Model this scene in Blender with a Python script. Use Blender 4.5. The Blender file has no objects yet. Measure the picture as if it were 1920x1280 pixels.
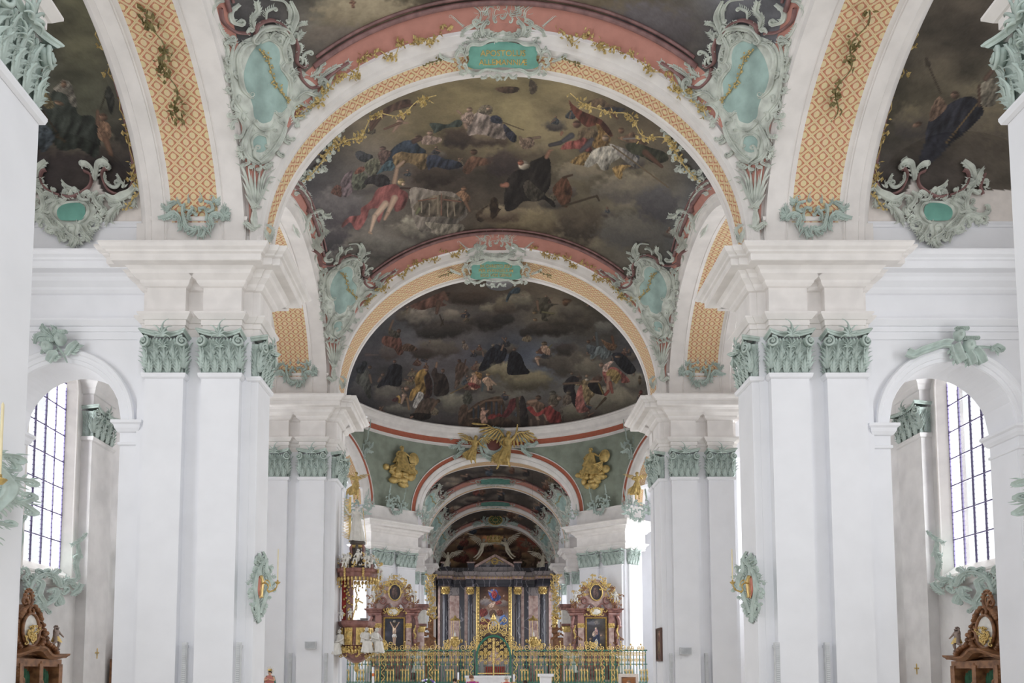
import bpy, math, random
import numpy as np
from mathutils import Vector
C = bpy.context.scene.collection
PI = math.pi

# ---------------------------------------------------------------- camera, sky, light, exposure
EYE = np.array([-0.506, 0.0, 1.7])
TILT = 0.0756; FPX = 1500.0; PX0, PY0 = 908.5, 1147.35
cam_d = bpy.data.cameras.new('camera'); cam = bpy.data.objects.new('camera', cam_d); C.objects.link(cam)
cam.location = EYE; cam.rotation_euler = (PI/2 + TILT, 0, 0)
cam_d.sensor_width = 36; cam_d.lens = 36*FPX/1920
cam_d.shift_x = -(PX0-960)/1920.0; cam_d.shift_y = (PY0-640)/1920.0
cam_d.clip_end = 400
bpy.context.scene.camera = cam
world = bpy.data.worlds.new('overcast_sky'); bpy.context.scene.world = world
world.use_nodes = True
world.node_tree.nodes['Background'].inputs[0].default_value = (0.93, 0.96, 1.0, 1)
world.node_tree.nodes['Background'].inputs[1].default_value = 1.0
vs = bpy.context.scene.view_settings
vs.view_transform = 'Standard'; vs.look = 'None'; vs.exposure = 0.16; vs.gamma = 1.0; vs.use_curve_mapping = False
bpy.context.scene.cycles.use_denoising = True
bpy.context.scene.cycles.max_bounces = 8
bpy.context.scene.cycles.diffuse_bounces = 6

def daylight(name, loc, rot, sx, sy, watts, col=(0.965, 0.98, 1.0)):
    l = bpy.data.lights.new(name, 'AREA'); l.shape = 'RECTANGLE'; l.size = sx; l.size_y = sy; l.energy = watts; l.color = col
    o = bpy.data.objects.new(name, l); C.objects.link(o); o.location = loc; o.rotation_euler = rot
    return o

# bay rhythm of the nave (metres, floor z=0, nave axis x=0)
PER = 10.34; Y1 = 19.0
WIN_Y = [3.9, 14.2, 24.45, 30.7, 39.0, 54.0, 61.5, 70.5, 79.0]
for wy in WIN_Y:
    for s in (-1, 1):
        daylight('window_daylight', (s*14.5, wy, 8.0), (0, s*PI/2, 0), 6.6, 2.2, 190 if wy < 10 else 280 if wy < 20 else 520 if wy < 28 else 950)
# light of the domed hall and of the unseen west end
for s in (-1, 1):
    daylight('rotunda_daylight', (s*15.5, 46.5, 8.5), (0, s*PI/2, 0), 8, 9, 1050)
daylight('west_window_daylight', (0, -16, 9.5), (PI/2, 0, 0), 15, 12, 1400)

# ---------------------------------------------------------------- materials
def srgb(c):
    c = [x/255.0 for x in c]
    return tuple((x/12.92 if x <= 0.04045 else ((x+0.055)/1.055)**2.4) for x in c) + (1,)
def srgbn(a):
    a = np.asarray(a, float)/255.0
    return np.where(a <= 0.04045, a/12.92, ((a+0.055)/1.055)**2.4)
MAT = {}
def mat(name, col, rough=0.7, metal=0.0, noise=0.06, scale=6.0, bump=0.0, col2=None, alpha=None, coord='Object'):
    if name in MAT: return MAT[name]
    m = bpy.data.materials.new(name); m.use_nodes = True; MAT[name] = m
    nt = m.node_tree; b = nt.nodes['Principled BSDF']
    b.inputs['Roughness'].default_value = rough; b.inputs['Metallic'].default_value = metal
    tc = nt.nodes.new('ShaderNodeTexCoord'); n = nt.nodes.new('ShaderNodeTexNoise'); n.inputs['Scale'].default_value = scale
    n.inputs['Detail'].default_value = 6
    nt.links.new(tc.outputs[coord], n.inputs['Vector'])
    r = nt.nodes.new('ShaderNodeMix'); r.data_type = 'RGBA'
    c1 = srgb(col)
    if col2 is not None:
        c2 = srgb(col2)
    else:
        c2 = tuple(x*(1-noise*2.2) for x in c1[:3]) + (1,)
    r.inputs[6].default_value = c1; r.inputs[7].default_value = c2
    mr = nt.nodes.new('ShaderNodeMapRange'); mr.inputs[1].default_value = 0.38; mr.inputs[2].default_value = 0.68
    nt.links.new(n.outputs['Fac'], mr.inputs[0]); nt.links.new(mr.outputs[0], r.inputs[0])
    nt.links.new(r.outputs[2], b.inputs['Base Color'])
    if bump:
        bp = nt.nodes.new('ShaderNodeBump'); bp.inputs['Strength'].default_value = bump; bp.inputs['Distance'].default_value = 0.02
        nt.links.new(n.outputs['Fac'], bp.inputs['Height']); nt.links.new(bp.outputs[0], b.inputs['Normal'])
    return m
WHITE = mat('white_plaster', (233, 234, 238), 0.8, noise=0.02, scale=1.3)
WARM = mat('warm_white_plaster', (230, 226, 223), 0.8, noise=0.05, scale=2.0)
GREYWALL = mat('aisle_plaster', (222, 220, 219), 0.85, noise=0.09, scale=1.1)
GREEN = mat('celadon_stucco', (186, 201, 194), 0.55, noise=0.12, scale=5)
PALE = mat('pale_green_stucco', (208, 214, 205), 0.55, noise=0.16, scale=4)
TURQ = mat('turquoise_field', (164, 190, 184), 0.7, noise=0.16, scale=2.2)
DTURQ = mat('deep_turquoise_field', (112, 168, 154), 0.7, noise=0.1, scale=3)
PINK = mat('brick_pink_stucco', (184, 130, 118), 0.7, noise=0.15, scale=2.5)
PURPLE = mat('dull_purple_moulding', (140, 104, 102), 0.5, noise=0.2, scale=4)
GOLD = mat('gilding', (226, 196, 126), 0.38, metal=0.6, noise=0.2, scale=9)
OCHRE = mat('matt_gold_stucco', (212, 184, 118), 0.5, metal=0.25, noise=0.2, scale=5)
LEAFGOLD = mat('vine_gold', (214, 190, 128), 0.6, metal=0.1, noise=0.25, scale=20)
OLIVE = mat('olive_garland', (132, 122, 76), 0.6, noise=0.25, scale=20)

# ---------------------------------------------------------------- mesh helpers
class MB:
    def __init__(s): s.v = []; s.f = []; s.n = 0
    def add(s, v, f):
        v = np.asarray(v, float).reshape(-1, 3); k = s.n
        s.v.append(v); s.n += len(v)
        s.f.extend([[i+k for i in q] for q in f])
        return s
    def box(s, x0, x1, y0, y1, z0, z1):
        return s.add([(x0,y0,z0),(x1,y0,z0),(x1,y1,z0),(x0,y1,z0),(x0,y0,z1),(x1,y0,z1),(x1,y1,z1),(x0,y1,z1)],
                     [(0,3,2,1),(4,5,6,7),(0,1,5,4),(1,2,6,5),(2,3,7,6),(3,0,4,7)])
    def grid(s, P, closeu=False, closev=False):
        P = np.asarray(P, float); a, b = P.shape[:2]; f = []
        for i in range(a if closeu else a-1):
            i2 = (i+1) % a
            for j in range(b if closev else b-1):
                j2 = (j+1) % b
                f.append((i*b+j, i2*b+j, i2*b+j2, i*b+j2))
        return s.add(P.reshape(-1, 3), f)
    def lathe(s, prof, cx=0, cy=0, n=16, a0=0, a1=2*PI, sx=1, sy=1):
        full = abs(a1-a0-2*PI) < 1e-6
        t = np.linspace(a0, a1, n, endpoint=not full)
        P = np.array([[(cx+sx*r*math.cos(q), cy+sy*r*math.sin(q), z) for r, z in prof] for q in t])
        return s.grid(P, closeu=full)
    def prism(s, poly, z0, z1):
        n = len(poly)
        v = [(x, y, z0) for x, y in poly]+[(x, y, z1) for x, y in poly]
        f = [(i, (i+1) % n, n+(i+1) % n, n+i) for i in range(n)]
        f += [tuple(range(n))[::-1], tuple(range(n, 2*n))]
        return s.add(v, f)
    def tube(s, pts, rad, n=8, closed=False, flat=1.0):
        pts = np.asarray(pts, float); m = len(pts)
        rad = np.full(m, rad) if np.isscalar(rad) else np.asarray(rad, float)
        T = np.gradient(pts, axis=0) if not closed else np.roll(pts, -1, 0)-np.roll(pts, 1, 0)
        T /= np.linalg.norm(T, axis=1)[:, None]+1e-9
        up = np.array([0, 0, 1.0]) if abs(T[0][2]) < 0.9 else np.array([1.0, 0, 0])
        N = np.cross(T, up); 
        for i in range(m):
            if i and np.dot(N[i], N[i-1]) < 0: N[i] = -N[i]
            if np.linalg.norm(N[i]) < 0.15: N[i] = N[i-1]
        N /= np.linalg.norm(N, axis=1)[:, None]+1e-9
        B = np.cross(T, N)
        a = np.arange(n)*2*PI/n
        P = pts[:, None]+rad[:, None, None]*(np.cos(a)[None, :, None]*N[:, None]+flat*np.sin(a)[None, :, None]*B[:, None])
        s.grid(P, closeu=closed, closev=True)
        if not closed:
            k = s.n-m*n
            s.f.append([k+i for i in range(n)][::-1]); s.f.append([k+(m-1)*n+i for i in range(n)])
        return s
    def blob(s, c, r, n=8, m=6):
        r = (r, r, r) if np.isscalar(r) else r
        th = np.linspace(0, PI, m+1)
        P = np.array([[(c[0]+r[0]*math.sin(b)*math.cos(a), c[1]+r[1]*math.sin(b)*math.sin(a), c[2]+r[2]*math.cos(b)) for b in th]
                      for a in np.arange(n)*2*PI/n])
        return s.grid(P, closeu=True)
    def mesh(s, name, m, smooth=False):
        me = bpy.data.meshes.new(name)
        v = np.concatenate(s.v) if s.v else np.zeros((0, 3))
        me.from_pydata(v.tolist(), [], s.f)
        if m is not None: me.materials.append(m)
        if smooth:
            me.shade_smooth()
            if smooth == 'auto': me.set_sharp_from_angle(angle=math.radians(38))
        return me
    def build(s, name, m, parent=None, smooth=False):
        return link(name, s.mesh(name, m, smooth), parent)
def link(name, me, parent=None, loc=None, rot=None, scale=None):
    o = bpy.data.objects.new(name, me); C.objects.link(o)
    if parent is not None: o.parent = parent
    if loc is not None: o.location = loc
    if rot is not None: o.rotation_euler = rot
    if scale is not None: o.scale = scale
    return o
def tag(o, label, cat, group=None, kind=None):
    if label: o['label'] = label
    if cat: o['category'] = cat
    if group: o['group'] = group
    if kind: o['kind'] = kind
    return o
def thing(name, label, cat, loc=(0, 0, 0), group=None, kind=None, scale=None):
    o = bpy.data.objects.new(name, None); C.objects.link(o); o.location = loc; o.empty_display_size = 0.2
    if scale is not None: o.scale = scale
    return tag(o, label, cat, group, kind)
KIDS = {}
def kids(o):
    return [c for c in C.objects if c.parent == o]
def dup(root, label=None, offset=(0, 0, 0), flip=False, group=None):
    """copy of a thing with its parts and sub-parts; flip mirrors it across the nave axis x=0"""
    r = root.copy(); C.objects.link(r)
    L = root.location
    if flip:
        r.location = (-L[0]+offset[0], L[1]+offset[1], L[2]+offset[2]); r.scale = (-root.scale[0], root.scale[1], root.scale[2])
    else:
        r.location = (L[0]+offset[0], L[1]+offset[1], L[2]+offset[2])
    if label: r['label'] = label
    if group: r['group'] = group
    ch = CH()
    def rec(a, b):
        for c in ch.get(a.name, ()):
            d = c.copy(); C.objects.link(d); d.parent = b; rec(c, d)
    rec(root, r)
    return r
def CH():
    ch = {}
    for c in C.objects:
        if c.parent: ch.setdefault(c.parent.name, []).append(c)
    return ch

def offset_poly(poly, d, closed=True):
    """mitred outward offset of a counter-clockwise polygon (or open line, offset to its right)"""
    P = np.asarray(poly, float); n = len(P); out = []
    for i in range(n):
        if closed or 0 < i < n-1:
            a = P[i]-P[i-1]; b = P[(i+1) % n]-P[i]
        elif i == 0: a = b = P[1]-P[0]
        else: a = b = P[-1]-P[-2]
        a = a/np.linalg.norm(a); b = b/np.linalg.norm(b)
        na = np.array([a[1], -a[0]]); nb = np.array([b[1], -b[0]])
        m = na+nb; m = m/ max(1e-6, np.dot(m, na)); 
        out.append(P[i]+d*m)
    return np.array(out)
def sweep_plan(mb, poly, prof, closed=True):
    rows = []
    for d, z in prof:
        q = offset_poly(poly, d+.004, closed)
        rows.append(np.column_stack([q, np.full(len(q), z)]))
    mb.grid(np.array(rows).transpose(1, 0, 2), closeu=closed)
    if closed:
        n = len(poly)
        for d, z, rev in ((prof[0][0], prof[0][1], 1), (prof[-1][0], prof[-1][1], 0)):
            q = offset_poly(poly, d, True); mb.add([(x, y, z) for x, y in q], [tuple(range(n))[::-1] if rev else tuple(range(n))])
    return mb
# ---------------------------------------------------------------- piers
ENT_LOW = [(0,9.98),(0,10.17),(.03,10.175),(.03,10.30),(.07,10.305),(.10,10.34),(.17,10.42),(.17,10.46),(0,10.50),(0,11.12)]
ENT_BED = [(0,11.12),(.06,11.14),(.12,11.2),(.14,11.26),(.28,11.36)]
ENT_TOP = [(.14,11.30),(.28,11.36),(.32,11.44),(.40,11.50),(.62,11.50),(.64,11.52),(.64,11.66),(.70,11.68),(.72,11.72),(.80,11.76),(.85,11.82),(.85,11.87),(0,11.88)]
def pilaster_shaft(mb, x0, x1, y0, y1):
    mb.box(x0, x1, y0, y1, 0.9, 8.86)
    # plinth and base mouldings
    poly = [(x0, y0), (x1, y0), (x1, y1), (x0, y1)]
    sweep_plan(mb, poly, [(.10,0),(.10,.55),(.12,.56),(.12,.7),(.06,.76),(.08,.84),(.02,.9),(0,.92)])
    sweep_plan(mb, poly, [(0,8.84),(.05,8.87),(.07,8.93),(.07,8.965),(0,8.975)])

# ---- capital: celadon Corinthian capital with leaves, volutes and a flame
def leaf_mesh(name, w, h, curl):
    """acanthus leaf standing in the xz-plane, facing -y: a fan of curling lobes around a ribbed stem"""
    mb = MB()
    def blade(x0, z0, ang, L, bw, bend, out, tip):
        n = 7; t = np.linspace(0, 1, n); a = ang+bend*t*t; x = x0+np.concatenate([[0], np.cumsum(np.sin(a[:-1]))])*L/(n-1); z = z0+np.concatenate([[0], np.cumsum(np.cos(a[:-1]))])*L/(n-1)
        y = -.03-out*np.sin(t*PI*.6)-tip*np.maximum(0, t-.6)**2*6; W = bw*np.sin(PI*np.clip(t*.78+.24, 0, 1)); W[-1] = bw*.1
        dx, dz = np.cos(a), -np.sin(a); rows = [[(x[i]+q*W[i]*dx[i], y[i]+d*bw, z[i]+q*W[i]*dz[i]) for q, d in ((-1, .35), (-.5, -.35), (0, .1), (.5, -.35), (1, .35))] for i in range(n)]
        mb.grid(rows)
    blade(0, 0, 0, h, w*.17, 0, .05, curl)
    for s in (-1, 1):
        for z0, an, L, bw, bd in ((.02, .5, .42, .12, .7), (.2, .45, .42, .13, 1.0), (.42, .4, .38, .12, 1.3), (.6, .35, .30, .1, 1.7)):
            blade(s*w*.06, z0*h, s*an, L*h*.9+w*.06, bw*w*1.05, s*bd, .035, curl*.5)
    return mb.mesh(name, GREEN, True)
LEAF_A = leaf_mesh('acanthus_leaf', .27, .40, .10)
LEAF_B = leaf_mesh('acanthus_leaf', .30, .62, .12)
def spiral_pts(r, turns, n, a0=0, sgn=1, k=0.85):
    t = np.linspace(0, 1, n); a = a0+sgn*turns*2*PI*t; rr = r*(1-k*t)
    return np.column_stack([rr*np.cos(a), rr*np.sin(a)])
def volute_mesh():
    mb = MB(); p = spiral_pts(.135, 1.7, 30, a0=PI*.5, sgn=-1)
    P = np.column_stack([p[:, 0], -0.03-0.05*np.linspace(0, 1, 30), p[:, 1]])
    mb.tube(P, np.linspace(.034, .02, 30), 6)
    mb.blob((0, -.08, 0), .035, 6, 4)
    mb.lathe([(0, -.02), (.12, -.02), (.12, .06), (0, .06)], n=12)
    v = mb.v[-1]; v[:, [1, 2]] = v[:, [2, 1]]   # disc faces -y
    return mb.mesh('volute', GREEN, True)
VOL = volute_mesh()
def flame_mesh():
    mb = MB()
    for a, l, s in ((-.9, .2, -1), (-.4, .3, -1), (0, .38, 1), (.45, .28, 1), (.9, .2, 1), (1.5, .16, 1), (-1.5, .16, -1)):
        t = np.linspace(0, 1, 7)
        ang = a+s*.9*t*t
        x = np.cumsum(np.sin(ang))*l/7; z = np.cumsum(np.cos(ang))*l/7
        mb.tube(np.column_stack([x, -.05-.06*np.sin(t*PI), z-.12]), .034*(1.02-t)**.7+.004, 5, flat=.6)
    mb.lathe([(.0, 0), (.07, 0), (.09, .03), (.04, .05)], n=10); v = mb.v[-1]; v[:, [1, 2]] = v[:, [2, 1]]; v[:, 1] *= -1; v[:, 2] += -.02
    return mb.mesh('flame', GREEN, True)
FLAME = flame_mesh()
def bell_mesh(w, d):
    mb = MB()
    def ring(wx, dy, z): return [(-wx/2, 0, z), (-wx/2, -dy, z), (wx/2, -dy, z), (wx/2, 0, z)]
    rows = [ring(w, d, 0), ring(w*.99, d, .5), ring(w*1.05, d+.03, .72), ring(w*1.1, d+.06, .78), ring(w*1.1, d+.06, .83)]
    mb.grid(np.array(rows).transpose(1, 0, 2))
    # egg-and-dart echinus
    for k in range(9):
        mb.blob((-w*.38+k*w*.095, -d-.07, .82), (.03, .03, .05), 6, 4)
    # concave abacus, horned at the corners
    t = np.linspace(-1, 1, 13); rr = []
    for z, g in ((.885, 0), (.91, .02), (.93, .02), (.95, .055), (.975, .06)):
        row = [(-w*.56-g, .02, z)]
        row += [((w*.56+g)*q, -d-g-.06-.13*q*q, z+.06*q*q) for q in t]
        row += [(w*.56+g, .02, z)]
        rr.append(row)
    rr.append([(x*.95, y*.9, z+.03) for x, y, z in rr[-1]])
    mb.grid(np.array(rr).transpose(1, 0, 2))
    top = rr[-1]; mb.add(top, [tuple(range(len(top)))])
    return mb.mesh('capital_bell', GREEN, False)
BELLS = {}
def capital(parent, x, y, z, w, d, rz, detail=2, h=1.07, name='capital'):
    """capital of a pilaster whose face is centred on (x,y) and looks along rz"""
    key = (round(w, 2), round(d, 2))
    if key not in BELLS: BELLS[key] = bell_mesh(w, d)
    c = link(name, BELLS[key], parent, (x, y, z), (0, 0, rz))
    if detail == 0: return c
    n = 4
    for k in range(n):
        link('acanthus_leaf', LEAF_A, c, (-w/2+w*(k+.5)/n, -d-.01, .0), scale=(w/n/.25, 1, 1))
    for k in range(n+1):
        xx = -w/2+w*k/n
        link('acanthus_leaf', LEAF_B, c, (xx, -d+.01, .12), (0, 0, -.5 if k == 0 else .5 if k == n else 0), scale=(w/n/.25*.95, 1, 1.02))
    for s in (-1, 1):
        link('acanthus_leaf', LEAF_A, c, (s*(w/2-.01), -d*.5, 0), (0, 0, s*PI/2), scale=(.7, 1, 1)); link('acanthus_leaf', LEAF_B, c, (s*(w/2-.01), -d*.5, .2), (0, 0, s*PI/2), scale=(.6, 1, 1))
        link('volute', VOL, c, (s*(w/2+.0), -d-.09, .76), (0, 0, s*.35), scale=(-s, 1, 1))
        link('acanthus_leaf', LEAF_A, c, (s*w*.17, -d-.02, .46), (0, s*.35, 0), scale=(.55, .8, .8))
    link('flame', FLAME, c, (0, -d-.12, 1.02), scale=(1.25, 1, 1.25))
    link('flame', FLAME, c, (0, -d-.02, .72), scale=(.8, 1, .8))
    return c

XA, XB, XC_, XD = -6.475, -7.406, -7.843, -8.786
def make_pier(yf, back, label, second=False, detail=2):
    """left-hand pier (x<0); built in world coordinates around an Empty at its foot"""
    X0, Y0_ = -7.5, yf+.8
    p = thing('church_pier', label, 'pier', (X0, Y0_, 0))
    def B(mb, name, m, sm=False, par=None):
        for v in mb.v: v[:, 0] -= X0; v[:, 1] -= Y0_
        return mb.build(name, m, par or p, sm)
    cf = yf+.22; cb = back-.2; cn = -6.26; ca = -8.95
    B(MB().box(ca, cn, cf, cb, 0, 10.0).box(ca+.02, cn-.02, cf+.02, cb-.02, 10, 11.87).box(-9.4, ca+.1, cf+.5, cb-.1, 9.9, 11.9), 'core', WHITE)
    for x0, x1 in ((XB, XA), (XD, XC_)):
        m = MB(); pilaster_shaft(m, x0, x1, yf, cf+.05); B(m, 'pilaster', WHITE)
        m = MB(); pilaster_shaft(m, x0, x1, cb-.05, back); B(m, 'pilaster', WHITE)
    ny = [(yf+.24, yf+1.28)] + ([(yf+1.5, back-.1)] if second else [])
    for a, b in ny:
        m = MB(); pilaster_shaft(m, cn-.05, -6.08, a, b); B(m, 'pilaster', WHITE)
        capital(p, cn-X0, (a+b)/2-Y0_, 8.97, b-a-.06, .18, PI/2, detail)
    for x0, x1 in ((XB, XA), (XD, XC_)):
        capital(p, (x0+x1)/2-X0, cf-Y0_, 8.97, x1-x0-.04, .22, 0, detail)
    # entablature, broken forward over every pilaster
    aa = ca-.0
    low = [(aa, cf), (XD, cf), (XD, yf), (XC_, yf), (XC_, cf), (XB, cf), (XB, yf), (XA, yf), (XA, cf), (cn, cf)]
    for a, b in ny: low += [(cn, a), (-6.08, a), (-6.08, b), (cn, b)]
    low += [(cn, cb), (XA, cb), (XA, back), (XB, back), (XB, cb), (XC_, cb), (XC_, back), (XD, back), (XD, cb), (aa, cb)]
    low2 = []
    for q in low:
        if not low2 or (abs(low2[-1][0]-q[0])+abs(low2[-1][1]-q[1])) > 1e-4: low2.append(q)
    m = MB(); sweep_plan(m, low2, ENT_LOW); sweep_plan(m, low2, ENT_BED); B(m, 'entablature', WARM)
    top = [(aa, cf-.05), (XD, cf-.05), (XD, yf), (XA, yf), (XA, cf-.02), (cn, cf-.02), (cn, ny[0][0]), (-6.08, ny[0][0]), (-6.08, ny[-1][1]), (cn, ny[-1][1]), (cn, cb+.02), (XA, cb+.02), (XA, back), (XD, back), (XD, cb+.05), (aa, cb+.05)]
    m = MB(); sweep_plan(m, top, ENT_TOP); B(m, 'cornice', WARM)
    # pedestal block over the cornice that carries the arches
    m = MB().box(-8.72, -6.42, yf+.02, back-.02, 11.85, 12.86)
    sweep_plan(m, [(-8.72, yf+.02), (-6.42, yf+.02), (-6.42, back-.02), (-8.72, back-.02)], [(0,12.84),(.03,12.85),(.05,12.9),(.05,12.94),(0,12.95)])
    m.box(-6.44, -6.08, yf+.16, back-.16, 11.85, 12.55)
    m.box(-9.15, -8.7, yf+.1, back-.1, 11.85, 12.84)
    B(m, 'pedestal', WARM)
    return p
YF = [Y1-PER, Y1, Y1+PER]
piers = []
WH = ['nearest', 'middle', 'far']
for i, yf in enumerate(YF):
    back = yf+(1.45 if i < 2 else 2.1)
    nm = ['left pier at the picture edge, only its inner side in view', 'white left pier with paired pilasters and a sconce on its nave side',
          'white left pier with paired pilasters behind the carved pulpit'][i]
    p = make_pier(yf, back, nm, second=(i == 2)); piers.append(p)
    if i == 0: p.location.x -= .25
    dup(p, ['right pier at the picture edge, only its inner side in view', 'white right pier with paired pilasters and a sconce on its nave side',
            'white right pier with a small framed painting on its nave side'][i], flip=True)

# ---------------------------------------------------------------- arches between the piers
def lattice_mat():
    m = bpy.data.materials.new('painted_lattice'); m.use_nodes = True; nt = m.node_tree; N = nt.nodes; L = nt.links
    b = N['Principled BSDF']; b.inputs['Roughness'].default_value = .75
    uv = N.new('ShaderNodeUVMap'); sp = N.new('ShaderNodeSeparateXYZ'); L.new(uv.outputs[0], sp.inputs[0])
    def M(op, a, b2=None, c=None):
        n = N.new('ShaderNodeMath'); n.operation = op
        for i, q in enumerate((a, b2, c)):
            if q is None: continue
            if isinstance(q, (int, float)): n.inputs[i].default_value = q
            else: L.new(q, n.inputs[i])
        return n.outputs[0]
    s, t = sp.outputs[0], sp.outputs[1]
    p = 0.29
    a = M('FRACT', M('ADD', M('DIVIDE', M('ADD', s, M('MULTIPLY', t, .8)), p), 40)); c = M('FRACT', M('ADD', M('DIVIDE', M('SUBTRACT', s, M('MULTIPLY', t, .8)), p), 40))
    da = M('ABSOLUTE', M('SUBTRACT', a, .5)); dc = M('ABSOLUTE', M('SUBTRACT', c, .5))
    bara = M('GREATER_THAN', da, .40); barc = M('GREATER_THAN', dc, .40)
    # a thin dark line along the middle of each bar
    la = M('GREATER_THAN', da, .488); lc = M('GREATER_THAN', dc, .488)
    bar = M('MAXIMUM', bara, barc)
    edge = M('MAXIMUM', M('MULTIPLY', M('GREATER_THAN', da, .39), M('LESS_THAN', da, .415)), M('MULTIPLY', M('GREATER_THAN', dc, .39), M('LESS_THAN', dc, .415)))
    # apple in each lozenge (local cross axes)
    q1 = M('SUBTRACT', a, .5); q2 = M('SUBTRACT', c, .5)
    up = M('ADD', q1, q2); sd = M('SUBTRACT', q1, q2)
    r = M('SQRT', M('ADD', M('POWER', M('MULTIPLY', up, .95), 2), M('POWER', M('MULTIPLY', sd, 1.12), 2)))
    ap = M('LESS_THAN', r, .43)
    ring = M('MULTIPLY', M('GREATER_THAN', r, .52), M('LESS_THAN', r, .55))
    stem = M('MULTIPLY', M('LESS_THAN', M('ABSOLUTE', sd), .035), M('GREATER_THAN', M('ABSOLUTE', up), .42))
    cream = M('MAXIMUM', M('MAXIMUM', bar, ap), M('MULTIPLY', M('MAXIMUM', ring, stem), .55))
    cream = M('MULTIPLY', cream, M('SUBTRACT', 1, M('MULTIPLY', M('MAXIMUM', la, lc), .55)))
    n = N.new('ShaderNodeTexNoise'); n.inputs['Scale'].default_value = 9; L.new(uv.outputs[0], n.inputs['Vector'])
    mx = N.new('ShaderNodeMix'); mx.data_type = 'RGBA'; mx.inputs[6].default_value = srgb((196, 126, 98)); mx.inputs[7].default_value = srgb((232, 212, 168))
    L.new(cream, mx.inputs[0])
    m2 = N.new('ShaderNodeMix'); m2.data_type = 'RGBA'; m2.blend_type = 'MULTIPLY'; m2.inputs[0].default_value = .25
    L.new(mx.outputs[2], m2.inputs[6]); L.new(n.outputs['Color'], m2.inputs[7]); L.new(m2.outputs[2], b.inputs['Base Color'])
    return m
LATT = lattice_mat()
def ellipse_path(a, h, zs, n, c=0.0, t0=0.0, t1=PI):
    t = np.linspace(t0, t1, n)
    P = np.column_stack([c-a*np.cos(t), zs+h*np.sin(t)])
    Nn = np.column_stack([-np.cos(t)/a, np.sin(t)/h]); Nn /= np.linalg.norm(Nn, axis=1)[:, None]
    return P, Nn
def arch_sweep(mb, a, h, zs, prof, n=56, c=0.0, axis='x', base=None):
    """prof = [(outward offset, position across)]; axis 'x' spans in x, 'y' spans in y"""
    P, Nn = ellipse_path(a, h, zs, n, c)
    rows = []
    for i in range(n):
        row = []
        for d, w in prof:
            u, z = P[i]+Nn[i]*d
            row.append((u, w, z) if axis == 'x' else (w, u, z))
        if base is not None and i in (0, n-1): pass
        rows.append(row)
    if base is not None:   # stilt down to the pedestal
        rows = [[(x, y, base) for x, y, z in rows[0]]]+rows+[[(x, y, base) for x, y, z in rows[-1]]]
    mb.grid(rows)
def uv_panel(name, a, h, zs, d, w0, w1, n, c, axis, parent, m=None, t0=0.0, t1=PI):
    P, Nn = ellipse_path(a, h, zs, n, c, t0, t1); Q = P+Nn*d
    s = np.concatenate([[0], np.cumsum(np.linalg.norm(np.diff(Q, axis=0), axis=1))]); s -= s[-1]/2
    me = bpy.data.meshes.new(name); v = []; f = []; uvs = []
    for i in range(n):
        for w in (w0, w1):
            v.append((Q[i][0], w, Q[i][1]) if axis == 'x' else (w, Q[i][0], Q[i][1])); uvs.append((s[i], w-(w0+w1)/2))
    for i in range(n-1): f.append((2*i, 2*i+1, 2*i+3, 2*i+2))
    me.from_pydata(v, [], f); me.materials.append(m or LATT)
    ul = me.uv_layers.new(name='UVMap')
    for l in me.loops: ul.data[l.index].uv = uvs[l.vertex_index]
    me.shade_smooth()
    return link(name, me, parent)
AW, AH, AZ = 6.05, 5.2, 12.4
def transverse_arch(y0, y1, label):
    t = thing('transverse_arch', label, 'arch', (0, 0, 0))
    m = MB(); arch_sweep(m, AW, AH, AZ, [(.30,y0-.02),(.27,y0-.04),(.25,y0-.02),(.14,y0+.03),(.10,y0+.09),(.03,y0+.10),(0,y0+.11),(0,y0+.29),(.02,y0+.30),(.02,y0+.32),(0,y0+.33),(.03,y0+.34),(.04,y0+.40)], base=11.9)
    m.build('near_moulding', WARM, t, 'auto')
    m = MB(); arch_sweep(m, AW, AH, AZ, [(.04,y1-.30),(.03,y1-.24),(0,y1-.23),(.02,y1-.22),(.02,y1-.2),(0,y1-.19),(0,y1-.02),(.10,y1),(.3,y1+.02)], base=11.9)
    m.build('far_moulding', WARM, t, 'auto')
    uv_panel('lattice_panel', AW, AH, AZ, .04, y0+.39, y1-.29, 90, 0, 'x', t)
    return t
transverse_arch(Y1+.12, Y1+1.28, 'nearer round nave arch with lattice soffit, inscribed tablet at its crown')
transverse_arch(Y1+PER+.12, Y1+PER+1.95, 'second round nave arch framing the dark dome painting')
LB = 4.45; LH = 3.55; LZ = 12.4
def long_arch(yc, b, label):
    t = thing('arcade_arch', label, 'arch', (0, 0, 0))
    m = MB(); arch_sweep(m, b, LH, LZ, [(.45,-6.32),(.3,-6.30),(.28,-6.34),(.2,-6.36),(.16,-6.42),(0,-6.45),(0,-6.92),(.02,-6.93),(.02,-6.96),(0,-6.97),(.03,-7.02),(.05,-7.1)], axis='y', c=yc, base=12.0)
    m.build('nave_moulding', WARM, t, 'auto')
    m = MB(); arch_sweep(m, b, LH, LZ, [(.05,-8.25),(.03,-8.33),(0,-8.36),(.02,-8.38),(.02,-8.41),(0,-8.42),(0,-8.72),(.06,-8.76),(.06,-8.9),(.14,-9.0),(.30,-9.1),(.5,-9.15)], axis='y', c=yc, base=12.0)
    m.build('aisle_moulding', WARM, t, 'auto')
    uv_panel('lattice_panel', b, LH, LZ, .05, -7.08, -8.27, 80, yc, 'y', t)
    return t
BAYA = ((Y1-PER+1.45+Y1)/2, (PER-1.45)/2)     # centre and half length between piers 0 and 1
BAYB = ((Y1+1.45+Y1+PER)/2, (PER-1.45)/2)
a_ = long_arch(BAYA[0], BAYA[1], 'left arcade arch with lattice soffit, springing from the nearer pier towards the viewer')
dup(a_, 'right arcade arch with lattice soffit, springing from the nearer pier towards the viewer', flip=True)
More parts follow.
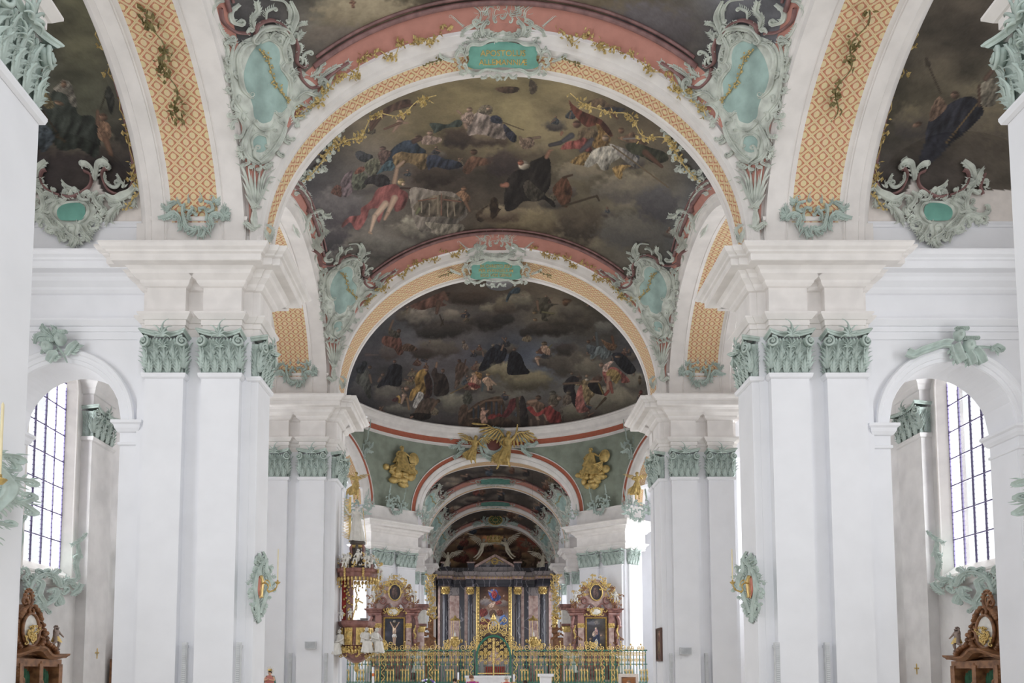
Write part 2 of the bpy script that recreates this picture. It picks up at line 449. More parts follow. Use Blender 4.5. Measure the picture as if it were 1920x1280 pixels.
a_ = long_arch(BAYB[0], BAYB[1], 'left arcade arch with lattice soffit seen behind the nearer left cornice')
dup(a_, 'right arcade arch with lattice soffit seen behind the nearer right cornice', flip=True)
# ---------------------------------------------------------------- frescoes: pigment laid vertex by vertex on the curved plaster
RNG = np.random.RandomState(7)
NT = RNG.rand(256, 256)
def vnoise(x, y):
    xi = np.floor(x).astype(int); yi = np.floor(y).astype(int); fx = x-xi; fy = y-yi
    fx = fx*fx*(3-2*fx); fy = fy*fy*(3-2*fy)
    a = NT[xi & 255, yi & 255]; b = NT[(xi+1) & 255, yi & 255]; c = NT[xi & 255, (yi+1) & 255]; d = NT[(xi+1) & 255, (yi+1) & 255]
    return (a*(1-fx)+b*fx)*(1-fy)+(c*(1-fx)+d*fx)*fy
def fbm(x, y, o=5):
    s = 0; w = 0; a = 1.0
    for k in range(o):
        s = s+a*vnoise(x*2**k+17.3*k, y*2**k+5.1*k); w += a; a *= .55
    return s/w
def coarse(x, y, box, rows):
    G = np.array(rows, float); x0, x1, y0, y1 = box
    u = np.clip((x-x0)/(x1-x0), 0, 1)*(G.shape[1]-1); v = np.clip((y-y0)/(y1-y0), 0, 1)*(G.shape[0]-1)
    i = np.minimum(np.floor(u).astype(int), G.shape[1]-2); j = np.minimum(np.floor(v).astype(int), G.shape[0]-2)
    fu = (u-i); fv = (v-j); fu = (fu*fu*(3-2*fu))[:, None]; fv = (fv*fv*(3-2*fv))[:, None]
    return (G[j, i]*(1-fu)+G[j, i+1]*fu)*(1-fv)+(G[j+1, i]*(1-fu)+G[j+1, i+1]*fu)*fv
def inpoly(x, y, P):
    r = np.zeros(len(x), bool); n = len(P); j = n-1
    for i in range(n):
        xi, yi = P[i]; xj, yj = P[j]
        c = ((yi > y) != (yj > y)) & (x < (xj-xi)*(y-yi)/((yj-yi) or 1e-9)+xi)
        r ^= c; j = i
    return r
def smooth_poly(P, k=4):
    P = np.asarray(P, float); n = len(P); out = []
    for i in range(n):
        p0, p1, p2, p3 = P[i-1], P[i], P[(i+1) % n], P[(i+2) % n]
        for t in np.arange(k)/k:
            out.append(.5*(2*p1+(p2-p0)*t+(2*p0-5*p1+4*p2-p3)*t*t+(3*p1-p0-3*p2+p3)*t**3))
    return np.array(out)
def paint(x, y, box, rows, ops, seed=0):
    """pigment (linear albedo) at painting coordinates x,y"""
    wx = x+26*(fbm(x/60+seed, y/60, 4)-.5); wy = y+26*(fbm(x/60+9, y/60+seed, 4)-.5)
    col = coarse(wx, wy, box, rows)
    n = fbm(x/70+seed, y/42+3, 6)
    col = col*(0.55+0.95*n)[:, None]
    for (ox, oy, sc), lst in ops:
        for op in lst:
            k = op[0]
            op = op[:-1]+(mute(op[-1]),) if k != 'c' else op
            if k == 'c':      # billowing cloud: lit crest, dark underside
                _, cx, cy, rx, ry, li, dk = op
                cx = ox+cx/sc; cy = oy+cy/sc; rx = rx/sc; ry = ry/sc
                m = (abs(x-cx) < rx*1.7) & (abs(y-cy) < ry*1.7)
                if not m.any(): continue
                wob = .85*(fbm(x[m]/11, y[m]/9, 4)-.5)
                qx = (x[m]-cx)/rx; qy = (y[m]-cy)/ry
                d = np.sqrt(qx**2+qy**2)+wob
                al = np.clip((1.08-d)/.42, 0, 1)[:, None]
                s = np.clip(.5+.7*qy+.5*wob+.25*d, 0, 1)[:, None]
                c = np.array(li)*(1-s)+np.array(dk)*s
                col[m] = col[m]*(1-al)+(c*1.12)*al
            elif k == 'e':
                _, cx, cy, rx, ry, an, c = op
                cx = ox+cx/sc; cy = oy+cy/sc; rx = max(.9, rx/sc); ry = max(.9, ry/sc)
                R = max(rx, ry)*1.4; m = (abs(x-cx) < R) & (abs(y-cy) < R)
                if not m.any(): continue
                a = math.radians(an); dx = x[m]-cx; dy = y[m]-cy
                qx = (dx*math.cos(a)+dy*math.sin(a))/rx; qy = (-dx*math.sin(a)+dy*math.cos(a))/ry
                d = np.sqrt(qx**2+qy**2)
                al = np.clip((1.1-d)/.25, 0, 1)[:, None]
                if rx > 12/sc and abs(rx-ry) < .35*rx: q2 = d*1.22; al = np.clip((1.1-q2)/.25, 0, 1)[:, None]
                sh = (1.05-.5*np.clip((dx+dy*1.2)/max(rx, ry), -1, 1))[:, None]*np.where(dy[:, None] < -.25*ry, .55, 1)
                col[m] = col[m]*(1-al)+np.array(c)*sh*al
            elif k == 'p':
                P = smooth_poly([(ox+a/sc, oy+b/sc) for a, b in op[1]]); c = np.array(op[2], float)
                lo = P.min(0)-1; hi = P.max(0)+1
                m = (x > lo[0]) & (x < hi[0]) & (y > lo[1]) & (y < hi[1])
                if not m.any(): continue
                mi = np.where(m)[0]; ins = inpoly(x[mi], y[mi], P); mi = mi[ins]
                if len(mi) == 0: continue
                X = x[mi]; Y = y[mi]; L = max(hi-lo)
                fold = fbm(X/(L*.07)+Y/(L*.16)+seed, Y/(L*.2)-X/(L*.4), 4)
                rim = ((X-lo[0])/(hi[0]-lo[0])+(Y-lo[1])/(hi[1]-lo[1])-1)
                col[mi] = c*(np.clip(.62+.95*(fold-.5)*1.6+.42-.28*rim, .35, 1.5))[:, None]
            elif k == 'l':    # limb, staff or strap: tapering line
                _, x0, y0, x1, y1, w0, w1, c = op
                x0 = ox+x0/sc; y0 = oy+y0/sc; x1 = ox+x1/sc; y1 = oy+y1/sc; w0 = max(.55, w0/sc); w1 = max(.55, w1/sc)
                R = max(w0, w1)+1; m = (x > min(x0, x1)-R) & (x < max(x0, x1)+R) & (y > min(y0, y1)-R) & (y < max(y0, y1)+R)
                if not m.any(): continue
                dx, dy = x1-x0, y1-y0; LL = dx*dx+dy*dy+1e-6
                t = np.clip(((x[m]-x0)*dx+(y[m]-y0)*dy)/LL, 0, 1)
                d = np.hypot(x[m]-x0-t*dx, y[m]-y0-t*dy)/(w0+(w1-w0)*t)
                al = np.clip((1.15-d)/.3, 0, 1)[:, None]
                col[m] = col[m]*(1-al)+np.array(c)*(1.12-.25*d[:, None])*al
    g = (vnoise(x/1.7, y/1.7)-.5)*7
    return np.clip(srgbn(np.clip(col+g[:, None], 4, 255))/0.64, 0, 1)

def extras(seed, n, x0, x1, y0, y1):
    R = random.Random(seed); o = []
    for k in range(n):
        cx, cy, w = R.uniform(x0, x1), R.uniform(y0, y1), R.uniform(4, 11); c = R.choice(((70,52,44),(54,52,58),(96,60,48),(84,74,56),(60,66,72),(104,88,64)))
        o.append(('p', [(cx-w, cy+w*.4), (cx-w*.4, cy-w*.5), (cx+w*.2, cy-w*.8), (cx+w, cy), (cx+w*.5, cy+w*.7)], c))
        o.append(('e', cx+w*.1, cy-w, 2.2, 2.4, 0, (128,92,70))); a = R.uniform(0, 6.3); o.append(('l', cx, cy-w*.4, cx+w*1.2*math.cos(a), cy-w*.4+w*math.sin(a), 1.4, .9, (118,84,62)))
        if k % 2: o.insert(0, ('c', cx, cy+w, w*2.6, w*1.3, (84,78,70), (48,44,42)))
    return ((0, 0, 1), o)
def mute(c):
    c = np.array(c, float); g = c.mean(); return tuple((g+(c-g)*.62)*.86)
SKIN = (168, 128, 98); FLESH = (150, 112, 88); DSK = (110, 72, 52)
BOX1 = (560, 1330, 140, 520)
ROWS1 = [[(50,45,40),(70,62,48),(100,90,66),(108,98,72),(100,90,66),(62,55,44),(40,36,34)],
         [(62,55,50),(88,80,66),(98,88,66),(114,104,78),(100,90,70),(70,62,50),(48,42,38)],
         [(58,56,58),(85,80,76),(60,52,46),(58,52,46),(85,78,64),(108,100,84),(60,60,62)],
         [(68,64,66),(95,90,84),(62,56,50),(70,62,52),(98,90,74),(78,74,66),(80,84,90)],
         [(80,78,76),(66,62,58),(110,104,90),(50,44,40),(45,40,34),(66,62,56),(90,104,114)]]
OPS1 = [((550,180,3.765), [
  ('c',880,950,190,110,(140,134,120),(62,58,54)), ('c',640,1080,260,110,(98,94,88),(50,47,44)), ('c',1020,560,170,90,(62,54,46),(36,30,27)),
  ('c',1350,300,200,70,(112,100,80),(50,42,38)), ('c',1150,300,120,80,(60,50,42),(38,32,30)), ('c',330,800,200,160,(96,92,90),(58,54,56)),
  ('c',480,640,140,60,(104,98,84),(64,60,58)), ('c',1320,960,190,90,(70,62,52),(34,29,26)), ('c',200,1020,200,90,(62,58,60),(40,38,40)),
  ('p',[(540,170),(640,90),(760,30),(830,30),(800,80),(700,110),(600,180),(555,240)],(78,52,40)), ('l',640,110,550,235,16,12,(92,62,46)), ('l',770,70,860,60,14,8,(84,52,40)),
  ('e',775,150,26,24,0,FLESH),('e',755,180,34,26,-30,FLESH),('l',740,200,705,250,16,9,FLESH),('l',780,190,808,190,9,6,FLESH),('l',750,190,640,235,10,6,DSK),('l',780,130,795,112,8,5,FLESH),
  ('p',[(960,195),(1010,190),(1090,200),(1150,170),(1190,175),(1180,215),(1080,225),(1000,262),(985,240)],(50,60,52)),
  ('p',[(1240,175),(1290,120),(1340,100),(1400,150),(1470,190),(1506,230),(1506,300),(1420,300),(1370,280),(1300,270),(1230,275)],(132,112,100)),
  ('p',[(1390,150),(1430,135),(1470,160),(1470,195),(1400,185)],(46,50,66)),
  ('p',[(1300,110),(1330,70),(1380,62),(1405,85),(1395,125),(1350,130)],(104,90,70)), ('e',1378,88,17,20,0,SKIN), 
  ('e',1245,95,25,22,0,FLESH),('p',[(1180,150),(1220,115),(1265,115),(1275,160),(1240,210),(1200,190)],(140,112,94)),('l',1180,125,1160,105,8,8,FLESH),('l',1210,200,1220,225,14,10,FLESH),
  ('e',965,262,26,22,0,FLESH),('p',[(900,330),(930,280),(990,285),(1045,300),(1030,330),(940,345)],(136,108,92)),
  ('p',[(660,440),(700,370),(770,322),(830,312),(870,330),(900,360),(935,385),(930,410),(850,405),(760,395),(720,430),(680,480),(640,480)],(42,54,70)),
  ('e',882,298,34,26,-20,(104,72,54)), ('l',850,320,900,300,18,14,(84,58,48)),
  ('p',[(700,430),(760,392),(810,402),(880,405),(940,410),(950,460),(945,505),(900,522),(860,490),(800,470),(770,500),(720,500)],(120,92,52)),
  ('p',[(610,520),(650,470),(690,455),(715,490),(700,525),(640,530),(590,555)],(58,84,94)),
  ('p',[(945,430),(1010,415),(1060,440),(1120,450),(1180,470),(1190,500),(1100,520),(1000,500),(950,520)],(44,50,68)),
  ('p',[(440,400),(470,385),(520,405),(560,420),(550,460),(490,465),(445,435)],(54,56,60)),
  ('e',632,370,28,20,0,(104,74,64)),('p',[(600,400),(640,380),(690,395),(670,440),(620,490),(600,440)],(92,66,58)),
  ('p',[(505,480),(555,440),(605,450),(610,500),(580,560),(540,560),(500,520)],(94,92,70)),
  ('p',[(410,560),(450,530),(510,545),(530,600),(500,650),(440,665),(405,640)],(80,82,64)), ('p',[(430,545),(460,505),(500,500),(500,530),(450,550)],(120,66,48)),
  ('p',[(330,620),(370,550),(420,530),(410,600),(420,670),(370,715),(335,690)],(104,84,88)), ('p',[(265,680),(300,630),(335,640),(340,710),(300,700)],(98,58,44)),
  ('p',[(510,590),(560,560),(640,555),(680,590),(670,630),(600,640),(560,620),(500,625)],(44,38,40)),
  ('l',712,610,735,500,17,13,SKIN),('l',735,500,780,462,14,9,SKIN),('e',762,606,32,30,-20,(170,140,86)),('e',778,622,16,17,0,(196,152,118)),
  ('p',[(560,720),(590,660),(650,632),(720,622),(760,655),(810,690),(800,750),(770,800),(720,815),(700,770),(650,790),(610,890),(590,870),(600,800),(540,800),(520,860),(470,940),(430,935),(400,890),(350,930),(345,900),(400,850),(470,840),(480,790),(530,755)],(140,66,62)),
  ('l',650,760,575,850,24,18,(200,160,128)),('l',575,850,545,955,18,9,(200,160,128)),('l',715,720,665,830,24,14,(190,148,118)),('l',665,830,645,870,14,10,(176,134,104)),('l',535,962,552,970,9,7,SKIN),
  ('l',760,650,828,652,8,6,(70,44,36)),
  ('p',[(828,650),(1000,668),(1150,690),(1230,830),(1160,900),(1190,960),(1040,992),(960,955),(900,960),(860,900),(835,800)],(112,100,88)),
  ('p',[(860,760),(900,735),(1000,700),(1060,700),(1190,740),(1210,820),(1150,865),(1070,850),(1000,850),(900,850),(850,800)],(98,84,66)),
  ('l',905,750,905,820,5,5,(150,132,106)),('l',1020,700,1020,830,5,5,(140,120,94)),('l',1045,690,1045,840,4,5,(134,84,62)),('l',1130,740,1140,845,6,5,(140,120,94)),('l',880,740,1010,720,4,4,(134,80,58)),('l',1060,730,1180,745,5,5,(128,76,56)),('l',890,795,870,830,12,8,(112,112,70)),('l',960,760,960,840,4,4,(150,132,106)),('l',1090,750,1090,850,4,4,(150,132,106)),
  ('p',[(930,900),(960,890),(1100,905),(1195,905),(1190,955),(1040,990),(985,950)],(126,114,96)),
  ('e',1205,655,24,22,0,(140,94,62)),('p',[(1150,690),(1190,668),(1230,690),(1250,720),(1220,760),(1180,720)],(136,92,60)),('l',1215,750,1245,810,12,8,(120,80,54)),
  ('e',1275,395,30,26,0,(88,58,42)),('p',[(1200,500),(1250,430),(1300,430),(1380,440),(1440,420),(1380,480),(1290,500),(1240,550),(1200,540)],(104,66,46)),
  ('p',[(1290,830),(1340,790),(1390,760),(1430,720),(1440,760),(1480,770),(1506,780),(1440,850),(1380,850),(1330,890),(1295,870)],(50,34,24)), ('l',1470,630,1500,640,14,8,(150,92,66)),
 ]), ((920,140,3.368), [
  ('c',240,950,260,110,(112,102,80),(56,48,38)), ('c',560,940,170,140,(76,68,56),(42,36,31)), ('c',880,720,250,110,(112,104,88),(72,68,64)), ('c',560,610,160,70,(118,108,90),(86,80,70)),
  ('c',90,560,120,90,(62,54,50),(44,38,38)), ('c',880,980,220,120,(84,80,72),(60,58,56)), ('c',1060,820,150,130,(74,72,72),(52,50,52)), ('c',260,480,150,60,(112,102,82),(70,62,52)), ('c',60,880,150,60,(112,102,84),(56,46,38)),
  ('p',[(25,90),(90,75),(175,80),(165,110),(90,118)],(74,52,36)), ('p',[(245,30),(290,60),(285,110),(250,120)],(72,58,44)),
  ('p',[(80,310),(130,350),(165,390),(150,430),(100,390)],(44,44,58)), ('l',75,300,210,350,4,3,(96,76,50)),
  ('e',245,412,30,24,0,(128,98,78)),('p',[(180,420),(220,400),(270,410),(270,450),(210,470)],(126,98,78)),('l',270,400,310,395,9,9,(120,92,72)),('l',185,395,200,420,9,9,(120,92,72)),
  ('p',[(495,160),(520,190),(580,230),(650,260),(700,285),(750,340),(770,385),(740,390),(700,360),(670,320),(620,330),(590,320),(540,270),(505,210)],(96,44,30)),
  ('e',545,312,34,30,0,(112,72,56)),('p',[(550,370),(580,335),(640,340),(690,380),(680,430),(600,440),(560,410)],(96,76,52)),
  ('p',[(440,470),(480,425),(540,415),(600,400),(640,470),(620,490),(560,470),(500,470)],(134,58,50)),('l',510,385,440,430,20,12,(76,74,80)),('l',440,430,375,445,14,12,(66,62,66)),('l',640,420,570,480,22,12,(80,74,78)),('l',450,365,445,380,9,7,(150,92,66)),
  ('p',[(665,310),(690,320),(730,370),(760,400),(740,440),(700,470),(640,450),(660,400),(680,370)],(138,98,44)), ('e',725,400,26,26,0,(150,120,92)),
  ('p',[(500,555),(540,520),(600,490),(640,520),(620,570),(560,570)],(140,104,50)),
  ('p',[(630,500),(660,470),(740,450),(800,470),(820,520),(760,560),(740,600),(700,600),(670,560),(620,585),(590,570)],(156,148,132)),
  ('p',[(750,440),(800,450),(870,480),(930,530),(940,590),(880,570),(820,520)],(128,120,112)), ('p',[(770,590),(830,570),(890,575),(840,600),(825,660),(790,640)],(150,112,52)),
  ('l',770,450,1120,710,5,4,(110,88,58)),
  ('e',825,352,24,24,0,(124,84,54)),('p',[(800,400),(850,385),(900,360),(930,390),(990,400),(990,440),(930,450),(850,420)],(112,78,54)),('l',840,405,1010,398,6,5,(120,112,104)),
  ('p',[(850,440),(920,430),(1010,460),(1100,490),(1120,540),(1040,560),(960,520),(880,490)],(50,52,34)), ('l',975,490,1080,580,20,10,(96,58,38)),
  ('p',[(600,180),(650,155),(700,150),(760,190),(850,220),(800,235),(740,230),(700,200),(620,215)],(94,70,48)), ('p',[(700,215),(760,205),(850,215),(800,240),(720,240)],(44,46,56)), ('l',750,225,800,275,10,7,(100,62,42)),
  ('p',[(95,690),(150,610),(240,590),(250,550),(300,530),(350,510),(380,560),(375,700),(345,760),(400,800),(400,840),(340,790),(290,800),(210,800),(150,850),(90,850)],(38,32,30)),
  ('p',[(210,690),(240,665),(290,710),(340,750),(300,790),(260,800),(215,750)],(62,54,44)),
  ('l',352,520,372,480,13,10,(150,96,70)),('l',370,480,392,475,6,4,(150,96,70)),('e',208,572,40,36,0,(190,172,146)),('e',190,556,24,22,0,(160,84,60)),('l',100,695,72,700,18,9,(170,100,74)),
  ('p',[(390,720),(430,670),(470,640),(500,690),(515,740),(490,830),(450,830),(415,780)],(92,52,32)),('l',460,650,515,632,8,6,(74,50,32)),('l',455,830,670,765,7,6,(66,50,34)),('l',670,765,685,795,7,5,(66,50,34)),
  ('p',[(0,790),(40,780),(60,850),(130,750),(70,840),(30,900),(0,900)],(46,32,22)),
 ])]
BOX2 = (655, 1215, 530, 805)
ROWS2 = [[(60,45,36),(84,60,48),(60,52,46),(58,50,42),(72,64,54),(60,55,46),(50,46,42)],
         [(62,64,70),(70,70,72),(84,80,76),(62,58,56),(78,72,62),(62,58,52),(72,76,82)],
         [(62,60,64),(74,72,74),(78,74,76),(70,74,84),(78,82,90),(70,68,66),(56,56,60)],
         [(60,62,68),(58,54,52),(70,68,68),(88,84,76),(70,68,66),(92,88,78),(76,72,66)],
         [(44,42,44),(76,74,70),(44,40,40),(40,32,28),(50,40,36),(68,64,58),(66,62,56)]]
OPS2 = [((650,520,4.414), [
  ('c',800,420,220,90,(70,64,58),(36,33,32)), ('c',860,330,90,80,(120,112,100),(52,48,46)), ('c',610,340,150,100,(128,120,108),(48,45,44)), ('c',740,450,160,70,(62,57,54),(33,31,30)),
  ('c',1170,360,150,80,(60,55,52),(33,30,29)), ('c',1000,170,190,70,(62,52,44),(38,32,29)), ('c',1240,270,140,70,(112,106,92),(64,58,52)), ('c',750,590,220,80,(92,86,78),(54,49,46)), ('c',620,630,100,50,(60,52,48),(40,36,34)),
  ('c',340,960,130,80,(96,92,84),(60,56,54)), ('c',880,1040,170,90,(108,104,92),(60,57,52)), ('c',420,1100,120,50,(100,96,88),(52,50,48)), ('c',110,950,90,120,(76,74,74),(46,44,46)), ('c',360,620,100,70,(84,78,76),(56,50,48)),
  ('c',1200,760,160,60,(126,118,98),(72,66,56)),
  ('p',[(520,240),(600,200),(680,170),(760,130),(840,120),(850,150),(790,200),(830,230),(770,240),(700,250),(620,270)],(102,62,48)), ('e',832,140,26,22,0,(70,48,38)),('l',760,210,745,295,22,12,(96,66,50)),('l',830,180,800,130,16,20,(110,72,54)),
  ('l',770,310,800,390,6,6,(60,48,38)),('l',800,350,780,400,5,5,(60,48,38)),
  ('p',[(290,540),(300,490),(360,485),(440,500),(460,560),(470,620),(430,645),(390,590),(330,570)],(100,58,46)),('p',[(345,470),(355,410),(390,440),(440,450),(430,500),(370,490)],(72,66,56)),('e',432,442,22,20,0,(96,66,50)),('l',355,430,385,355,10,9,(116,84,66)),
  ('p',[(460,600),(470,555),(530,550),(590,595),(550,610),(500,610)],(90,64,48)), ('l',160,640,260,640,14,5,(92,76,74)),
  ('p',[(330,800),(345,740),(400,712),(455,735),(460,800),(440,900),(330,890),(250,915),(280,860)],(34,33,40)),('e',397,695,17,17,0,(112,76,60)),('e',300,805,20,18,0,(108,80,64)),('l',280,830,260,860,12,9,(108,80,64)),
  ('p',[(85,800),(150,745),(190,790),(200,870),(200,980),(180,1000),(120,900),(80,870)],(70,70,64)),('e',192,742,20,18,0,(104,76,60)),('l',190,810,205,870,12,9,(108,80,64)),('p',[(80,740),(150,690),(170,720),(140,790),(90,790)],(44,46,52)),
  ('p',[(650,760),(680,790),(710,880),(700,980),(640,1000),(650,900)],(58,34,30)),
  ('p',[(560,840),(590,780),(650,755),(665,790),(640,830),(655,930),(640,970),(590,950),(540,1020),(515,1000),(540,930),(570,900)],(156,112,42)),('p',[(545,1070),(570,1000),(600,945),(640,970),(600,1040),(580,1080)],(160,154,146)),('e',662,762,20,22,0,(142,98,72)),
  ('p',[(720,860),(700,790),(740,735),(755,790),(810,800),(845,880),(840,960),(760,985),(720,960)],(48,36,32)),('e',797,772,18,22,0,(110,76,58)),('l',740,740,746,705,10,8,(142,100,74)),
  ('e',497,920,25,28,0,(150,106,80)),('e',478,975,28,26,0,(166,126,100)),('l',470,990,452,1040,13,9,(166,126,100)),('p',[(415,985),(440,980),(450,1030),(430,1040)],(150,110,44)),('p',[(375,1010),(420,990),(430,1020),(390,1030)],(80,40,42)),('l',500,1000,515,1090,10,8,(130,94,60)),
  ('p',[(560,1110),(600,1040),(660,1000),(730,1005),(750,1050),(700,1090),(690,1150),(620,1160),(540,1140)],(72,54,42)),('e',756,1022,24,20,0,(84,58,44)),('l',740,1030,700,1100,16,8,(104,74,54)),('p',[(530,1130),(600,1120),(690,1130),(690,1165),(620,1180),(540,1160)],(32,24,20)),('l',530,1160,545,1150,9,7,(150,98,76)),
  ('p',[(900,750),(930,700),(970,710),(1010,760),(960,830),(920,900),(890,920),(900,830)],(84,62,50)),('e',932,690,20,18,0,(80,56,44)),('l',950,800,985,680,8,6,(76,54,44)),
  ('e',968,535,18,18,0,(112,90,74)),('p',[(955,560),(990,550),(1010,590),(975,600)],(110,90,76)),
  ('p',[(1130,680),(1150,630),(1200,580),(1280,570),(1290,700),(1230,720),(1130,775),(1090,760)],(32,33,42)),('e',1212,560,17,16,0,(122,100,82)),('l',1130,650,1125,615,8,8,(112,84,66)),
  ('l',860,960,1010,885,5,4,(120,90,46)),('e',1055,800,26,24,0,(160,122,90)),('p',[(1030,830),(1080,800),(1110,850),(1100,910),(1040,930),(1010,880)],(164,116,88)),('p',[(1000,880),(1040,870),(1110,905),(1060,920)],(120,44,40)),('p',[(1060,780),(1120,800),(1100,850)],(136,92,44)),
  ('e',1172,802,24,20,0,(160,122,76)),('p',[(1120,850),(1170,820),(1200,850),(1230,880),(1170,900)],(164,126,96)),('l',1200,860,1235,885,12,7,SKIN),('l',1170,880,1170,930,11,8,SKIN),('l',1130,880,1120,940,8,5,(62,84,90)),
  ('p',[(960,1010),(975,950),(1010,940),(1040,990),(1030,1040),(980,1050)],(66,64,52)),
  ('p',[(930,1230),(935,1080),(1000,1060),(1010,1240)],(72,50,36)),('p',[(1005,1235),(1000,1120),(1060,1050),(1160,1005),(1290,1000),(1290,1250)],(66,46,32)),
  ('l',1010,1110,1150,1020,9,9,(110,78,54)),('l',1150,1020,1285,1010,9,9,(110,78,54)),('l',1020,1170,1160,1150,8,8,(96,68,46)),('l',1160,1150,1285,1160,8,8,(96,68,46)),
  ('l',1050,1085,1050,1160,8,8,(44,50,60)),('l',1090,1065,1090,1160,8,8,(44,50,60)),('l',1155,1040,1155,1150,8,8,(44,50,60)),('l',1200,1035,1200,1150,8,8,(44,50,60)),('l',1240,1035,1240,1150,8,8,(44,50,60)),
  ('e',1130,1085,19,18,0,(160,116,90)),('p',[(1110,1110),(1150,1100),(1180,1095),(1150,1140),(1165,1200),(1115,1205)],(158,112,88)),('p',[(1170,1170),(1200,1130),(1285,1130),(1285,1165)],(120,34,30)),
 ]), ((930,520,4.414), [
  ('c',170,200,140,90,(116,110,94),(50,46,42)), ('c',60,250,100,80,(92,84,70),(48,42,38)), ('c',440,420,230,70,(66,60,54),(34,31,29)), ('c',560,340,140,90,(98,92,78),(44,40,36)), ('c',690,340,110,130,(84,78,66),(44,40,37)),
  ('c',620,280,120,80,(90,84,74),(50,46,42)), ('c',250,450,70,40,(50,46,44),(34,31,30)), ('c',60,340,110,50,(48,44,42),(32,30,29)), ('c',100,780,180,90,(130,122,100),(70,64,52)), ('c',260,860,220,100,(112,104,84),(54,50,42)), ('c',620,700,200,150,(86,80,72),(52,48,44)),
  ('c',760,760,130,110,(104,98,86),(64,60,54)), ('c',1000,1000,210,110,(126,120,104),(74,70,62)), ('c',640,1110,120,70,(104,98,86),(62,58,50)), ('c',1140,880,80,100,(110,106,94),(70,66,60)), ('c',560,590,110,60,(62,56,54),(40,37,35)), ('c',900,420,90,60,(92,90,84),(62,60,58)),
  ('p',[(80,190),(110,120),(170,80),(200,90),(190,130),(130,140),(95,200)],(44,60,70)),('p',[(300,300),(340,220),(350,180),(300,170),(370,170),(440,165),(430,210),(520,220),(460,240),(430,290),(490,300),(420,330),(440,360),(380,355),(370,300)],(66,60,46)),('e',320,292,22,16,0,(120,92,56)),('e',325,350,22,16,0,(130,96,62)),('l',340,200,350,270,12,9,(118,84,60)),('l',385,285,480,300,8,7,(104,96,56)),
  ('e',575,205,32,40,0,(96,62,38)),('e',600,195,28,18,0,(104,70,44)),
  ('p',[(-10,700),(-10,560),(50,570),(90,600),(80,660),(50,700)],(32,33,42)),('l',45,600,60,560,9,7,(122,90,70)),
  ('p',[(95,795),(100,680),(120,620),(160,610),(210,650),(240,730),(280,790),(180,805)],(28,27,32)),('e',152,596,18,17,0,(104,76,60)),
  ('e',400,548,30,24,0,(96,76,54)),('e',400,600,30,26,0,(156,120,92)),('p',[(370,580),(400,560),(440,580),(450,640),(400,630)],(148,112,86)),('e',345,618,20,16,0,(128,88,60)),('e',345,670,30,26,0,(160,122,96)),('l',340,690,352,722,12,8,SKIN),('l',440,580,465,555,8,4,(96,92,52)),
  ('p',[(780,670),(800,610),(850,570),(910,570),(960,630),(930,660),(880,680),(850,640),(800,675)],(90,100,102)),('p',[(750,560),(800,560),(830,580),(800,640),(760,620)],(70,76,80)),('e',765,530,20,18,0,(104,72,54)),('l',830,460,840,560,12,12,(76,82,84)),('p',[(870,510),(930,540),(1000,560),(980,600),(930,600),(890,550)],(110,74,48)),('l',960,490,975,560,12,8,(104,62,42)),
  ('p',[(960,640),(1010,620),(1060,640),(1110,690),(1160,770),(1090,800),(1000,720)],(34,34,42)),('e',1010,655,26,10,0,(128,92,66)),('e',1080,620,16,14,0,(110,78,64)),
  ('p',[(880,790),(920,760),(980,740),(1050,790),(1110,860),(1040,870),(1030,800),(950,800),(930,870),(960,940),(920,900)],(150,72,62)),('p',[(910,800),(940,760),(1000,770),(1035,820),(1020,850),(990,880),(940,830)],(142,112,54)),('e',872,725,24,26,0,(150,110,86)),('p',[(880,770),(900,720),(960,690),(970,705),(930,740),(920,780)],(176,140,122)),('l',930,830,925,930,17,12,(170,120,96)),('l',945,870,962,950,14,12,(150,72,56)),('l',905,970,930,940,12,12,(150,60,46)),
  ('p',[(560,940),(560,880),(600,830),(650,815),(690,850),(650,900),(670,1000),(660,1080),(610,1000),(580,960)],(34,30,34)),('e',628,795,14,16,0,(118,86,66)),
  ('p',[(640,870),(700,860),(740,840),(770,870),(720,900),(660,890)],(118,94,58)),('p',[(700,940),(720,890),(780,900),(820,960),(780,1010),(770,1060),(740,1030),(720,980)],(128,104,62)),('p',[(660,1000),(680,920),(710,890),(720,970),(740,1060),(775,1100),(690,1120),(660,1080)],(150,76,66)),('e',752,815,16,17,0,(150,112,84)),('e',752,845,18,16,0,(176,160,136)),
  ('p',[(760,880),(850,870),(880,920),(890,970),(800,950)],(30,26,26)),('l',850,880,885,960,7,7,(120,92,40)),('l',780,860,850,860,11,8,(140,104,76)),('l',825,1090,905,1000,4,12,(72,56,38)),
  ('e',470,960,34,30,0,(82,76,64)),('p',[(430,1040),(450,980),(510,970),(520,1040),(470,1080)],(84,72,56)),('e',525,1000,24,24,0,(128,98,76)),('e',600,955,24,26,0,(96,80,62)),('p',[(550,1040),(560,980),(620,980),(620,1040),(560,1060)],(88,72,58)),('e',470,1060,26,20,0,(130,98,78)),
  ('p',[(255,1030),(290,1010),(340,1020),(400,1050),(410,1100),(350,1110),(300,1080),(250,1050)],(104,72,52)),('e',350,995,30,26,0,(90,62,46)),('l',270,1030,330,1020,14,14,(150,110,82)),('l',310,1080,350,1180,16,12,(150,110,84)),('l',390,1100,420,1180,14,10,(140,100,76)),
  ('p',[(255,1080),(300,1070),(340,1120),(420,1070),(450,1060),(490,1100),(550,1130),(545,1190),(440,1200),(400,1130),(330,1150)],(132,38,34)),
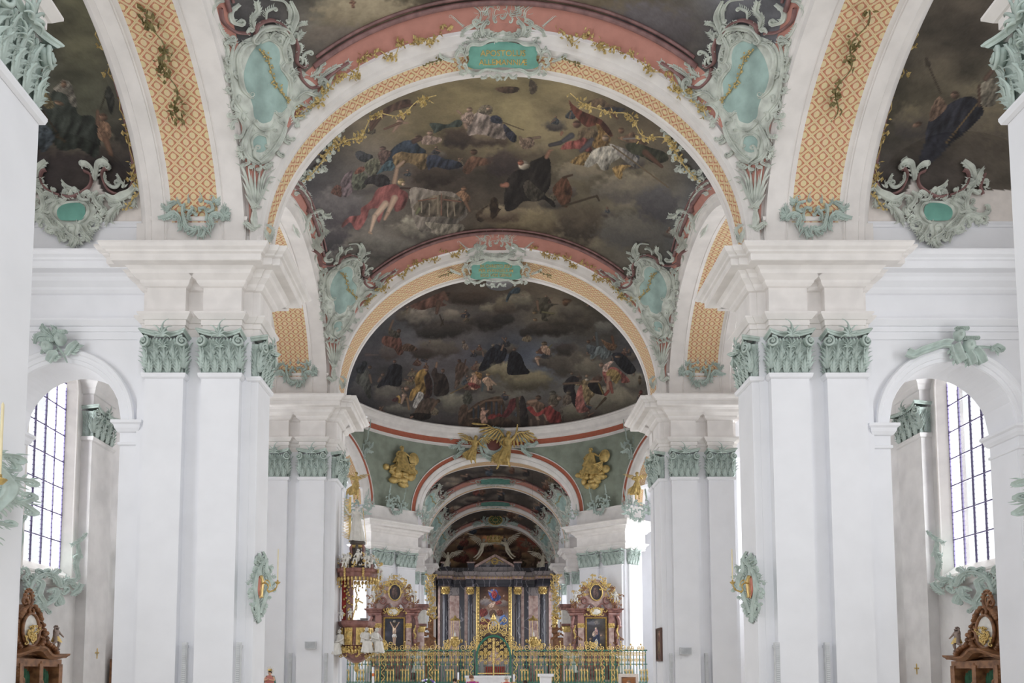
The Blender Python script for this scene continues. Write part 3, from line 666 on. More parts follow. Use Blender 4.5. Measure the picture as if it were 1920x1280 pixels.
  ('p',[(90,1080),(120,1010),(180,1000),(170,1060),(100,1150),(40,1160)],(92,30,32)),('p',[(-10,1240),(-10,1160),(80,1160),(170,1210),(170,1240)],(60,42,30)),('l',175,1000,190,1230,13,11,(72,56,40)),('p',[(200,1000),(240,1010),(270,1220),(205,1230)],(40,32,30)),
  ('l',290,1180,290,1230,12,12,(98,76,60)),('l',350,1190,350,1225,12,12,(90,70,54)),('l',405,1190,405,1220,12,12,(90,70,54)),('p',[(530,1080),(550,1080),(560,1190),(545,1190)],(86,76,62)),('l',0,1040,0,1130,7,7,(60,60,70)),('l',45,1060,45,1130,7,7,(60,60,70)),
  ('e',1190,850,14,40,0,(104,84,56)),('e',1200,950,14,20,0,(120,50,44)),('l',560,880,700,870,10,8,(100,74,56)),
 ])]
BOX0 = (500, 1380, -260, 115)
ROWS0 = [[(70,64,56)]*7, [(58,54,50),(100,92,76),(84,76,62),(60,54,46),(84,76,62),(70,62,54),(58,54,52)],
         [(62,60,60),(112,104,86),(80,72,58),(56,48,40),(90,80,64),(72,66,58),(74,74,78)], [(66,64,66),(96,88,74),(62,54,46),(50,44,36),(62,54,44),(70,62,54),(72,72,76)]]
OPS0 = [((500,0,2.182), [('c',430,70,240,110,(128,118,98),(84,76,62)),('c',760,40,120,80,(60,52,44),(40,34,29)),('c',1180,20,170,90,(108,98,80),(56,48,40)),('c',1560,120,240,120,(74,70,72),(50,46,46)),('c',270,180,180,90,(88,80,72),(60,56,52)),('p',[(340,8),(350,0),(362,8),(360,30),(350,32),(343,20)],(120,76,54))])]
BOXA = (20, 290, -200, 460)
ROWSA = [[(60,56,48),(72,66,54),(52,48,42)],[(70,68,56),(88,86,68),(58,54,46)],[(60,58,52),(80,78,62),(52,48,44)],[(44,44,46),(72,72,60),(44,40,38)],[(40,36,38),(52,46,44),(36,30,30)],[(36,30,30),(40,34,32),(36,30,30)]]
OPSA = [((0,0,2.977), [('c',400,820,260,120,(108,104,84),(46,40,40)), ('c',640,880,140,80,(60,54,48),(38,34,34)),
  ('p',[(260,620),(300,500),(360,470),(420,560),(440,640),(520,650),(560,760),(540,880),(440,830),(340,840),(280,760)],(50,56,48)),
  ('p',[(330,470),(350,448),(385,455),(410,500),(430,590),(400,590),(370,530),(300,500)],(112,104,90)), ('e',356,470,20,26,0,(132,94,68)),('e',330,575,30,12,20,(142,104,74)),
  ('p',[(215,520),(240,500),(290,560),(300,600),(250,600)],(120,104,62)),('p',[(180,740),(220,680),(280,720),(300,780),(240,850),(200,800)],(62,72,80)),
  ('e',576,655,30,30,0,(124,84,60)),('p',[(545,720),(560,680),(610,690),(620,760),(580,790),(550,770)],(132,92,64)),('l',590,780,620,860,18,12,(120,80,56)),('l',545,690,545,620,12,9,(116,80,58)),
  ('l',240,620,330,760,5,5,(60,48,34)),('l',315,760,365,790,6,6,(74,56,36)),('l',600,500,560,610,5,4,(50,42,32)),('p',[(585,520),(610,480),(640,560),(620,640),(600,580)],(48,48,42)) ])]
ROWSR = [[(52,48,44),(66,60,52),(54,50,46)],[(56,52,46),(62,56,50),(60,56,50)],[(54,50,44),(68,62,54),(66,60,54)],[(60,56,46),(76,70,58),(84,80,68)],[(56,52,50),(64,58,54),(72,66,58)],[(36,30,30),(40,34,32),(36,30,30)]]
OPSR = [((1280,0,2.977), [('c',1280,680,110,110,(96,88,70),(52,48,46)),('c',1700,700,200,220,(104,96,78),(66,60,54)),
  ('p',[(1370,680),(1440,620),(1520,560),(1620,540),(1680,620),(1600,720),(1500,800),(1400,900),(1320,900),(1350,800)],(40,40,50)),
  ('e',1520,530,30,28,0,(110,78,60)),('p',[(1390,600),(1430,540),(1470,580),(1460,620),(1380,680)],(112,82,62)),('e',1310,695,28,14,-20,(120,84,62)),('l',1440,520,1370,360,5,5,(66,54,42)),('l',1370,360,1360,330,14,8,(66,54,42)),
  ('p',[(1650,500),(1700,440),(1760,460),(1760,560),(1700,600),(1650,560)],(116,106,88)),('l',1660,560,1470,800,4,4,(120,92,50)),('l',1690,440,1740,380,14,10,(104,76,60)),('l',1655,590,1655,480,9,9,(90,66,50)) ])]
def proj_px(P):
    c, s = math.cos(TILT), math.sin(TILT)
    x = P[:, 0]-EYE[0]; z = P[:, 2]-EYE[2]; y = P[:, 1]
    d = np.maximum(.5, y*c+z*s); v = -y*s+z*c
    return PX0+FPX*x/d, PY0-FPX*v/d
FRESCO = bpy.data.materials.new('fresco'); FRESCO.use_nodes = True
def _f():
    nt = FRESCO.node_tree; b = nt.nodes['Principled BSDF']; b.inputs['Roughness'].default_value = .75
    a = nt.nodes.new('ShaderNodeVertexColor'); a.layer_name = 'pigment'
    n = nt.nodes.new('ShaderNodeTexNoise'); n.inputs['Scale'].default_value = 5; n.inputs['Detail'].default_value = 9
    tc = nt.nodes.new('ShaderNodeTexCoord'); nt.links.new(tc.outputs['Object'], n.inputs['Vector'])
    mr = nt.nodes.new('ShaderNodeMapRange'); mr.inputs[3].default_value = .85; mr.inputs[4].default_value = 1.15; nt.links.new(n.outputs['Fac'], mr.inputs[0])
    mx = nt.nodes.new('ShaderNodeVectorMath'); mx.operation = 'SCALE'
    nt.links.new(a.outputs['Color'], mx.inputs[0]); nt.links.new(mr.outputs[0], mx.inputs[3]); nt.links.new(mx.outputs[0], b.inputs['Base Color'])
_f()
def colour_grid(name, P, col, parent=None, m=None):
    """P (a,b,3) grid, col (a*b,3)"""
    a, b = P.shape[:2]
    me = bpy.data.meshes.new(name)
    idx = np.arange(a*b).reshape(a, b)
    F = np.stack([idx[:-1, :-1], idx[1:, :-1], idx[1:, 1:], idx[:-1, 1:]], -1).reshape(-1, 4)
    me.vertices.add(a*b); me.vertices.foreach_set('co', P.reshape(-1).astype(np.float32))
    me.loops.add(F.size); me.loops.foreach_set('vertex_index', F.reshape(-1).astype(np.int32))
    me.polygons.add(len(F)); me.polygons.foreach_set('loop_start', (np.arange(len(F))*4).astype(np.int32))
    me.polygons.foreach_set('loop_total', np.full(len(F), 4, np.int32))
    me.update(calc_edges=True)
    ca = me.color_attributes.new('pigment', 'FLOAT_COLOR', 'POINT')
    ca.data.foreach_set('color', np.column_stack([col, np.ones(len(col))]).astype(np.float32).reshape(-1))
    me.shade_smooth(); me.materials.append(m or FRESCO)
    return link(name, me, parent)
PINKA = srgbn((184, 130, 118)); WHITEA = srgbn((226, 219, 214)); DARKA = srgbn((84, 76, 70))
VH, VL = 5.5, 3.95
def vault_z(x, y, a, b, yc, HT=VH, HL=VL, zs=12.4):
    return zs+np.sqrt(np.maximum(0, HT**2*np.maximum(0, 1-(x/a)**2)+HL**2*np.maximum(0, 1-((y-yc)/b)**2)))
def sail(name, xr, yc, b, v0, v1, nu, nv, painter, a=6.32, xc=0, HT=VH, HL=VL, zs=12.4, p=4.0, dt=.5, dl=.22, parent=None, near=None):
    u = np.sin(np.linspace(-PI/2, PI/2, nu)); v = np.sin(np.linspace(v0, v1, nv)*PI/2)
    U, V = np.meshgrid(u, v, indexing='ij')
    X = xc+U*a; Y = yc+V*b
    Z = vault_z(X-xc, Y, a, b, yc, HT, HL, zs)
    P = np.stack([X, Y, Z], -1); Q = P.reshape(-1, 3)
    col = painter(Q)
    dT = b-abs(Q[:, 1]-yc); dL = a-abs(Q[:, 0]-xc)
    pp = np.full(len(Q), p); dd = np.full(len(Q), dt)
    if near: nr = Q[:, 1] < yc; pp[nr] = near[0]; dd[nr] = near[1]
    out = (dT < dd) | (dL < dl) | (abs((Q[:, 0]-xc)/a)**pp+abs((Q[:, 1]-yc)/b)**pp > 1)
    col[out] = PINKA
    return colour_grid(name, P, col, parent)
def fresco_rim(yc, b, a=6.32, xc=0, HT=VH, HL=VL, zs=12.4, p=4.0, dt=.5, dl=.22, n=240, near=None):
    """points of the moulding between fresco and pink border"""
    t = np.linspace(0, 2*PI, n, endpoint=False)
    c, s = np.cos(t), np.sin(t); pp = np.full(n, p); dd = np.full(n, dt)
    if near: pp[s < 0] = near[0]; dd[s < 0] = near[1]
    r = (abs(c)**pp+abs(s)**pp)**(-1/pp)
    x = np.clip(r*c*a, -(a-dl), a-dl); y = np.clip(r*s*b, -(b-dd), b-dd)
    z = vault_z(x, yc+y, a, b, yc, HT, HL, zs)-.05
    return np.column_stack([xc+x, yc+y, z])
def pnt(box, rows, ops, seed=0):
    def f(Q):
        x, y = proj_px(Q); return paint(x, y, box, rows, ops, seed)
    return f
def clouds(seed, base=((60,54,50),(96,88,78),(44,40,40)), reds=6, sc=1.0, x0=800, x1=1060, y0=850, y1=1060):
    R = np.random.RandomState(seed); ops = []
    for k in range(26):
        li = np.array(base[1])*(.7+.6*R.rand()); ops.append(('c', R.uniform(x0, x1), R.uniform(y0, y1), R.uniform(12, 34)*sc, R.uniform(6, 15)*sc, tuple(li), tuple(np.array(base[2])*(.8+.3*R.rand()))))
    for k in range(reds*3):
        cx, cy = R.uniform(x0, x1), R.uniform(y0, y1); c = [(120,50,40),(110,84,52),(60,70,84),(128,96,72),(40,36,40),(104,62,44)][R.randint(6)]
        w, h = R.uniform(4, 11)*sc, R.uniform(4, 9)*sc
        ops.append(('p', [(cx-w, cy+h*.3), (cx-w*.3, cy-h*.6), (cx+w*.2, cy-h), (cx+w, cy-h*.2), (cx+w*.7, cy+h*.8), (cx-w*.2, cy+h)], c))
        ops.append(('e', cx+w*.1, cy-h*1.3, 2.2*sc, 2.4*sc, 0, (150, 108, 82))); ops.append(('l', cx, cy-h*.6, cx-w*1.1, cy-h*.9, 1.6*sc, 1.2*sc, (140, 100, 76)))
    rows = [[base[0]]*3, [base[0]]*3, [base[0]]*3]
    return ((x0, x1, y0, y1), rows, [((0, 0, 1), ops)], seed)

OPS1.insert(0, extras(3, 26, 600, 1290, 190, 440)); OPS2.insert(0, extras(4, 46, 670, 1200, 660, 790)); OPS2.insert(0, extras(5, 16, 720, 1150, 560, 660))
o = sail('ceiling', 0, BAYA[0], BAYA[1], -.2, 1, 420, 300, pnt(BOX0, ROWS0, OPS0, 3)); tag(o, 'vault with dark cloudy fresco nearest the viewer, above the inscribed arch', 'ceiling', kind='structure')
o = sail('ceiling', 0, BAYB[0], BAYB[1], -1, 1, 620, 560, pnt(BOX1, ROWS1, OPS1, 1), p=4.5, near=(9, .12)); tag(o, 'domed vault with fresco of saints on clouds, between the two big arches', 'ceiling', kind='structure')
for nm, (yc, b), lab in (('nearest', BAYA, 'dull purple moulding around the fresco nearest the viewer'), ('second', BAYB, 'dull purple moulding around the fresco of the domed vault')):
    t = thing('fresco_moulding', lab, 'moulding', kind='structure'); R_ = fresco_rim(yc, b, p=4.5 if nm == 'second' else 4.0, near=(9, .12) if nm == 'second' else None)
    q = R_.copy(); q[:, 0] *= .985; q[:, 1] = yc+(q[:, 1]-yc)*.975; q[:, 2] = vault_z(q[:, 0], q[:, 1], 6.32, b, yc)-.02
    keep = ~((abs(R_[:, 0]) > 4.8) & (R_[:, 1] > yc+.45*b)); runs = []; cur = []
    k0 = int(np.argmin(keep)); n = len(R_)
    for i in range(n+1):
        j = (k0+i) % n
        if i < n and keep[j]: cur.append(j)
        elif cur: runs.append(cur); cur = []
    for rn in runs:
        if len(rn) > 3: MB().tube(R_[rn], .06, 8).build('torus', PURPLE, t, True); MB().tube(q[rn], .04, 6).build('bead', PURPLE, t, True)
# aisle vaults, seen through the arcade arches
def aisle_vault(sgn):
    xc = -11.65; a = 2.55; yc, b = BAYA; b = 19.35-yc
    u = np.sin(np.linspace(-PI/2, PI/2, 220)); v = np.sin(np.linspace(-.1, 1, 260)*PI/2)
    U, V = np.meshgrid(u, v, indexing='ij'); X = xc+U*a; Y = yc+V*b
    Z = 13.0+np.sqrt(np.maximum(0, 2.4**2*(1-U**2)+3.9**2*(1-V**2)))
    P = np.stack([X*(1 if sgn < 0 else -1), Y, Z], -1); Q = P.reshape(-1, 3)
    x, y = proj_px(Q)
    col = paint(x, y, *( (BOXA, ROWSA, OPSA) if sgn < 0 else ((1630, 1900, -200, 460), ROWSR, OPSR)), 5)
    col[(a-abs(abs(Q[:, 0])+xc) < .16)] = DARKA
    o = colour_grid('ceiling', P, col)
    tag(o, ('left' if sgn < 0 else 'right')+' aisle vault painted with monks on dark clouds', 'ceiling', kind='structure')
    # lunette under the vault on the cross wall
    t = np.linspace(-1, 1, 90); zz = np.linspace(0, 1, 70)
    T, W = np.meshgrid(t, zz, indexing='ij'); X = xc+T*a; top = 13.0+2.4*np.sqrt(1-T**2)+.02
    Z = 12.9+(top-12.9)*W
    P = np.stack([X*(1 if sgn < 0 else -1), np.full_like(X, 19.34), Z], -1); Q = P.reshape(-1, 3); x, y = proj_px(Q)
    col = paint(x, y, *( (BOXA, ROWSA, OPSA) if sgn < 0 else ((1630, 1900, -200, 460), ROWSR, OPSR)), 5)
    ax_ = np.abs(Q[:, 0]); e1 = (ax_-10.33)/1.42; e2 = (ax_-9.33)/1.0
    low = Q[:, 2] < 13.7+.5*np.where((e1 >= 0) & (e1 < 1), abs(2*e1-1)**3, np.where(e1 < 0, np.clip(abs(2*e2-1), 0, 1)**3, .3))
    col[low] = WHITEA
    o = colour_grid('wall_lunette', P, col); tag(o, ('left' if sgn < 0 else 'right')+' painted lunette above the aisle cross wall', 'wall', kind='structure')
aisle_vault(-1); aisle_vault(1)
# ---------------------------------------------------------------- floor, outer walls, cross walls with arches, windows
tag(MB().box(-22, 22, -20, 95, -.2, 0).build('floor', mat('stone_floor', (226, 220, 208), .35, noise=.1, scale=2)), 'pale stone floor of the church, just below the view', 'floor', kind='structure')
GLASS = bpy.data.materials.new('clear_window_glass'); GLASS.use_nodes = True
def _g():
    nt = GLASS.node_tree; nt.nodes.clear(); o = nt.nodes.new('ShaderNodeOutputMaterial'); m = nt.nodes.new('ShaderNodeMixShader')
    t = nt.nodes.new('ShaderNodeBsdfTransparent'); g = nt.nodes.new('ShaderNodeBsdfGlossy'); g.inputs['Roughness'].default_value = .1
    n = nt.nodes.new('ShaderNodeTexNoise'); n.inputs['Scale'].default_value = 3; r = nt.nodes.new('ShaderNodeMapRange'); r.inputs[3].default_value = .04; r.inputs[4].default_value = .1
    nt.links.new(n.outputs['Fac'], r.inputs[0]); nt.links.new(r.outputs[0], m.inputs[0]); nt.links.new(t.outputs[0], m.inputs[1]); nt.links.new(g.outputs[0], m.inputs[2]); nt.links.new(m.outputs[0], o.inputs[0])
_g()
BAR = mat('window_iron', (92, 84, 120), .5, metal=.3)
WW, WZ0, WZ1 = 1.09, 4.95, 10.6      # half width, sill, springing of the segmental head
def head(x):    # round-headed
    return WZ1+1.02*math.sqrt(max(0, 1-(x/WW)**2))
WN = [0]
def window_frame_profile():
    pts = [(-WW, WZ0)]+[(-WW, WZ1)]+[(-WW*math.cos(t), WZ1+1.02*math.sin(t)) for t in np.linspace(.1, PI-.1, 17)]+[(WW, WZ1), (WW, WZ0)]
    return pts
def make_window(sgn, xw, yc, label):
    """window seen in the outer aisle wall; local frame: built in world coordinates"""
    WN[0] += 1
    w = thing('window_%d' % WN[0], label, 'window', (sgn*xw, yc, WZ0), kind='structure')
    def T(q): return [(sgn*(d), s, z-WZ0) for s, z, d in q]
    pts = window_frame_profile(); n = len(pts)
    # splayed reveal and mouldings around the opening
    rows = []
    cx, cz = 0, 8
    for off, dep in ((.0, .29), (.0, .22), (.22, .0), (.24, -.03), (.31, -.03), (.34, .0)):
        q = offset_poly([(a, b) for a, b in pts][::-1], off, True)[::-1]
        rows.append(T([(a, b, dep) for a, b in q]))
    m = MB(); m.grid(np.array(rows), closev=True); m.build('window_frame', WARM, w)
    cols = [-WW, -WW/2, 0, WW/2, WW]; zs = [WZ0+i*.845 for i in range(9)]
    for c0, c1 in zip(cols[:-1], cols[1:]):
        for i, z0 in enumerate(zs):
            z1 = zs[i+1] if i+1 < len(zs) else 99
            a, b = min(z1, head(c0*.999)), min(z1, head(c1*.999))
            mid = min(z1, head((c0+c1)/2))
            if max(a, b, mid) <= z0+.02: continue
            a, b = max(a, z0+.01), max(b, z0+.01)
            v = T([(c0+.012, z0+.012, .24), (c1-.012, z0+.012, .24), (c1-.012, b-.012, .24), ((c0+c1)/2, max(mid-.01, z0+.01), .24), (c0+.012, a-.012, .24)])
            v2 = T([(c0+.012, z0+.012, .252), (c1-.012, z0+.012, .252), (c1-.012, b-.012, .252), ((c0+c1)/2, max(mid-.01, z0+.01), .252), (c0+.012, a-.012, .252)])
            MB().add(v+v2, [(0,1,2,3,4), (9,8,7,6,5)]+[(i_, i_+5, (i_+1) % 5+5, (i_+1) % 5) for i_ in range(5)]).build('pane', GLASS, w)
    for c in cols:
        m = MB(); hh = head(c*.98); v = T([(c-.017, WZ0, .21), (c+.017, hh, .25)])
        m.box(min(v[0][0], v[1][0]), max(v[0][0], v[1][0]), v[0][1], v[1][1], v[0][2], v[1][2])
        for k in range(int((hh-WZ0)/.14)):       # the little lead ties along the bars
            z = k*.14+.07
            m.box(min(v[0][0], v[1][0])-.004, max(v[0][0], v[1][0]), v[0][1]-.03, v[1][1]+.01, z, z+.022)
        m.build('mullion', BAR, w)
    for z in zs[1:]:
        if z > WZ1+.9: continue
        hw = WW if z < WZ1 else WW*math.sqrt(max(0, 1-((z-WZ1)/1.02)**2))
        v = T([(-hw, z-.018, .195), (hw, z+.018, .24)])
        MB().box(min(v[0][0], v[1][0]), max(v[0][0], v[1][0]), v[0][1], v[1][1], v[0][2], v[1][2]).build('glazing_bar', BAR, w)
    # sill with moulded string course under it
    m = MB(); prof = [(0, -.05), (.18, -.06), (.24, -.1), (.24, -.16), (.16, -.2), (.1, -.3), (.0, -.34)]
    P = [[(-sgn*(d+.0), y, z-.32) for d, z in prof] for y in (-1.75, 1.75)]
    m.grid(P); m.add(P[0], [tuple(range(len(prof)))]); m.add(P[1], [tuple(range(len(prof)))])
    # sloping sill
    m.add([(sgn*.26, -WW, 0), (sgn*.26, WW, 0), (-sgn*.02, WW+.15, -.3), (-sgn*.02, -WW-.15, -.3)], [(0, 1, 2, 3)])
    m.build('window_sill', WARM, w)
    return w
def outer_wall(sgn, xw, wins, y0, y1, label):
    """wall sheet with the window openings cut out, x = sgn*xw"""
    m = MB(); x = sgn*xw; t = .9; xo = sgn*(xw+t)
    ys = [y0]
    for c in wins: ys += [c-WW-.32, c+WW+.32]
    ys.append(y1); ztop = 17.5
    for a, b in zip(ys[0::2], ys[1::2]): m.box(min(x, xo), max(x, xo), a, b, 0, ztop)
    for c in wins:
        a, b = c-WW-.32, c+WW+.32
        m.box(min(x, xo), max(x, xo), a, b, 0, WZ0-.32)
        n = 18; yy = np.linspace(a, b, n+1)
        hd = lambda y: WZ1+1.34*math.sqrt(max(0, 1-((y-c)/(WW+.32))**2))
        for k in range(n):
            za, zb = hd(yy[k]), hd(yy[k+1])
            m.add([(x,yy[k],za),(x,yy[k+1],zb),(x,yy[k+1],ztop),(x,yy[k],ztop),(xo,yy[k],za),(xo,yy[k+1],zb),(xo,yy[k+1],ztop),(xo,yy[k],ztop)],
                  [(0,1,2,3),(7,6,5,4),(0,4,5,1),(3,2,6,7)])
    o = m.build('wall_'+('left' if sgn < 0 else 'right'), GREYWALL); tag(o, label, 'wall', kind='structure')
XWL, XWR, YWL, YWR = 13.6, 13.8, 23.8, 23.45
outer_wall(-1, XWL, [3.9, 14.2, YWL, 30.85], -2, 37, 'left outer aisle wall of grey plaster with tall round-headed windows')
outer_wall(1, XWR, [3.9, 14.2, YWR, 30.6], -2, 37, 'right outer aisle wall of grey plaster with tall round-headed windows')
for sgn, xw, yc in ((-1, XWL, YWL), (1, XWR, YWR)):
    sd = 'left' if sgn < 0 else 'right'
    make_window(sgn, xw, yc, 'tall %s aisle window with grid of panes, seen through the side arch' % sd)
    make_window(sgn, xw, 30.85 if sgn < 0 else 30.6, 'next %s aisle window beyond, only a sliver beside the pier' % sd)
# wall pilasters of the outer wall with their own capitals and entablature blocks
for sgn, xw, ys in ((-1, XWL, (25.5, 26.95)), (1, XWR, (25.1, 26.55))):
    sd = 'left' if sgn < 0 else 'right'
    y0, y1 = ys; X = sgn*xw
    t = thing('wall_pilaster', 'pilaster on the %s outer wall with green capital, beyond the window' % sd, 'pilaster', (X, (y0+y1)/2, 0))
    d = -sgn*.34
    m = MB(); m.box(min(0, d), max(0, d), y0-(y0+y1)/2, y1-(y0+y1)/2, 0, 9.55)
    h = (y1-y0)/2; poly = [(min(0, d), -h), (max(0, d), -h), (max(0, d), h), (min(0, d), h)]
    sweep_plan(m, poly, [(0, 9.5), (.05, 9.53), (.07, 9.6), (.07, 9.65), (0, 9.66)]); m.build('shaft', GREYWALL, t)
    capital(t, 0, 0, 9.66, 2*h-.06, .34, -sgn*PI/2); t.location.z = -.3
    m = MB(); sweep_plan(m, poly, [(0, 10.7), (0, 11.05), (.05, 11.07), (.1, 11.2), (.1, 11.25), (.22, 11.4), (.25, 11.55), (.25, 11.6), (0, 11.61)]); m.build('impost_block', GREYWALL, t)
# cross walls with round arch between pier and outer wall
def cross_wall(sgn, xc, label, r=1.47, zs=7.88, y0=19.35):
    xi = -9.0; xo = -14.4; y1 = y0+1.05
    m = MB()
    def q(x): return x if sgn < 0 else -x
    # front and back faces with arch cut
    n = 28
    xs = list(np.linspace(xc-r, xc+r, n+1))
    def hd(x): return zs+math.sqrt(max(0, r*r-(x-xc)**2))
    for y in (y0, y1):
        m.add([(q(xo), y, 0), (q(xc-r), y, 0), (q(xc-r), y, 12.95), (q(xo), y, 12.95)], [(0,1,2,3)])
        m.add([(q(xc+r), y, 0), (q(xi), y, 0), (q(xi), y, 12.95), (q(xc+r), y, 12.95)], [(0,1,2,3)])
        for a, b in zip(xs[:-1], xs[1:]): m.add([(q(a), y, hd(a)), (q(b), y, hd(b)), (q(b), y, 12.95), (q(a), y, 12.95)], [(0,1,2,3)])
    for a, b in zip(xs[:-1], xs[1:]): m.add([(q(a), y0, hd(a)), (q(b), y0, hd(b)), (q(b), y1, hd(b)), (q(a), y1, hd(a))], [(0,1,2,3)])
    for x in (xc-r, xc+r): m.add([(q(x), y0, 0), (q(x), y1, 0), (q(x), y1, zs), (q(x), y0, zs)], [(0,1,2,3)])
    m.add([(q(xo), y0, 12.95), (q(xi), y0, 12.95), (q(xi), y1, 12.95), (q(xo), y1, 12.95)], [(0,1,2,3)])
    t = thing('wall_cross', label, 'wall', kind='structure')
    m.build('masonry', WHITE, t)
    # archivolt
    m = MB(); rows = []
    for a in np.linspace(0, PI, 41):
        row = []
        for d, yy in ((.36, 0), (.36, -.10), (.33, -.13), (.25, -.13), (.22, -.09), (.12, -.08), (.11, -.05), (.02, -.04), (0, 0)):
            row.append((q(xc-(r+d)*math.cos(a)), y0+yy, zs+(r+d)*math.sin(a)))
        rows.append(row)
    m.grid(rows); m.build('archivolt', WHITE, t, 'auto')
    # imposts on both jambs
    for s in (-1, 1):
        m = MB(); x0, x1 = (xc-r-.42, xc-r-.01) if s < 0 else (xc+r+.01, xc+r+.42)
        m.box(min(q(x0), q(x1)), max(q(x0), q(x1)), y0-.06, y0+.02, 0, zs)
        X0, X1 = min(q(x0), q(x1)), max(q(x0), q(x1))
        sweep_plan(m, [(X0, y0-.06), (X1, y0-.06), (X1, y1-.01), (X0, y1-.01)], [(0, zs-.62), (.04, zs-.6), (.04, zs-.54), (0, zs-.52), (0, zs-.3), (.05, zs-.28), (.1, zs-.2), (.12, zs-.12), (.17, zs-.08), (.17, zs-.01), (0, zs)])
        m.build('impost', WHITE, t)
    # entablature running across the wall
    off = 1.0
    for nm, prof in (('architrave', ENT_LOW), ('bed_moulding', ENT_BED), ('cornice', ENT_TOP)):
        m = MB(); P = [[(q(x), y0-d-.012, z-.015) for d, z in prof] for x in (xo, -8.4)]; m.grid(P); m.build(nm, WHITE, t)
    m = MB(); P = [[(q(x), y0-d, z) for d, z in ((0, 12.86), (.04, 12.87), (.04, 12.92), (.08, 12.95), (.08, 12.99), (0, 13.0))] for x in (xo, xi)]; m.grid(P)
    m.build('string_course', WHITE, t)
    # pilaster strip next to the pier
    m = MB(); a, b = sorted((q(-9.05), q(-8.85))); m.box(a, b, y0-.12, y0+.1, 0, 10)
    m.build('pilaster_strip', WHITE, t)
    return t
cross_wall(-1, -10.95, 'left aisle cross wall with round arch, through which a window shows')
cross_wall(1, -11.05, 'right aisle cross wall with round arch, through which a window shows', 1.57, 7.8)

# ---------------------------------------------------------------- domed hall (rotunda)
DX = .4   # the hall and choir axis lies a little to the right of the nave axis
FARA = len(C.objects)
RC = 46.5; RR = 10.9
def stretch(P):
    P = np.array(P, float); n = P[..., 1] < RC; P[..., 1] = np.where(n, RC+(P[..., 1]-RC)*1.40, P[..., 1]); return P
t = thing('ceiling_dome', 'shallow dome with dark fresco of saints on storm clouds over the central hall', 'ceiling', kind='structure')
th = np.linspace(PI*.5-1.25, PI*.5+1.25, 560); ph = np.linspace(0, .95, 300)
TH, PH = np.meshgrid(th, ph, indexing='ij')
Rr = 10.5*np.cos(PH*PI/2); P = stretch(np.stack([Rr*np.cos(TH), RC+Rr*np.sin(TH), 19.42+5.6*np.sin(PH*PI/2)], -1))
colour_grid('dome_fresco', P, pnt(BOX2, ROWS2, OPS2, 2)(P.reshape(-1, 3)+np.array([DX, 0, 0])), t)
th = np.linspace(PI*.5+1.25, PI*2.5-1.25, 300); TH, PH = np.meshgrid(th, np.linspace(0, .95, 120), indexing='ij'); Rr = 10.5*np.cos(PH*PI/2)
P = stretch(np.stack([Rr*np.cos(TH), RC+Rr*np.sin(TH), 19.42+5.6*np.sin(PH*PI/2)], -1))
colour_grid('dome_underside', P, pnt(BOX2, ROWS2, OPS2, 2)(P.reshape(-1, 3)+np.array([DX, 0, 0])), t)
t = thing('dome_ring', 'white moulded ring under the dark dome painting, with brick-pink band below', 'moulding', kind='structure')
MB().lathe([(10.5,19.44),(10.34,19.42),(10.3,19.34),(10.36,19.3),(10.36,19.22),(10.46,19.16),(10.6,19.02),(10.64,18.96),(10.66,18.78),(10.74,18.72),(10.78,18.62),(10.86,18.6)], 0, RC, 160, -PI/2+.88, PI*1.5-.88).build('white_moulding', WARM, t)
MB().lathe([(10.85,18.62),(10.86,18.22)], 0, RC, 160, -PI/2+.88, PI*1.5-.88).build('pink_band', mat('brick_red_band', (176, 100, 78), .8), t)
MB().lathe([(10.86,18.24),(10.8,18.22),(10.8,18.17),(10.86,18.15),(10.86,18.1),(10.82,18.09),(10.82,18.03),(10.88,18.02)], 0, RC, 160, -PI/2+.88, PI*1.5-.88).build('fillet', WARM, t)
# openings: choir arch (flat span 11 m), four diagonal arches, nave side and cross arms
def opening(th):   # th measured from +y, returns z of the arch extrados or 0 and the offset inside
    best = 12.95; side = None
    for c, hw, zc in OPEN:
        d = abs((th-c+PI) % (2*PI)-PI)
        if d < hw:
            z = 12.95+(zc-12.95)*math.sqrt(1-(d/hw)**2); return z
    return best
OPEN = [(0, .565, 17.75)]
for s in (-1, 1): OPEN += [(s*1.245, .335, 17.4), (s*1.92, .33, 17.4)]
m = MB(); cols = []
for a in np.linspace(-2.25, 2.25, 561):
    z0 = opening(a); cols.append([(RR*math.sin(a), RC+RR*math.cos(a), z0+(18.4-z0)*k) for k in (0, .5, 1)])
m.grid(cols)
o = m.build('wall_rotunda', mat('sage_green_plaster', (146, 155, 141), .8, noise=.12, scale=1.5)); tag(o, 'sage green spandrel wall of the central hall above its arches', 'wall', kind='structure')
BRED = MAT['brick_red_band']
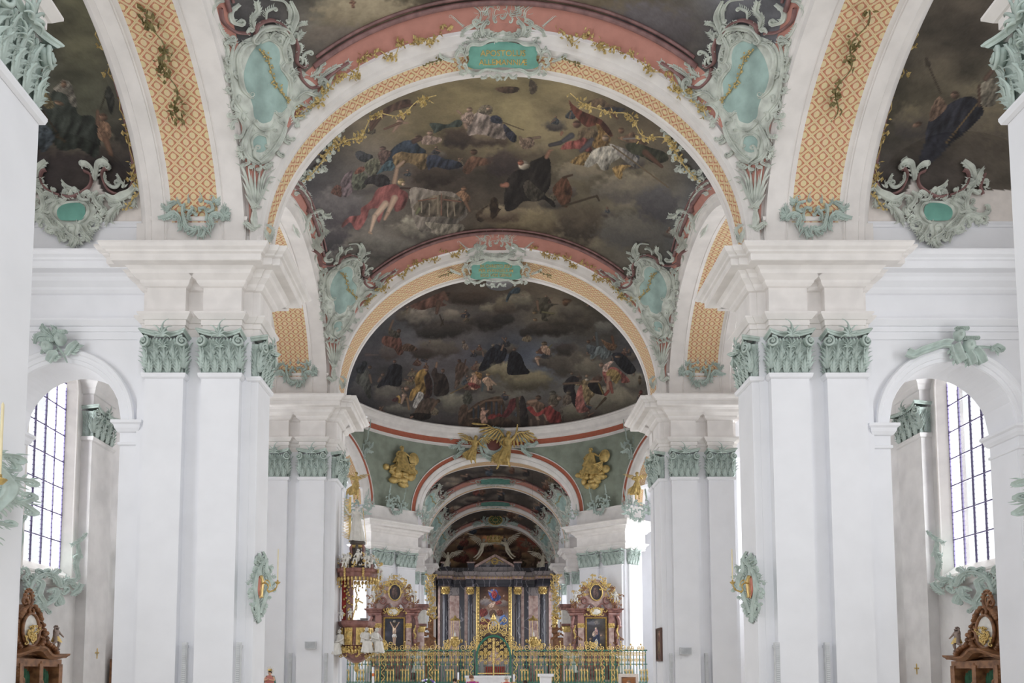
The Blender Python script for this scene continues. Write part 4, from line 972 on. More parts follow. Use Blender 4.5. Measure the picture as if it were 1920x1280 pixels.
def round_arch(c, hw, zc, label, lattice=True, depth=1.5, n=48):
    """arch following the round wall, opening centred on angle c"""
    t = thing('hall_arch', label, 'arch', kind='structure')
    def pt(tt, off, rad, ex=0):
        h = zc-12.95; Rw = hw*RR
        u = -Rw*math.cos(tt); z = h*math.sin(tt)
        nx, nz = -math.cos(tt)/Rw, math.sin(tt)/h; L = math.hypot(nx, nz); nx /= L; nz /= L
        u += nx*off; z += nz*off
        if tt < 1e-3 or tt > PI-1e-3: z = -ex
        a = c+u/RR
        return ((RR+rad)*math.sin(a), RC+(RR+rad)*math.cos(a), 12.95+z)
    T = np.linspace(0, PI, n)
    def strip(prof, name, mt):
        rows = [[pt(q, o_, r_) for o_, r_ in prof] for q in T]; m = MB(); m.grid(rows); m.build(name, mt, t, 'auto')
    strip([(.33, -.04), (.31, -.07), (.27, -.07), (.25, -.03)], 'outer_fillet', WARM)
    strip([(.26, -.03), (-.02, -.03)], 'pink_band', BRED)
    strip([(0, -.03), (-.02, -.12), (-.10, -.14), (-.14, -.08), (-.30, -.06), (-.34, -.1), (-.46, -.08), (-.56, .0), (-.60, .05), (-.60, .25)], 'moulding', WARM)
    strip([(-.60, depth-.25), (-.60, depth), (-.2, depth+.02)], 'back_moulding', WARM)
    # lattice band on the soffit
    rows = []; uvs = []
    s = 0; last = None
    me = bpy.data.meshes.new('lattice_panel'); v = []; f = []
    for i, q in enumerate(T):
        a = pt(q, -.60, .25); b = pt(q, -.60, depth-.25)
        if last is not None: s += math.dist(a, last)
        last = a; v += [a, b]; uvs += [(s, 0), (s, depth-.5)]
    for i in range(n-1): f.append((2*i, 2*i+1, 2*i+3, 2*i+2))
    me.from_pydata(v, [], f); me.materials.append(LATT); ul = me.uv_layers.new(name='UVMap')
    for l in me.loops: ul.data[l.index].uv = uvs[l.vertex_index]
    link('lattice_panel', me, t)
    return t
round_arch(0, .565, 17.75, 'round arch into the choir with pink band, under the golden angels')
for s, nm in ((-1, 'left'), (1, 'right')):
    round_arch(s*1.245, .335, 17.4, nm+' diagonal arch of the central hall beside the pendentive relief', depth=1.2)
    round_arch(s*1.92, .33, 17.4, nm+' arch of the central hall nearer the nave, hidden by the nave pier', depth=1.2)
# piers of the hall
def hall_pier(a0, a1, label, caps=True):
    """pier standing under the hall wall between angles a0<a1 from the +y axis"""
    t = thing('hall_pier', label, 'pier', (0, 0, 0))
    def C_(a, r): return (r*math.sin(a), RC+r*math.cos(a))
    ri, ro = RR-.1, RR+1.6
    A, B, Cc, D = C_(a0, ri), C_(a1, ri), C_(a1+.0, ro), C_(a0, ro)
    poly = [A, B, Cc, D]
    # orientation ccw
    ar = sum(poly[i][0]*poly[(i+1) % 4][1]-poly[(i+1) % 4][0]*poly[i][1] for i in range(4))
    if ar < 0: poly = poly[::-1]
    m = MB(); m.prism(poly, 0, 10.0); m.build('core', WHITE, t)
    A, B = np.array(A), np.array(B); L = np.linalg.norm(B-A); ux = (B-A)/L
    inn = np.array([0, RC])-(A+B)/2; inn /= np.linalg.norm(inn)
    n = np.array([ux[1], -ux[0]]); n = n if np.dot(n, inn) > 0 else -n
    rz = math.atan2(n[0], -n[1]); rz = math.atan2(n[1], n[0])+PI/2
    w = L*.40
    low = offset_poly(poly, 0, True)
    for k in (.235, .765):
        cc = A+(B-A)*k
        m = MB(); m.box(-w/2, w/2, -.2, .0, 0, 8.9); sweep_plan(m, [(-w/2, -.2), (w/2, -.2), (w/2, 0), (-w/2, 0)], [(0, 8.85), (.05, 8.88), (.06, 8.95), (0, 8.97)])
        o_ = m.build('pilaster', WHITE, t); o_.location = (cc[0], cc[1], 0); o_.rotation_euler = (0, 0, rz)
        capital(t, cc[0], cc[1], 8.97, w-.04, .2, rz, 1)
    # side pilaster towards the choir axis
    for P0, dirv in ((A, np.array(D)-A), (B, np.array(Cc)-B)):
        dirv = dirv/np.linalg.norm(dirv); nn = np.array([dirv[1], -dirv[0]])
        if np.dot(nn, P0-(A+B)/2) < 0: nn = -nn
        c2 = P0+dirv*.75; rz2 = math.atan2(nn[1], nn[0])+PI/2
        m = MB(); m.box(-.5, .5, -.16, 0, 0, 8.95); o_ = m.build('pilaster', WHITE, t); o_.location = (c2[0], c2[1], 0); o_.rotation_euler = (0, 0, rz2)
        capital(t, c2[0], c2[1], 8.97, .96, .16, rz2, 1)
    big = offset_poly(poly, .16, True)
    m = MB(); sweep_plan(m, big, ENT_LOW); sweep_plan(m, big, ENT_BED); m.build('entablature', WARM, t)
    m = MB(); sweep_plan(m, big, ENT_TOP); m.build('cornice', WARM, t)
    m = MB(); m.prism(big, 11.86, 12.9); sweep_plan(m, big, [(0,12.85),(.05,12.9),(.05,12.97),(0,12.98)]); m.build('pedestal', WARM, t)
    return t
for s, nm in ((-1, 'left'), (1, 'right')):
    hall_pier(*sorted((s*.565, s*.905)), nm+' hall pier beside the choir arch, behind a side altar')
    hall_pier(*sorted((s*1.58, s*1.59)), nm+' hall pier at the side of the central hall') if 0 else None
# outer shell of the hall with tall openings
m = MB()
RO = 15.2
for a0, a1 in ((.62, .98), (1.12, 1.50), (1.66, 2.0), (2.2, 2.5)):
    for s in (-1, 1):
        rows = []
        for a in np.linspace(a0, a1, 8): rows.append([(s*RO*math.sin(a), RC+RO*math.cos(a), z) for z in (0, 12.5)]+[(s*(RO+.5)*math.sin(a), RC+(RO+.5)*math.cos(a), z) for z in (12.5, 0)])
        m.grid(rows, closev=True)
for s in (-1, 1):
    rows = []
    for a in np.linspace(.62, 2.5, 40): rows.append([(s*RO*math.sin(a), RC+RO*math.cos(a), z) for z in (10.9, 14)])
    m.grid(rows)
    rows = []
    for a in np.linspace(.62, 2.5, 40): rows.append([(s*RO*math.sin(a), RC+RO*math.cos(a), z) for z in (0, 4)])
    m.grid(rows)
    rows = []
    for a in np.linspace(.62, 2.5, 40): rows.append([(s*r*math.sin(a), RC+r*math.cos(a), 14-.0*r) for r in (RR, RO+.5)])
    m.grid(rows)
o = m.build('wall_hall_outer', WHITE); tag(o, 'bright outer wall of the central hall glimpsed between the piers', 'wall', kind='structure')
for i_, (s, a) in enumerate(((-1, 1.05), (1, 1.05), (-1, 1.58), (1, 1.58))):
    X = s*(RO+.05)*math.sin(a); Y = RC+(RO+.05)*math.cos(a)
    m = MB(); m.box(-.9, .9, -.03, .03, 4, 10.9)
    WN[0] += 1
    o = thing('window_%d' % WN[0], ('left', 'right')[s > 0]+(' hall window beside the far arch' if a < 1.2 else ' hall window towards the nave'), 'window', (X, Y, 0), kind='structure'); o.rotation_euler = (0, 0, -s*a)
    m.build('pane', GLASS, o)
    m = MB()
    for k in range(5): m.box(-.9+k*.45-.015, -.9+k*.45+.015, -.06, 0, 4, 10.9)
    for k in range(9): m.box(-.9, .9, -.06, 0, 4+k*.85, 4.04+k*.85)
    m.build('glazing_bar', BAR, o)

# ---------------------------------------------------------------- choir
CH_Y = [58.0, 65.2, 74.2, 83.0]
def choir_pier(sgn, y, label):
    t = thing('choir_pier', label, 'pier', (sgn*6.9, y, 0))
    m = MB(); m.box(-.75, .75, -.55, .55, 0, 10); m.build('core', WHITE, t)
    m = MB(); m.box(-.95, .95, -.35, .35, 0, 8.95); m.box(-.55, .55, -.7, .7, 0, 8.95); m.build('pilaster', WHITE, t)
    capital(t, 0, -.5, 8.97, 1.06, .2, 0, 1); capital(t, -sgn*.75, 0, 8.97, .66, .2, -sgn*PI/2, 1)
    poly = [(-.95, -.7), (.95, -.7), (.95, .7), (-.95, .7)]
    m = MB(); sweep_plan(m, poly, ENT_LOW); sweep_plan(m, poly, ENT_BED); sweep_plan(m, poly, [(d*.8, z) for d, z in ENT_TOP]); m.build('entablature', WARM, t)
    m = MB().box(-.9, .9, -.6, .6, 11.86, 12.9); m.build('pedestal', WARM, t)
    return t
for i_, y in enumerate((66.2, 75.2)):
    for s, nm in ((-1, 'left'), (1, 'right')):
        choir_pier(s, y, '%s %s choir pier with turquoise capitals before the high altar' % (('first', 'second')[i_], nm))
def choir_arch(y, label, dp=1.0):
    t = thing('choir_arch', label, 'arch', (0, 0, 0))
    m = MB(); arch_sweep(m, 5.75, 4.75, 12.4, [(.35, y), (.3, y-.05), (.22, y-.05), (.1, y+.06), (0, y+.1), (0, y+.3)], 40, base=11.9); m.build('near_moulding', WARM, t, 'auto')
    m = MB(); arch_sweep(m, 5.75, 4.75, 12.4, [(0, y+dp-.3), (0, y+dp), (.35, y+dp)], 40, base=11.9); m.build('far_moulding', WARM, t, 'auto')
    uv_panel('lattice_panel', 5.75, 4.75, 12.4, .0, y+.3, y+dp-.3, 60, 0, 'x', t)
    return t
choir_arch(65.2, 'first inner choir arch with green cartouche at its crown'); choir_arch(74.2, 'second inner choir arch above the clock cartouche'); choir_arch(83.0, 'last choir arch framing the apse painting')
for i_, (y0, y1) in enumerate(((58.5, 65.2), (66.2, 74.2), (75.2, 83.0))):
    yc = (y0+y1)/2; b = (y1-y0)/2
    o = sail('ceiling', 0, yc, b, -1, 1, 160, 90, pnt(*clouds(20+i_, y0=(850, 905, 950)[i_], y1=(925, 965, 1000)[i_])), a=6.0, HT=5.1, HL=3.6, p=3.2, dt=.45, dl=.2)
    tag(o, '%s choir vault with dark crowded fresco' % ('first', 'second', 'third')[i_], 'ceiling', kind='structure')
    R_ = fresco_rim(yc, b, 6.0, 0, 5.1, 3.6, 12.4, 3.2, .45, .2, 120)
    o = MB().tube(R_, .07, 6, True).build('fresco_moulding', PURPLE, None, True); tag(o, 'purple moulding around the %s choir fresco' % ('first', 'second', 'third')[i_], 'moulding', kind='structure')
# choir side walls: above the cornice, with clear daylight between the piers
m = MB()
for s in (-1, 1):
    m.box(min(s*6.9, s*7.9), max(s*6.9, s*7.9), 57.8, 86, 10.0, 17)
    m.box(min(s*9.8, s*10.2), max(s*9.8, s*10.2), 57.8, 86, 0, 5)
    for y in (57.8, 63, 69, 78, 84): m.box(min(s*9.8, s*10.2), max(s*9.8, s*10.2), y, y+2.5, 5, 10)
    m.box(min(s*6.9, s*10.2), max(s*6.9, s*10.2), 57.8, 86, 10, 10.3)
o = m.build('wall_choir_side', WHITE); tag(o, 'white choir side walls behind the choir piers', 'wall', kind='structure')
# apse: half dome painting behind the high altar
u = np.linspace(-1, 1, 200); w = np.linspace(0, 1, 110); U, W = np.meshgrid(u, w, indexing='ij')
X = 6.5*U; Z = 9.5+(8.5*np.sqrt(np.maximum(0, 1-U**2*.98)))*W*.99; Y = 87.5-1.8*U**2-2.2*W**3
P = np.stack([X, Y, Z], -1)
AR = [[(60,44,34),(84,60,44),(120,96,68),(84,60,44),(60,44,34)],[(70,48,40),(96,60,44),(150,124,88),(96,62,44),(64,46,36)],[(66,44,38),(104,54,44),(96,70,54),(100,52,42),(60,40,34)],[(60,50,44),(110,92,72),(60,46,40),(90,76,60),(60,48,42)],[(60,50,44),(70,56,46),(50,40,36),(70,56,46),(50,42,38)]]
AR = [[tuple(min(255, int(v*1.35)) for v in c) for c in r_] for r_ in AR]
ops = clouds(51, base=((90,70,54),(150,124,92),(60,44,36)), x0=835, x1=1025, y0=985, y1=1060)[2]
o = colour_grid('wall_apse', P, paint(*proj_px(P.reshape(-1, 3)), (830, 1030, 985, 1065), AR, ops, 6)); tag(o, 'painted apse wall in red and gold clouds above the high altar', 'wall', kind='structure')
m = MB().box(-8, 8, 88, 88.4, 0, 17.6); m.box(-8, -6, 83.9, 88.4, 0, 17.5); m.box(6, 8, 83.9, 88.4, 0, 17.5); m.box(-8, 8, 83.9, 88.4, 17.3, 17.6); o = m.build('wall_apse_lower', mat('apse_stone', (150, 142, 138), .7)); tag(o, 'lower apse wall hidden behind the high altar', 'wall', kind='structure')
FAR_A = [o for o in C.objects][FARA:]
# rear sheet closing the roof space so that no sky shows above the arches
m = MB(); m.box(-22, 22, 8, 90, 24.8, 25.1) if 0 else None
for y, zb in ((19.6, 17.75), (30.0, 17.6)):
    P, Nn = ellipse_path(6.3, 5.5, 12.4, 40); 
    for a, b in zip(P[:-1], P[1:]): m.add([(a[0], y, a[1]), (b[0], y, b[1]), (b[0], y, 19.6), (a[0], y, 19.6)], [(0,1,2,3)])
o = m.build('wall_spandrel', WARM); tag(o, 'wall over the nave arches hidden above the vaults', 'wall', kind='structure')
m = MB().box(-11.2, 11.2, 31.5, 57.5, 25.6, 25.8); m.box(-14.5, -6.3, -2, 37, 17.5, 17.7); m.box(6.3, 14.5, -2, 37, 17.5, 17.7)
o = m.build('roof', WARM); tag(o, 'plain roof deck above the vaults, out of view', 'roof', kind='structure')
FOOTS = []; RELIEFS = set()
# ---------------------------------------------------------------- rocaille stucco: strokes drawn in a flat frame and laid on the curved plaster
def crom(P, n):
    P = np.asarray(P, float)
    if len(P) == 2:
        t = np.linspace(0, 1, n)[:, None]; return P[0]*(1-t)+P[1]*t
    Q = np.vstack([2*P[0]-P[1], P, 2*P[-1]-P[-2]]); m = len(P)-1; out = []
    for t in np.linspace(0, m-1e-6, n):
        i = int(t); f = t-i; a, b, c, d = Q[i], Q[i+1], Q[i+2], Q[i+3]
        out.append(.5*(2*b+(c-a)*f+(2*a-5*b+4*c-d)*f*f+(3*b-a-3*c+d)*f**3))
    return np.array(out)
def add_curl(P, r, k=9):
    """spiral appended at the end of a stroke; sign of r is the turning sense"""
    T = P[-1]-P[-2]; a = math.atan2(T[1], T[0]); s = 1 if r > 0 else -1; r = abs(r); p = P[-1].copy(); out = []
    for i in range(k):
        q = i/k; rr = r*(1-.72*q); da = s*(2*PI*1.1/k); st = rr*abs(da)
        a += da; p = p+st*np.array([math.cos(a), math.sin(a)]); out.append(p.copy())
    return np.vstack([P, out])
PROFS = {'c': [(-1, 0), (-.96, .5), (-.7, .62), (-.3, .3), (.15, .34), (.5, .9), (.8, 1.0), (.98, .6), (1, 0)],
         'r': [(-1, 0), (-.6, .75), (0, 1.0), (.6, .75), (1, 0)],
         'b': [(-1, 0), (-.5, .45), (0, .9), (.5, .45), (1, 0)]}
class Relief:
    """a stucco thing whose strokes are given in a frame (ox, oy, scale) of sight lines and land on surface F"""
    def __init__(s, name, label, cat, F, near, far, frame, group=None, base=PALE):
        s.F, s.near, s.far, s.fr, s.base = F, near, far, frame, base
        P, N, k = s.hit(np.array([s.c0()]))
        s.t = thing(name, label, cat, tuple(P[0]), group); s.loc = P[0]; RELIEFS.add(s.t.name)
        s.cnt = 0
    def c0(s):
        return s.fr[3]
    def hit(s, uv):
        ox, oy, sc = s.fr[:3]; x = ox+uv[:, 0]/sc; y = oy+uv[:, 1]/sc
        a = (x-PX0)/FPX; b = (PY0-y)/FPX; c, sn = math.cos(TILT), math.sin(TILT)
        D = np.stack([a, c-b*sn, sn+b*c], -1)
        ts = np.linspace(s.near, s.far, 90); Yd = D[:, 1]
        Pt = EYE+D[:, None]*(ts[None, :, None]/Yd[:, None, None])
        Fv = s.F(Pt[..., 0], Pt[..., 1], Pt[..., 2])
        sg = np.sign(Fv); ch = (sg[:, 1:]*sg[:, :-1] <= 0)
        has = ch.any(1); i = np.where(has, ch.argmax(1), np.minimum(np.abs(Fv).argmin(1), 88))
        lo = ts[i]; hi = ts[i+1]; f0 = Fv[np.arange(len(uv)), i]
        for _ in range(12):
            mi = (lo+hi)/2; Pm = EYE+D*(mi/Yd)[:, None]; fm = s.F(Pm[:, 0], Pm[:, 1], Pm[:, 2])
            same = np.sign(fm) == np.sign(f0); lo = np.where(same, mi, lo); hi = np.where(same, hi, mi)
        P = EYE+D*(lo/Yd)[:, None]; e = .03
        f = lambda A: s.F(A[:, 0], A[:, 1], A[:, 2])
        N = np.stack([f(P+np.eye(3)[j]*e)-f(P-np.eye(3)[j]*e) for j in range(3)], -1)
        N /= np.linalg.norm(N, axis=1)[:, None]+1e-9
        w = EYE-P; sgn = np.sign((N*w).sum(1)); sgn[sgn == 0] = 1; N *= sgn[:, None]
        k = np.linalg.norm(w, axis=1)/FPX/sc
        return P, N, k
    def place(s, uv, h, lift=0):
        P, N, k = s.hit(np.asarray(uv, float)); return P+N*((np.asarray(h)+lift)*k)[:, None]-s.loc
    def ribbon(s, mb, C_, W, H, prof='c', lift=0):
        T = np.gradient(C_, axis=0); T /= np.linalg.norm(T, axis=1)[:, None]+1e-9; Nn = np.column_stack([T[:, 1], -T[:, 0]])
        pr = np.array(PROFS[prof]); m = len(pr)
        uv = C_[:, None]+Nn[:, None]*(pr[None, :, 0:1]*W[:, None, None]*.5)
        h = pr[None, :, 1]*H[:, None]
        X = s.place(uv.reshape(-1, 2), h.reshape(-1), lift).reshape(len(C_), m, 3); mb.grid(X)
    def flame(s, mb, p, ang, L, w, bend, lift=0, n=6):
        t = np.linspace(0, 1, n); a = ang+bend*t; st = L/(n-1)
        q = np.array(p)+np.vstack([[0, 0], np.cumsum(np.column_stack([np.cos(a), np.sin(a)])*st, 0)[:-1]])
        W = w*np.sin(PI*np.clip(t*.8+.22, 0, 1)); W[-1] = w*.08
        s.ribbon(mb, q, W, W*.5+w*.12*np.sin(t*PI), 'b', lift)
    def scroll(s, pts, w, c0=0, c1=0, f=0, fl=1.3, prof='c', m=None, name='scroll', taper=(.6, 1, .55), lift=0, n=None, hh=.85):
        L = sum(math.dist(a, b) for a, b in zip(pts[:-1], pts[1:])); n = n or int(min(34, max(9, L/w*3)))
        C_ = crom(pts, n)
        if c1: C_ = add_curl(C_, c1*w)
        if c0: C_ = add_curl(C_[::-1], -c0*w)[::-1]
        t = np.linspace(0, 1, len(C_)); W = w*np.interp(t, [0, .45, 1], taper)
        if c1: W[-9:] *= np.linspace(1, .55, 9)
        if c0: W[:9] *= np.linspace(.55, 1, 9)
        mb = MB(); s.ribbon(mb, C_, W, W*hh, prof, lift)
        if f:
            T = np.gradient(C_, axis=0); st = max(1, int(len(C_)*w*.55/max(L, 1))); R = random.Random(s.cnt*7+1)
            a0 = 2 if not c0 else 9; a1 = len(C_)-(1 if not c1 else 9)
            for i in range(a0, a1, st):
                th = math.atan2(T[i][1], T[i][0])
                for sd in ((1, -1) if f == 2 else (f,)):
                    nx, ny = math.sin(th)*sd, -math.cos(th)*sd
                    p = C_[i]+np.array([nx, ny])*W[i]*.4
                    s.flame(mb, p, math.atan2(ny, nx)+sd*R.uniform(.3, .8), w*fl*1.25*R.uniform(.7, 1.15), w*.4, sd*R.uniform(.3, 1.1), lift)
        s.cnt += 1
        return mb.build(name, m or s.base, s.t, True)
    def reed(s, pts, w, m=None):
        C_ = crom(pts, 14); t = np.linspace(0, 1, 14); W = w*np.interp(t, [0, .5, .8, 1], [.7, 1, .7, .06]); mb = MB()
        s.ribbon(mb, C_, W, W*.5+6*np.sin(t*PI)*w/9, 'b', 3*w/9); return mb.build('reed_leaf', m or s.base, s.t, True)
    def scatter(s, poly, n, w, seed, m=None, lift=6):
        R = random.Random(seed); P = smooth_poly(poly, 6); N_ = len(P)
        for k in range(n):
            i = int(k*N_/n+R.uniform(-1, 1)) % N_; T = P[(i+1) % N_]-P[i-1]; th = math.atan2(T[1], T[0]); o = -PI/2 if R.random() < .7 else PI/2
            c = P.mean(0); out = math.atan2(P[i][1]-c[1], P[i][0]-c[0]); p = P[i]; sg = R.choice((-1, 1)); L = w*R.uniform(2.2, 3.6)
            a = out+sg*R.uniform(.5, 1.1)
            s.scroll((tuple(p), (p[0]+L*.5*math.cos(a), p[1]+L*.5*math.sin(a)), (p[0]+L*math.cos(a-sg*.9), p[1]+L*math.sin(a-sg*.9))), w*R.uniform(.7, 1.1), 0, -sg*.8, R.choice((1, -1, 2)), 1.25, m=m, lift=lift)
    def field(s, poly, m, h=3, name='field', lift=0, rings=6):
        P = smooth_poly(poly, 5); c = P.mean(0); rows = []
        mb = MB(); rr = np.linspace(1, 0, rings)
        uv = np.concatenate([c+(P-c)*max(r, .01) for r in rr]); hh = np.concatenate([np.full(len(P), h*math.sqrt(max(0, 1-r**2))) for r in rr])
        X = s.place(uv, hh, lift+1).reshape(rings, len(P), 3); mb.grid(X, closev=True); return mb.build(name, m, s.t, True)
    def tube(s, pts, w, m=None, name='moulding', c0=0, c1=0, lift=0):
        return s.scroll(pts, w, c0, c1, prof='r', m=m or PURPLE, name=name, taper=(1, 1, .9), lift=lift, hh=.9)
    def vine(s, pts, sz, m=None, n=None, seed=1, lift=14):
        R = random.Random(seed); L = sum(math.dist(a, b) for a, b in zip(pts[:-1], pts[1:])); n = n or int(L/sz/.85)
        C_ = crom(pts, max(8, n)); mb = MB(); s.ribbon(mb, C_, np.full(len(C_), sz*.22), np.full(len(C_), sz*.2), 'r', lift)
        for p in C_:
            for _ in range(R.choice((1, 2, 3))):
                a = R.uniform(0, 2*PI); d = R.uniform(.1, .7)*sz
                s.flame(mb, p+np.array([math.cos(a), math.sin(a)])*d, R.uniform(0, 6.3), sz*R.uniform(.5, .95), sz*.55, R.uniform(-1.5, 1.5), lift+R.uniform(0, sz*.3), 4)
        return mb.build('vine', m or LEAFGOLD, s.t, True)
def plane_y(c): return lambda x, y, z: y-c
def plane_x(c): return lambda x, y, z: x-c
def vaultF(yc, b, a=6.32):
    def F(x, y, z):
        u = np.clip(abs(x)/a, 0, 2); v = np.clip(abs((y-yc)/b), 0, 2)
        q = VH**2*(1-u*u)+VL**2*(1-v*v)
        return (z-12.4)**2*np.sign(z-12.4)-q
    return F
def ns(z): return 0

# ---- the large cartouche in the pendentive
def pendentive(r):
    r.field([(180,240),(260,190),(380,170),(440,200),(470,280),(480,380),(560,420),(600,470),(540,520),(480,560),(450,620),(420,720),(360,830),(290,860),(230,830),(200,740),(230,680),(170,590),(160,480),(150,350)], PALE, 8, 'shell_ground')
    r.field([(300,220),(350,215),(390,250),(400,300),(400,340),(440,420),(440,480),(440,540),(420,580),(370,600),(350,640),(300,650),(265,610),(255,560),(240,510),(215,440),(210,380),(230,310),(260,260)], TURQ, 10, 'field', 6)
    r.field([(250,740),(265,710),(295,700),(325,715),(335,750),(320,785),(290,795),(260,780)], TURQ, 5, 'field', 6)
    for pts in (((90,40),(105,110),(170,165),(240,175)), ((270,190),(290,130),(350,105),(410,125),(450,170)), ((480,195),(495,250),(490,320),(520,350),(545,335)), ((500,350),(515,410),(560,455),(610,450)), ((640,410),(690,370),(760,325))):
        r.tube(pts, 19)
    S = r.scroll
    S(((275,215),(215,235),(180,300),(185,390),(200,460),(240,505)), 20, 0, -.9, 0, lift=6); S(((158,240),(140,330),(150,430),(165,520),(210,590),(250,640)), 18, 0, 0, 1, 1.0)
    S(((262,205),(300,158),(360,140),(430,155),(465,205)), 30, .4, .4, -1, .8, lift=4); S(((300,222),(350,205),(400,235),(420,290)), 13, lift=6)
    S(((445,190),(420,250),(428,315)), 20, 0, -1.0, 0, lift=6); S(((425,320),(405,350),(432,385),(455,430),(450,500),(430,545)), 20, 0, 0, -1, .8, lift=5)
    S(((480,520),(530,480),(600,500),(640,470),(640,420)), 24, 0, -.8, 1, .9, lift=6); S(((460,370),(500,380),(530,400)), 18, 0, 0, 2)
    S(((190,20),(145,60),(150,110),(200,130)), 22, 0, -.7, 1, .9); S(((270,160),(260,100),(290,60),(280,5)), 16, 0, 0, 2, 1.1); S(((330,100),(335,60),(375,40)), 14, 0, .6, 1)
    S(((455,0),(482,70),(470,130),(450,190)), 26, 0, 0, -1, 1.1); S(((350,-5),(420,5),(450,50),(450,110)), 16, 0, .5, 0)
    S(((470,170),(500,130),(545,120)), 12, 0, 0, 2, 1.1); S(((455,230),(495,200),(525,165)), 12, 0, 0, 2)
    S(((60,95),(48,50),(75,12),(110,5)), 20, 0, 0, 1, .9); S(((78,120),(110,180),(150,212)), 18, 0, -.8, 1, .9); S(((105,200),(128,260),(118,325),(135,380)), 13, 0, 0, 2, 1.2)
    S(((512,330),(530,282),(560,265)), 13, 0, .9, -1, 1.0); S(((560,400),(605,372),(618,325)), 16, 0, .7, 2, 1.0); S(((600,420),(650,380),(700,352),(745,350),(768,318)), 16, 0, 0, 2, 1.0); S(((690,372),(662,420),(645,475)), 12, 0, 0, 1)
    S(((560,560),(505,545),(468,585),(480,640)), 16, -.6, 0, -1, .9); S(((440,560),(400,600),(372,580)), 16, 0, -.5, 0, lift=5); S(((372,620),(355,665),(300,672),(262,640)), 17, 0, .5, 1, .7, lift=5)
    S(((430,660),(405,720),(360,790),(300,842)), 24, 0, 0, -1, .9, lift=3); S(((250,655),(228,700),(208,760),(228,820),(290,855)), 22, 0, 0, 1, .7, lift=3)
    S(((255,780),(250,730),(280,700),(325,712),(335,760)), 15, 0, .6, 0, lift=8); S(((300,850),(262,810),(268,765)), 15, 0, .8, 0, lift=9)
    S(((190,585),(150,560),(158,525)), 14, 0, .6, 1); S(((185,605),(212,665),(200,722)), 14, 0, 0, 1); S(((215,835),(190,800),(200,765)), 15, 0, .6, 1)
    for k in range(7):
        S(((345+k*9,690+k*2),(350+k*4,730),(320+k*3,800-k*8)), 8, lift=5, name='shell_rib')
    for tip, mid in (((165,848),(205,880)),((190,900),(225,950)),((205,945),(228,1000)),((232,858),(245,950)),((268,845),(268,960)),((300,850),(288,950)),((345,845),(305,930)),((378,878),(320,930)),((418,955),(350,925)),((392,945),(330,960)),((362,1012),(315,985)),((340,1050),(300,1030)),((215,1010),(240,1050)),((250,900),(258,1000))):
        r.reed(((262,1110), ((262+mid[0])/2+4, (1110+mid[1])/2), mid, tip), 12)
    S(((242,1040),(262,1075),(298,1085)), 14, lift=12, name='tie_band'); S(((290,1040),(268,1075),(240,1090)), 14, lift=12, name='tie_band')
    S(((222,1160),(262,1190),(300,1180),(335,1225),(350,1265)), 15, .5, 0, 2, .9); S(((262,1105),(258,1150),(270,1190)), 26, lift=5)
    S(((330,1170),(365,1200),(350,1240)), 14, 0, -.6, 1)
    r.scatter([(150,250),(260,170),(400,150),(470,210),(500,330),(590,430),(560,520),(490,600),(440,700),(370,820),(290,860),(220,820),(195,720),(170,590),(140,420)], 34, 13, 3); r.scatter([(230,240),(330,200),(420,250),(430,360),(470,480),(400,610),(320,670),(250,620),(200,500),(190,350)], 16, 12, 4)
    r.vine(((280,255),(325,290),(345,370),(380,450),(440,530)), 19, seed=3, lift=18); r.vine(((600,515),(560,540),(510,575)), 17, seed=4, lift=20); r.vine(((640,470),(700,400)), 17, seed=5, lift=16)
NEARV = vaultF(BAYA[0], BAYA[1])
r = Relief('stucco_cartouche', 'big pale green cartouche with turquoise field and reeds, left of the inscribed arch', 'stucco ornament', NEARV, 15, 19.35, (380, 0, 2.782, (300, 500)))
pendentive(r); PEND = r.t
dup(PEND, 'big pale green cartouche with turquoise field and reeds, right of the inscribed arch', flip=True)
d = dup(PEND, 'smaller cartouche with turquoise field and reeds, left beside the second arch', offset=(0.02, PER, 0)); dup(d, 'smaller cartouche with turquoise field and reeds, right beside the second arch', flip=True)
for i_, y in enumerate((65.2, 74.2, 83.0)):
    d = dup(PEND, '%s left choir cartouche of turquoise stucco beside the arch' % ('first', 'second', 'third')[i_], offset=(.42, y-19.3, -.2)); FOOTS.append(d); d = dup(d, '%s right choir cartouche of turquoise stucco beside the arch' % ('first', 'second', 'third')[i_], flip=True); FOOTS.append(d)

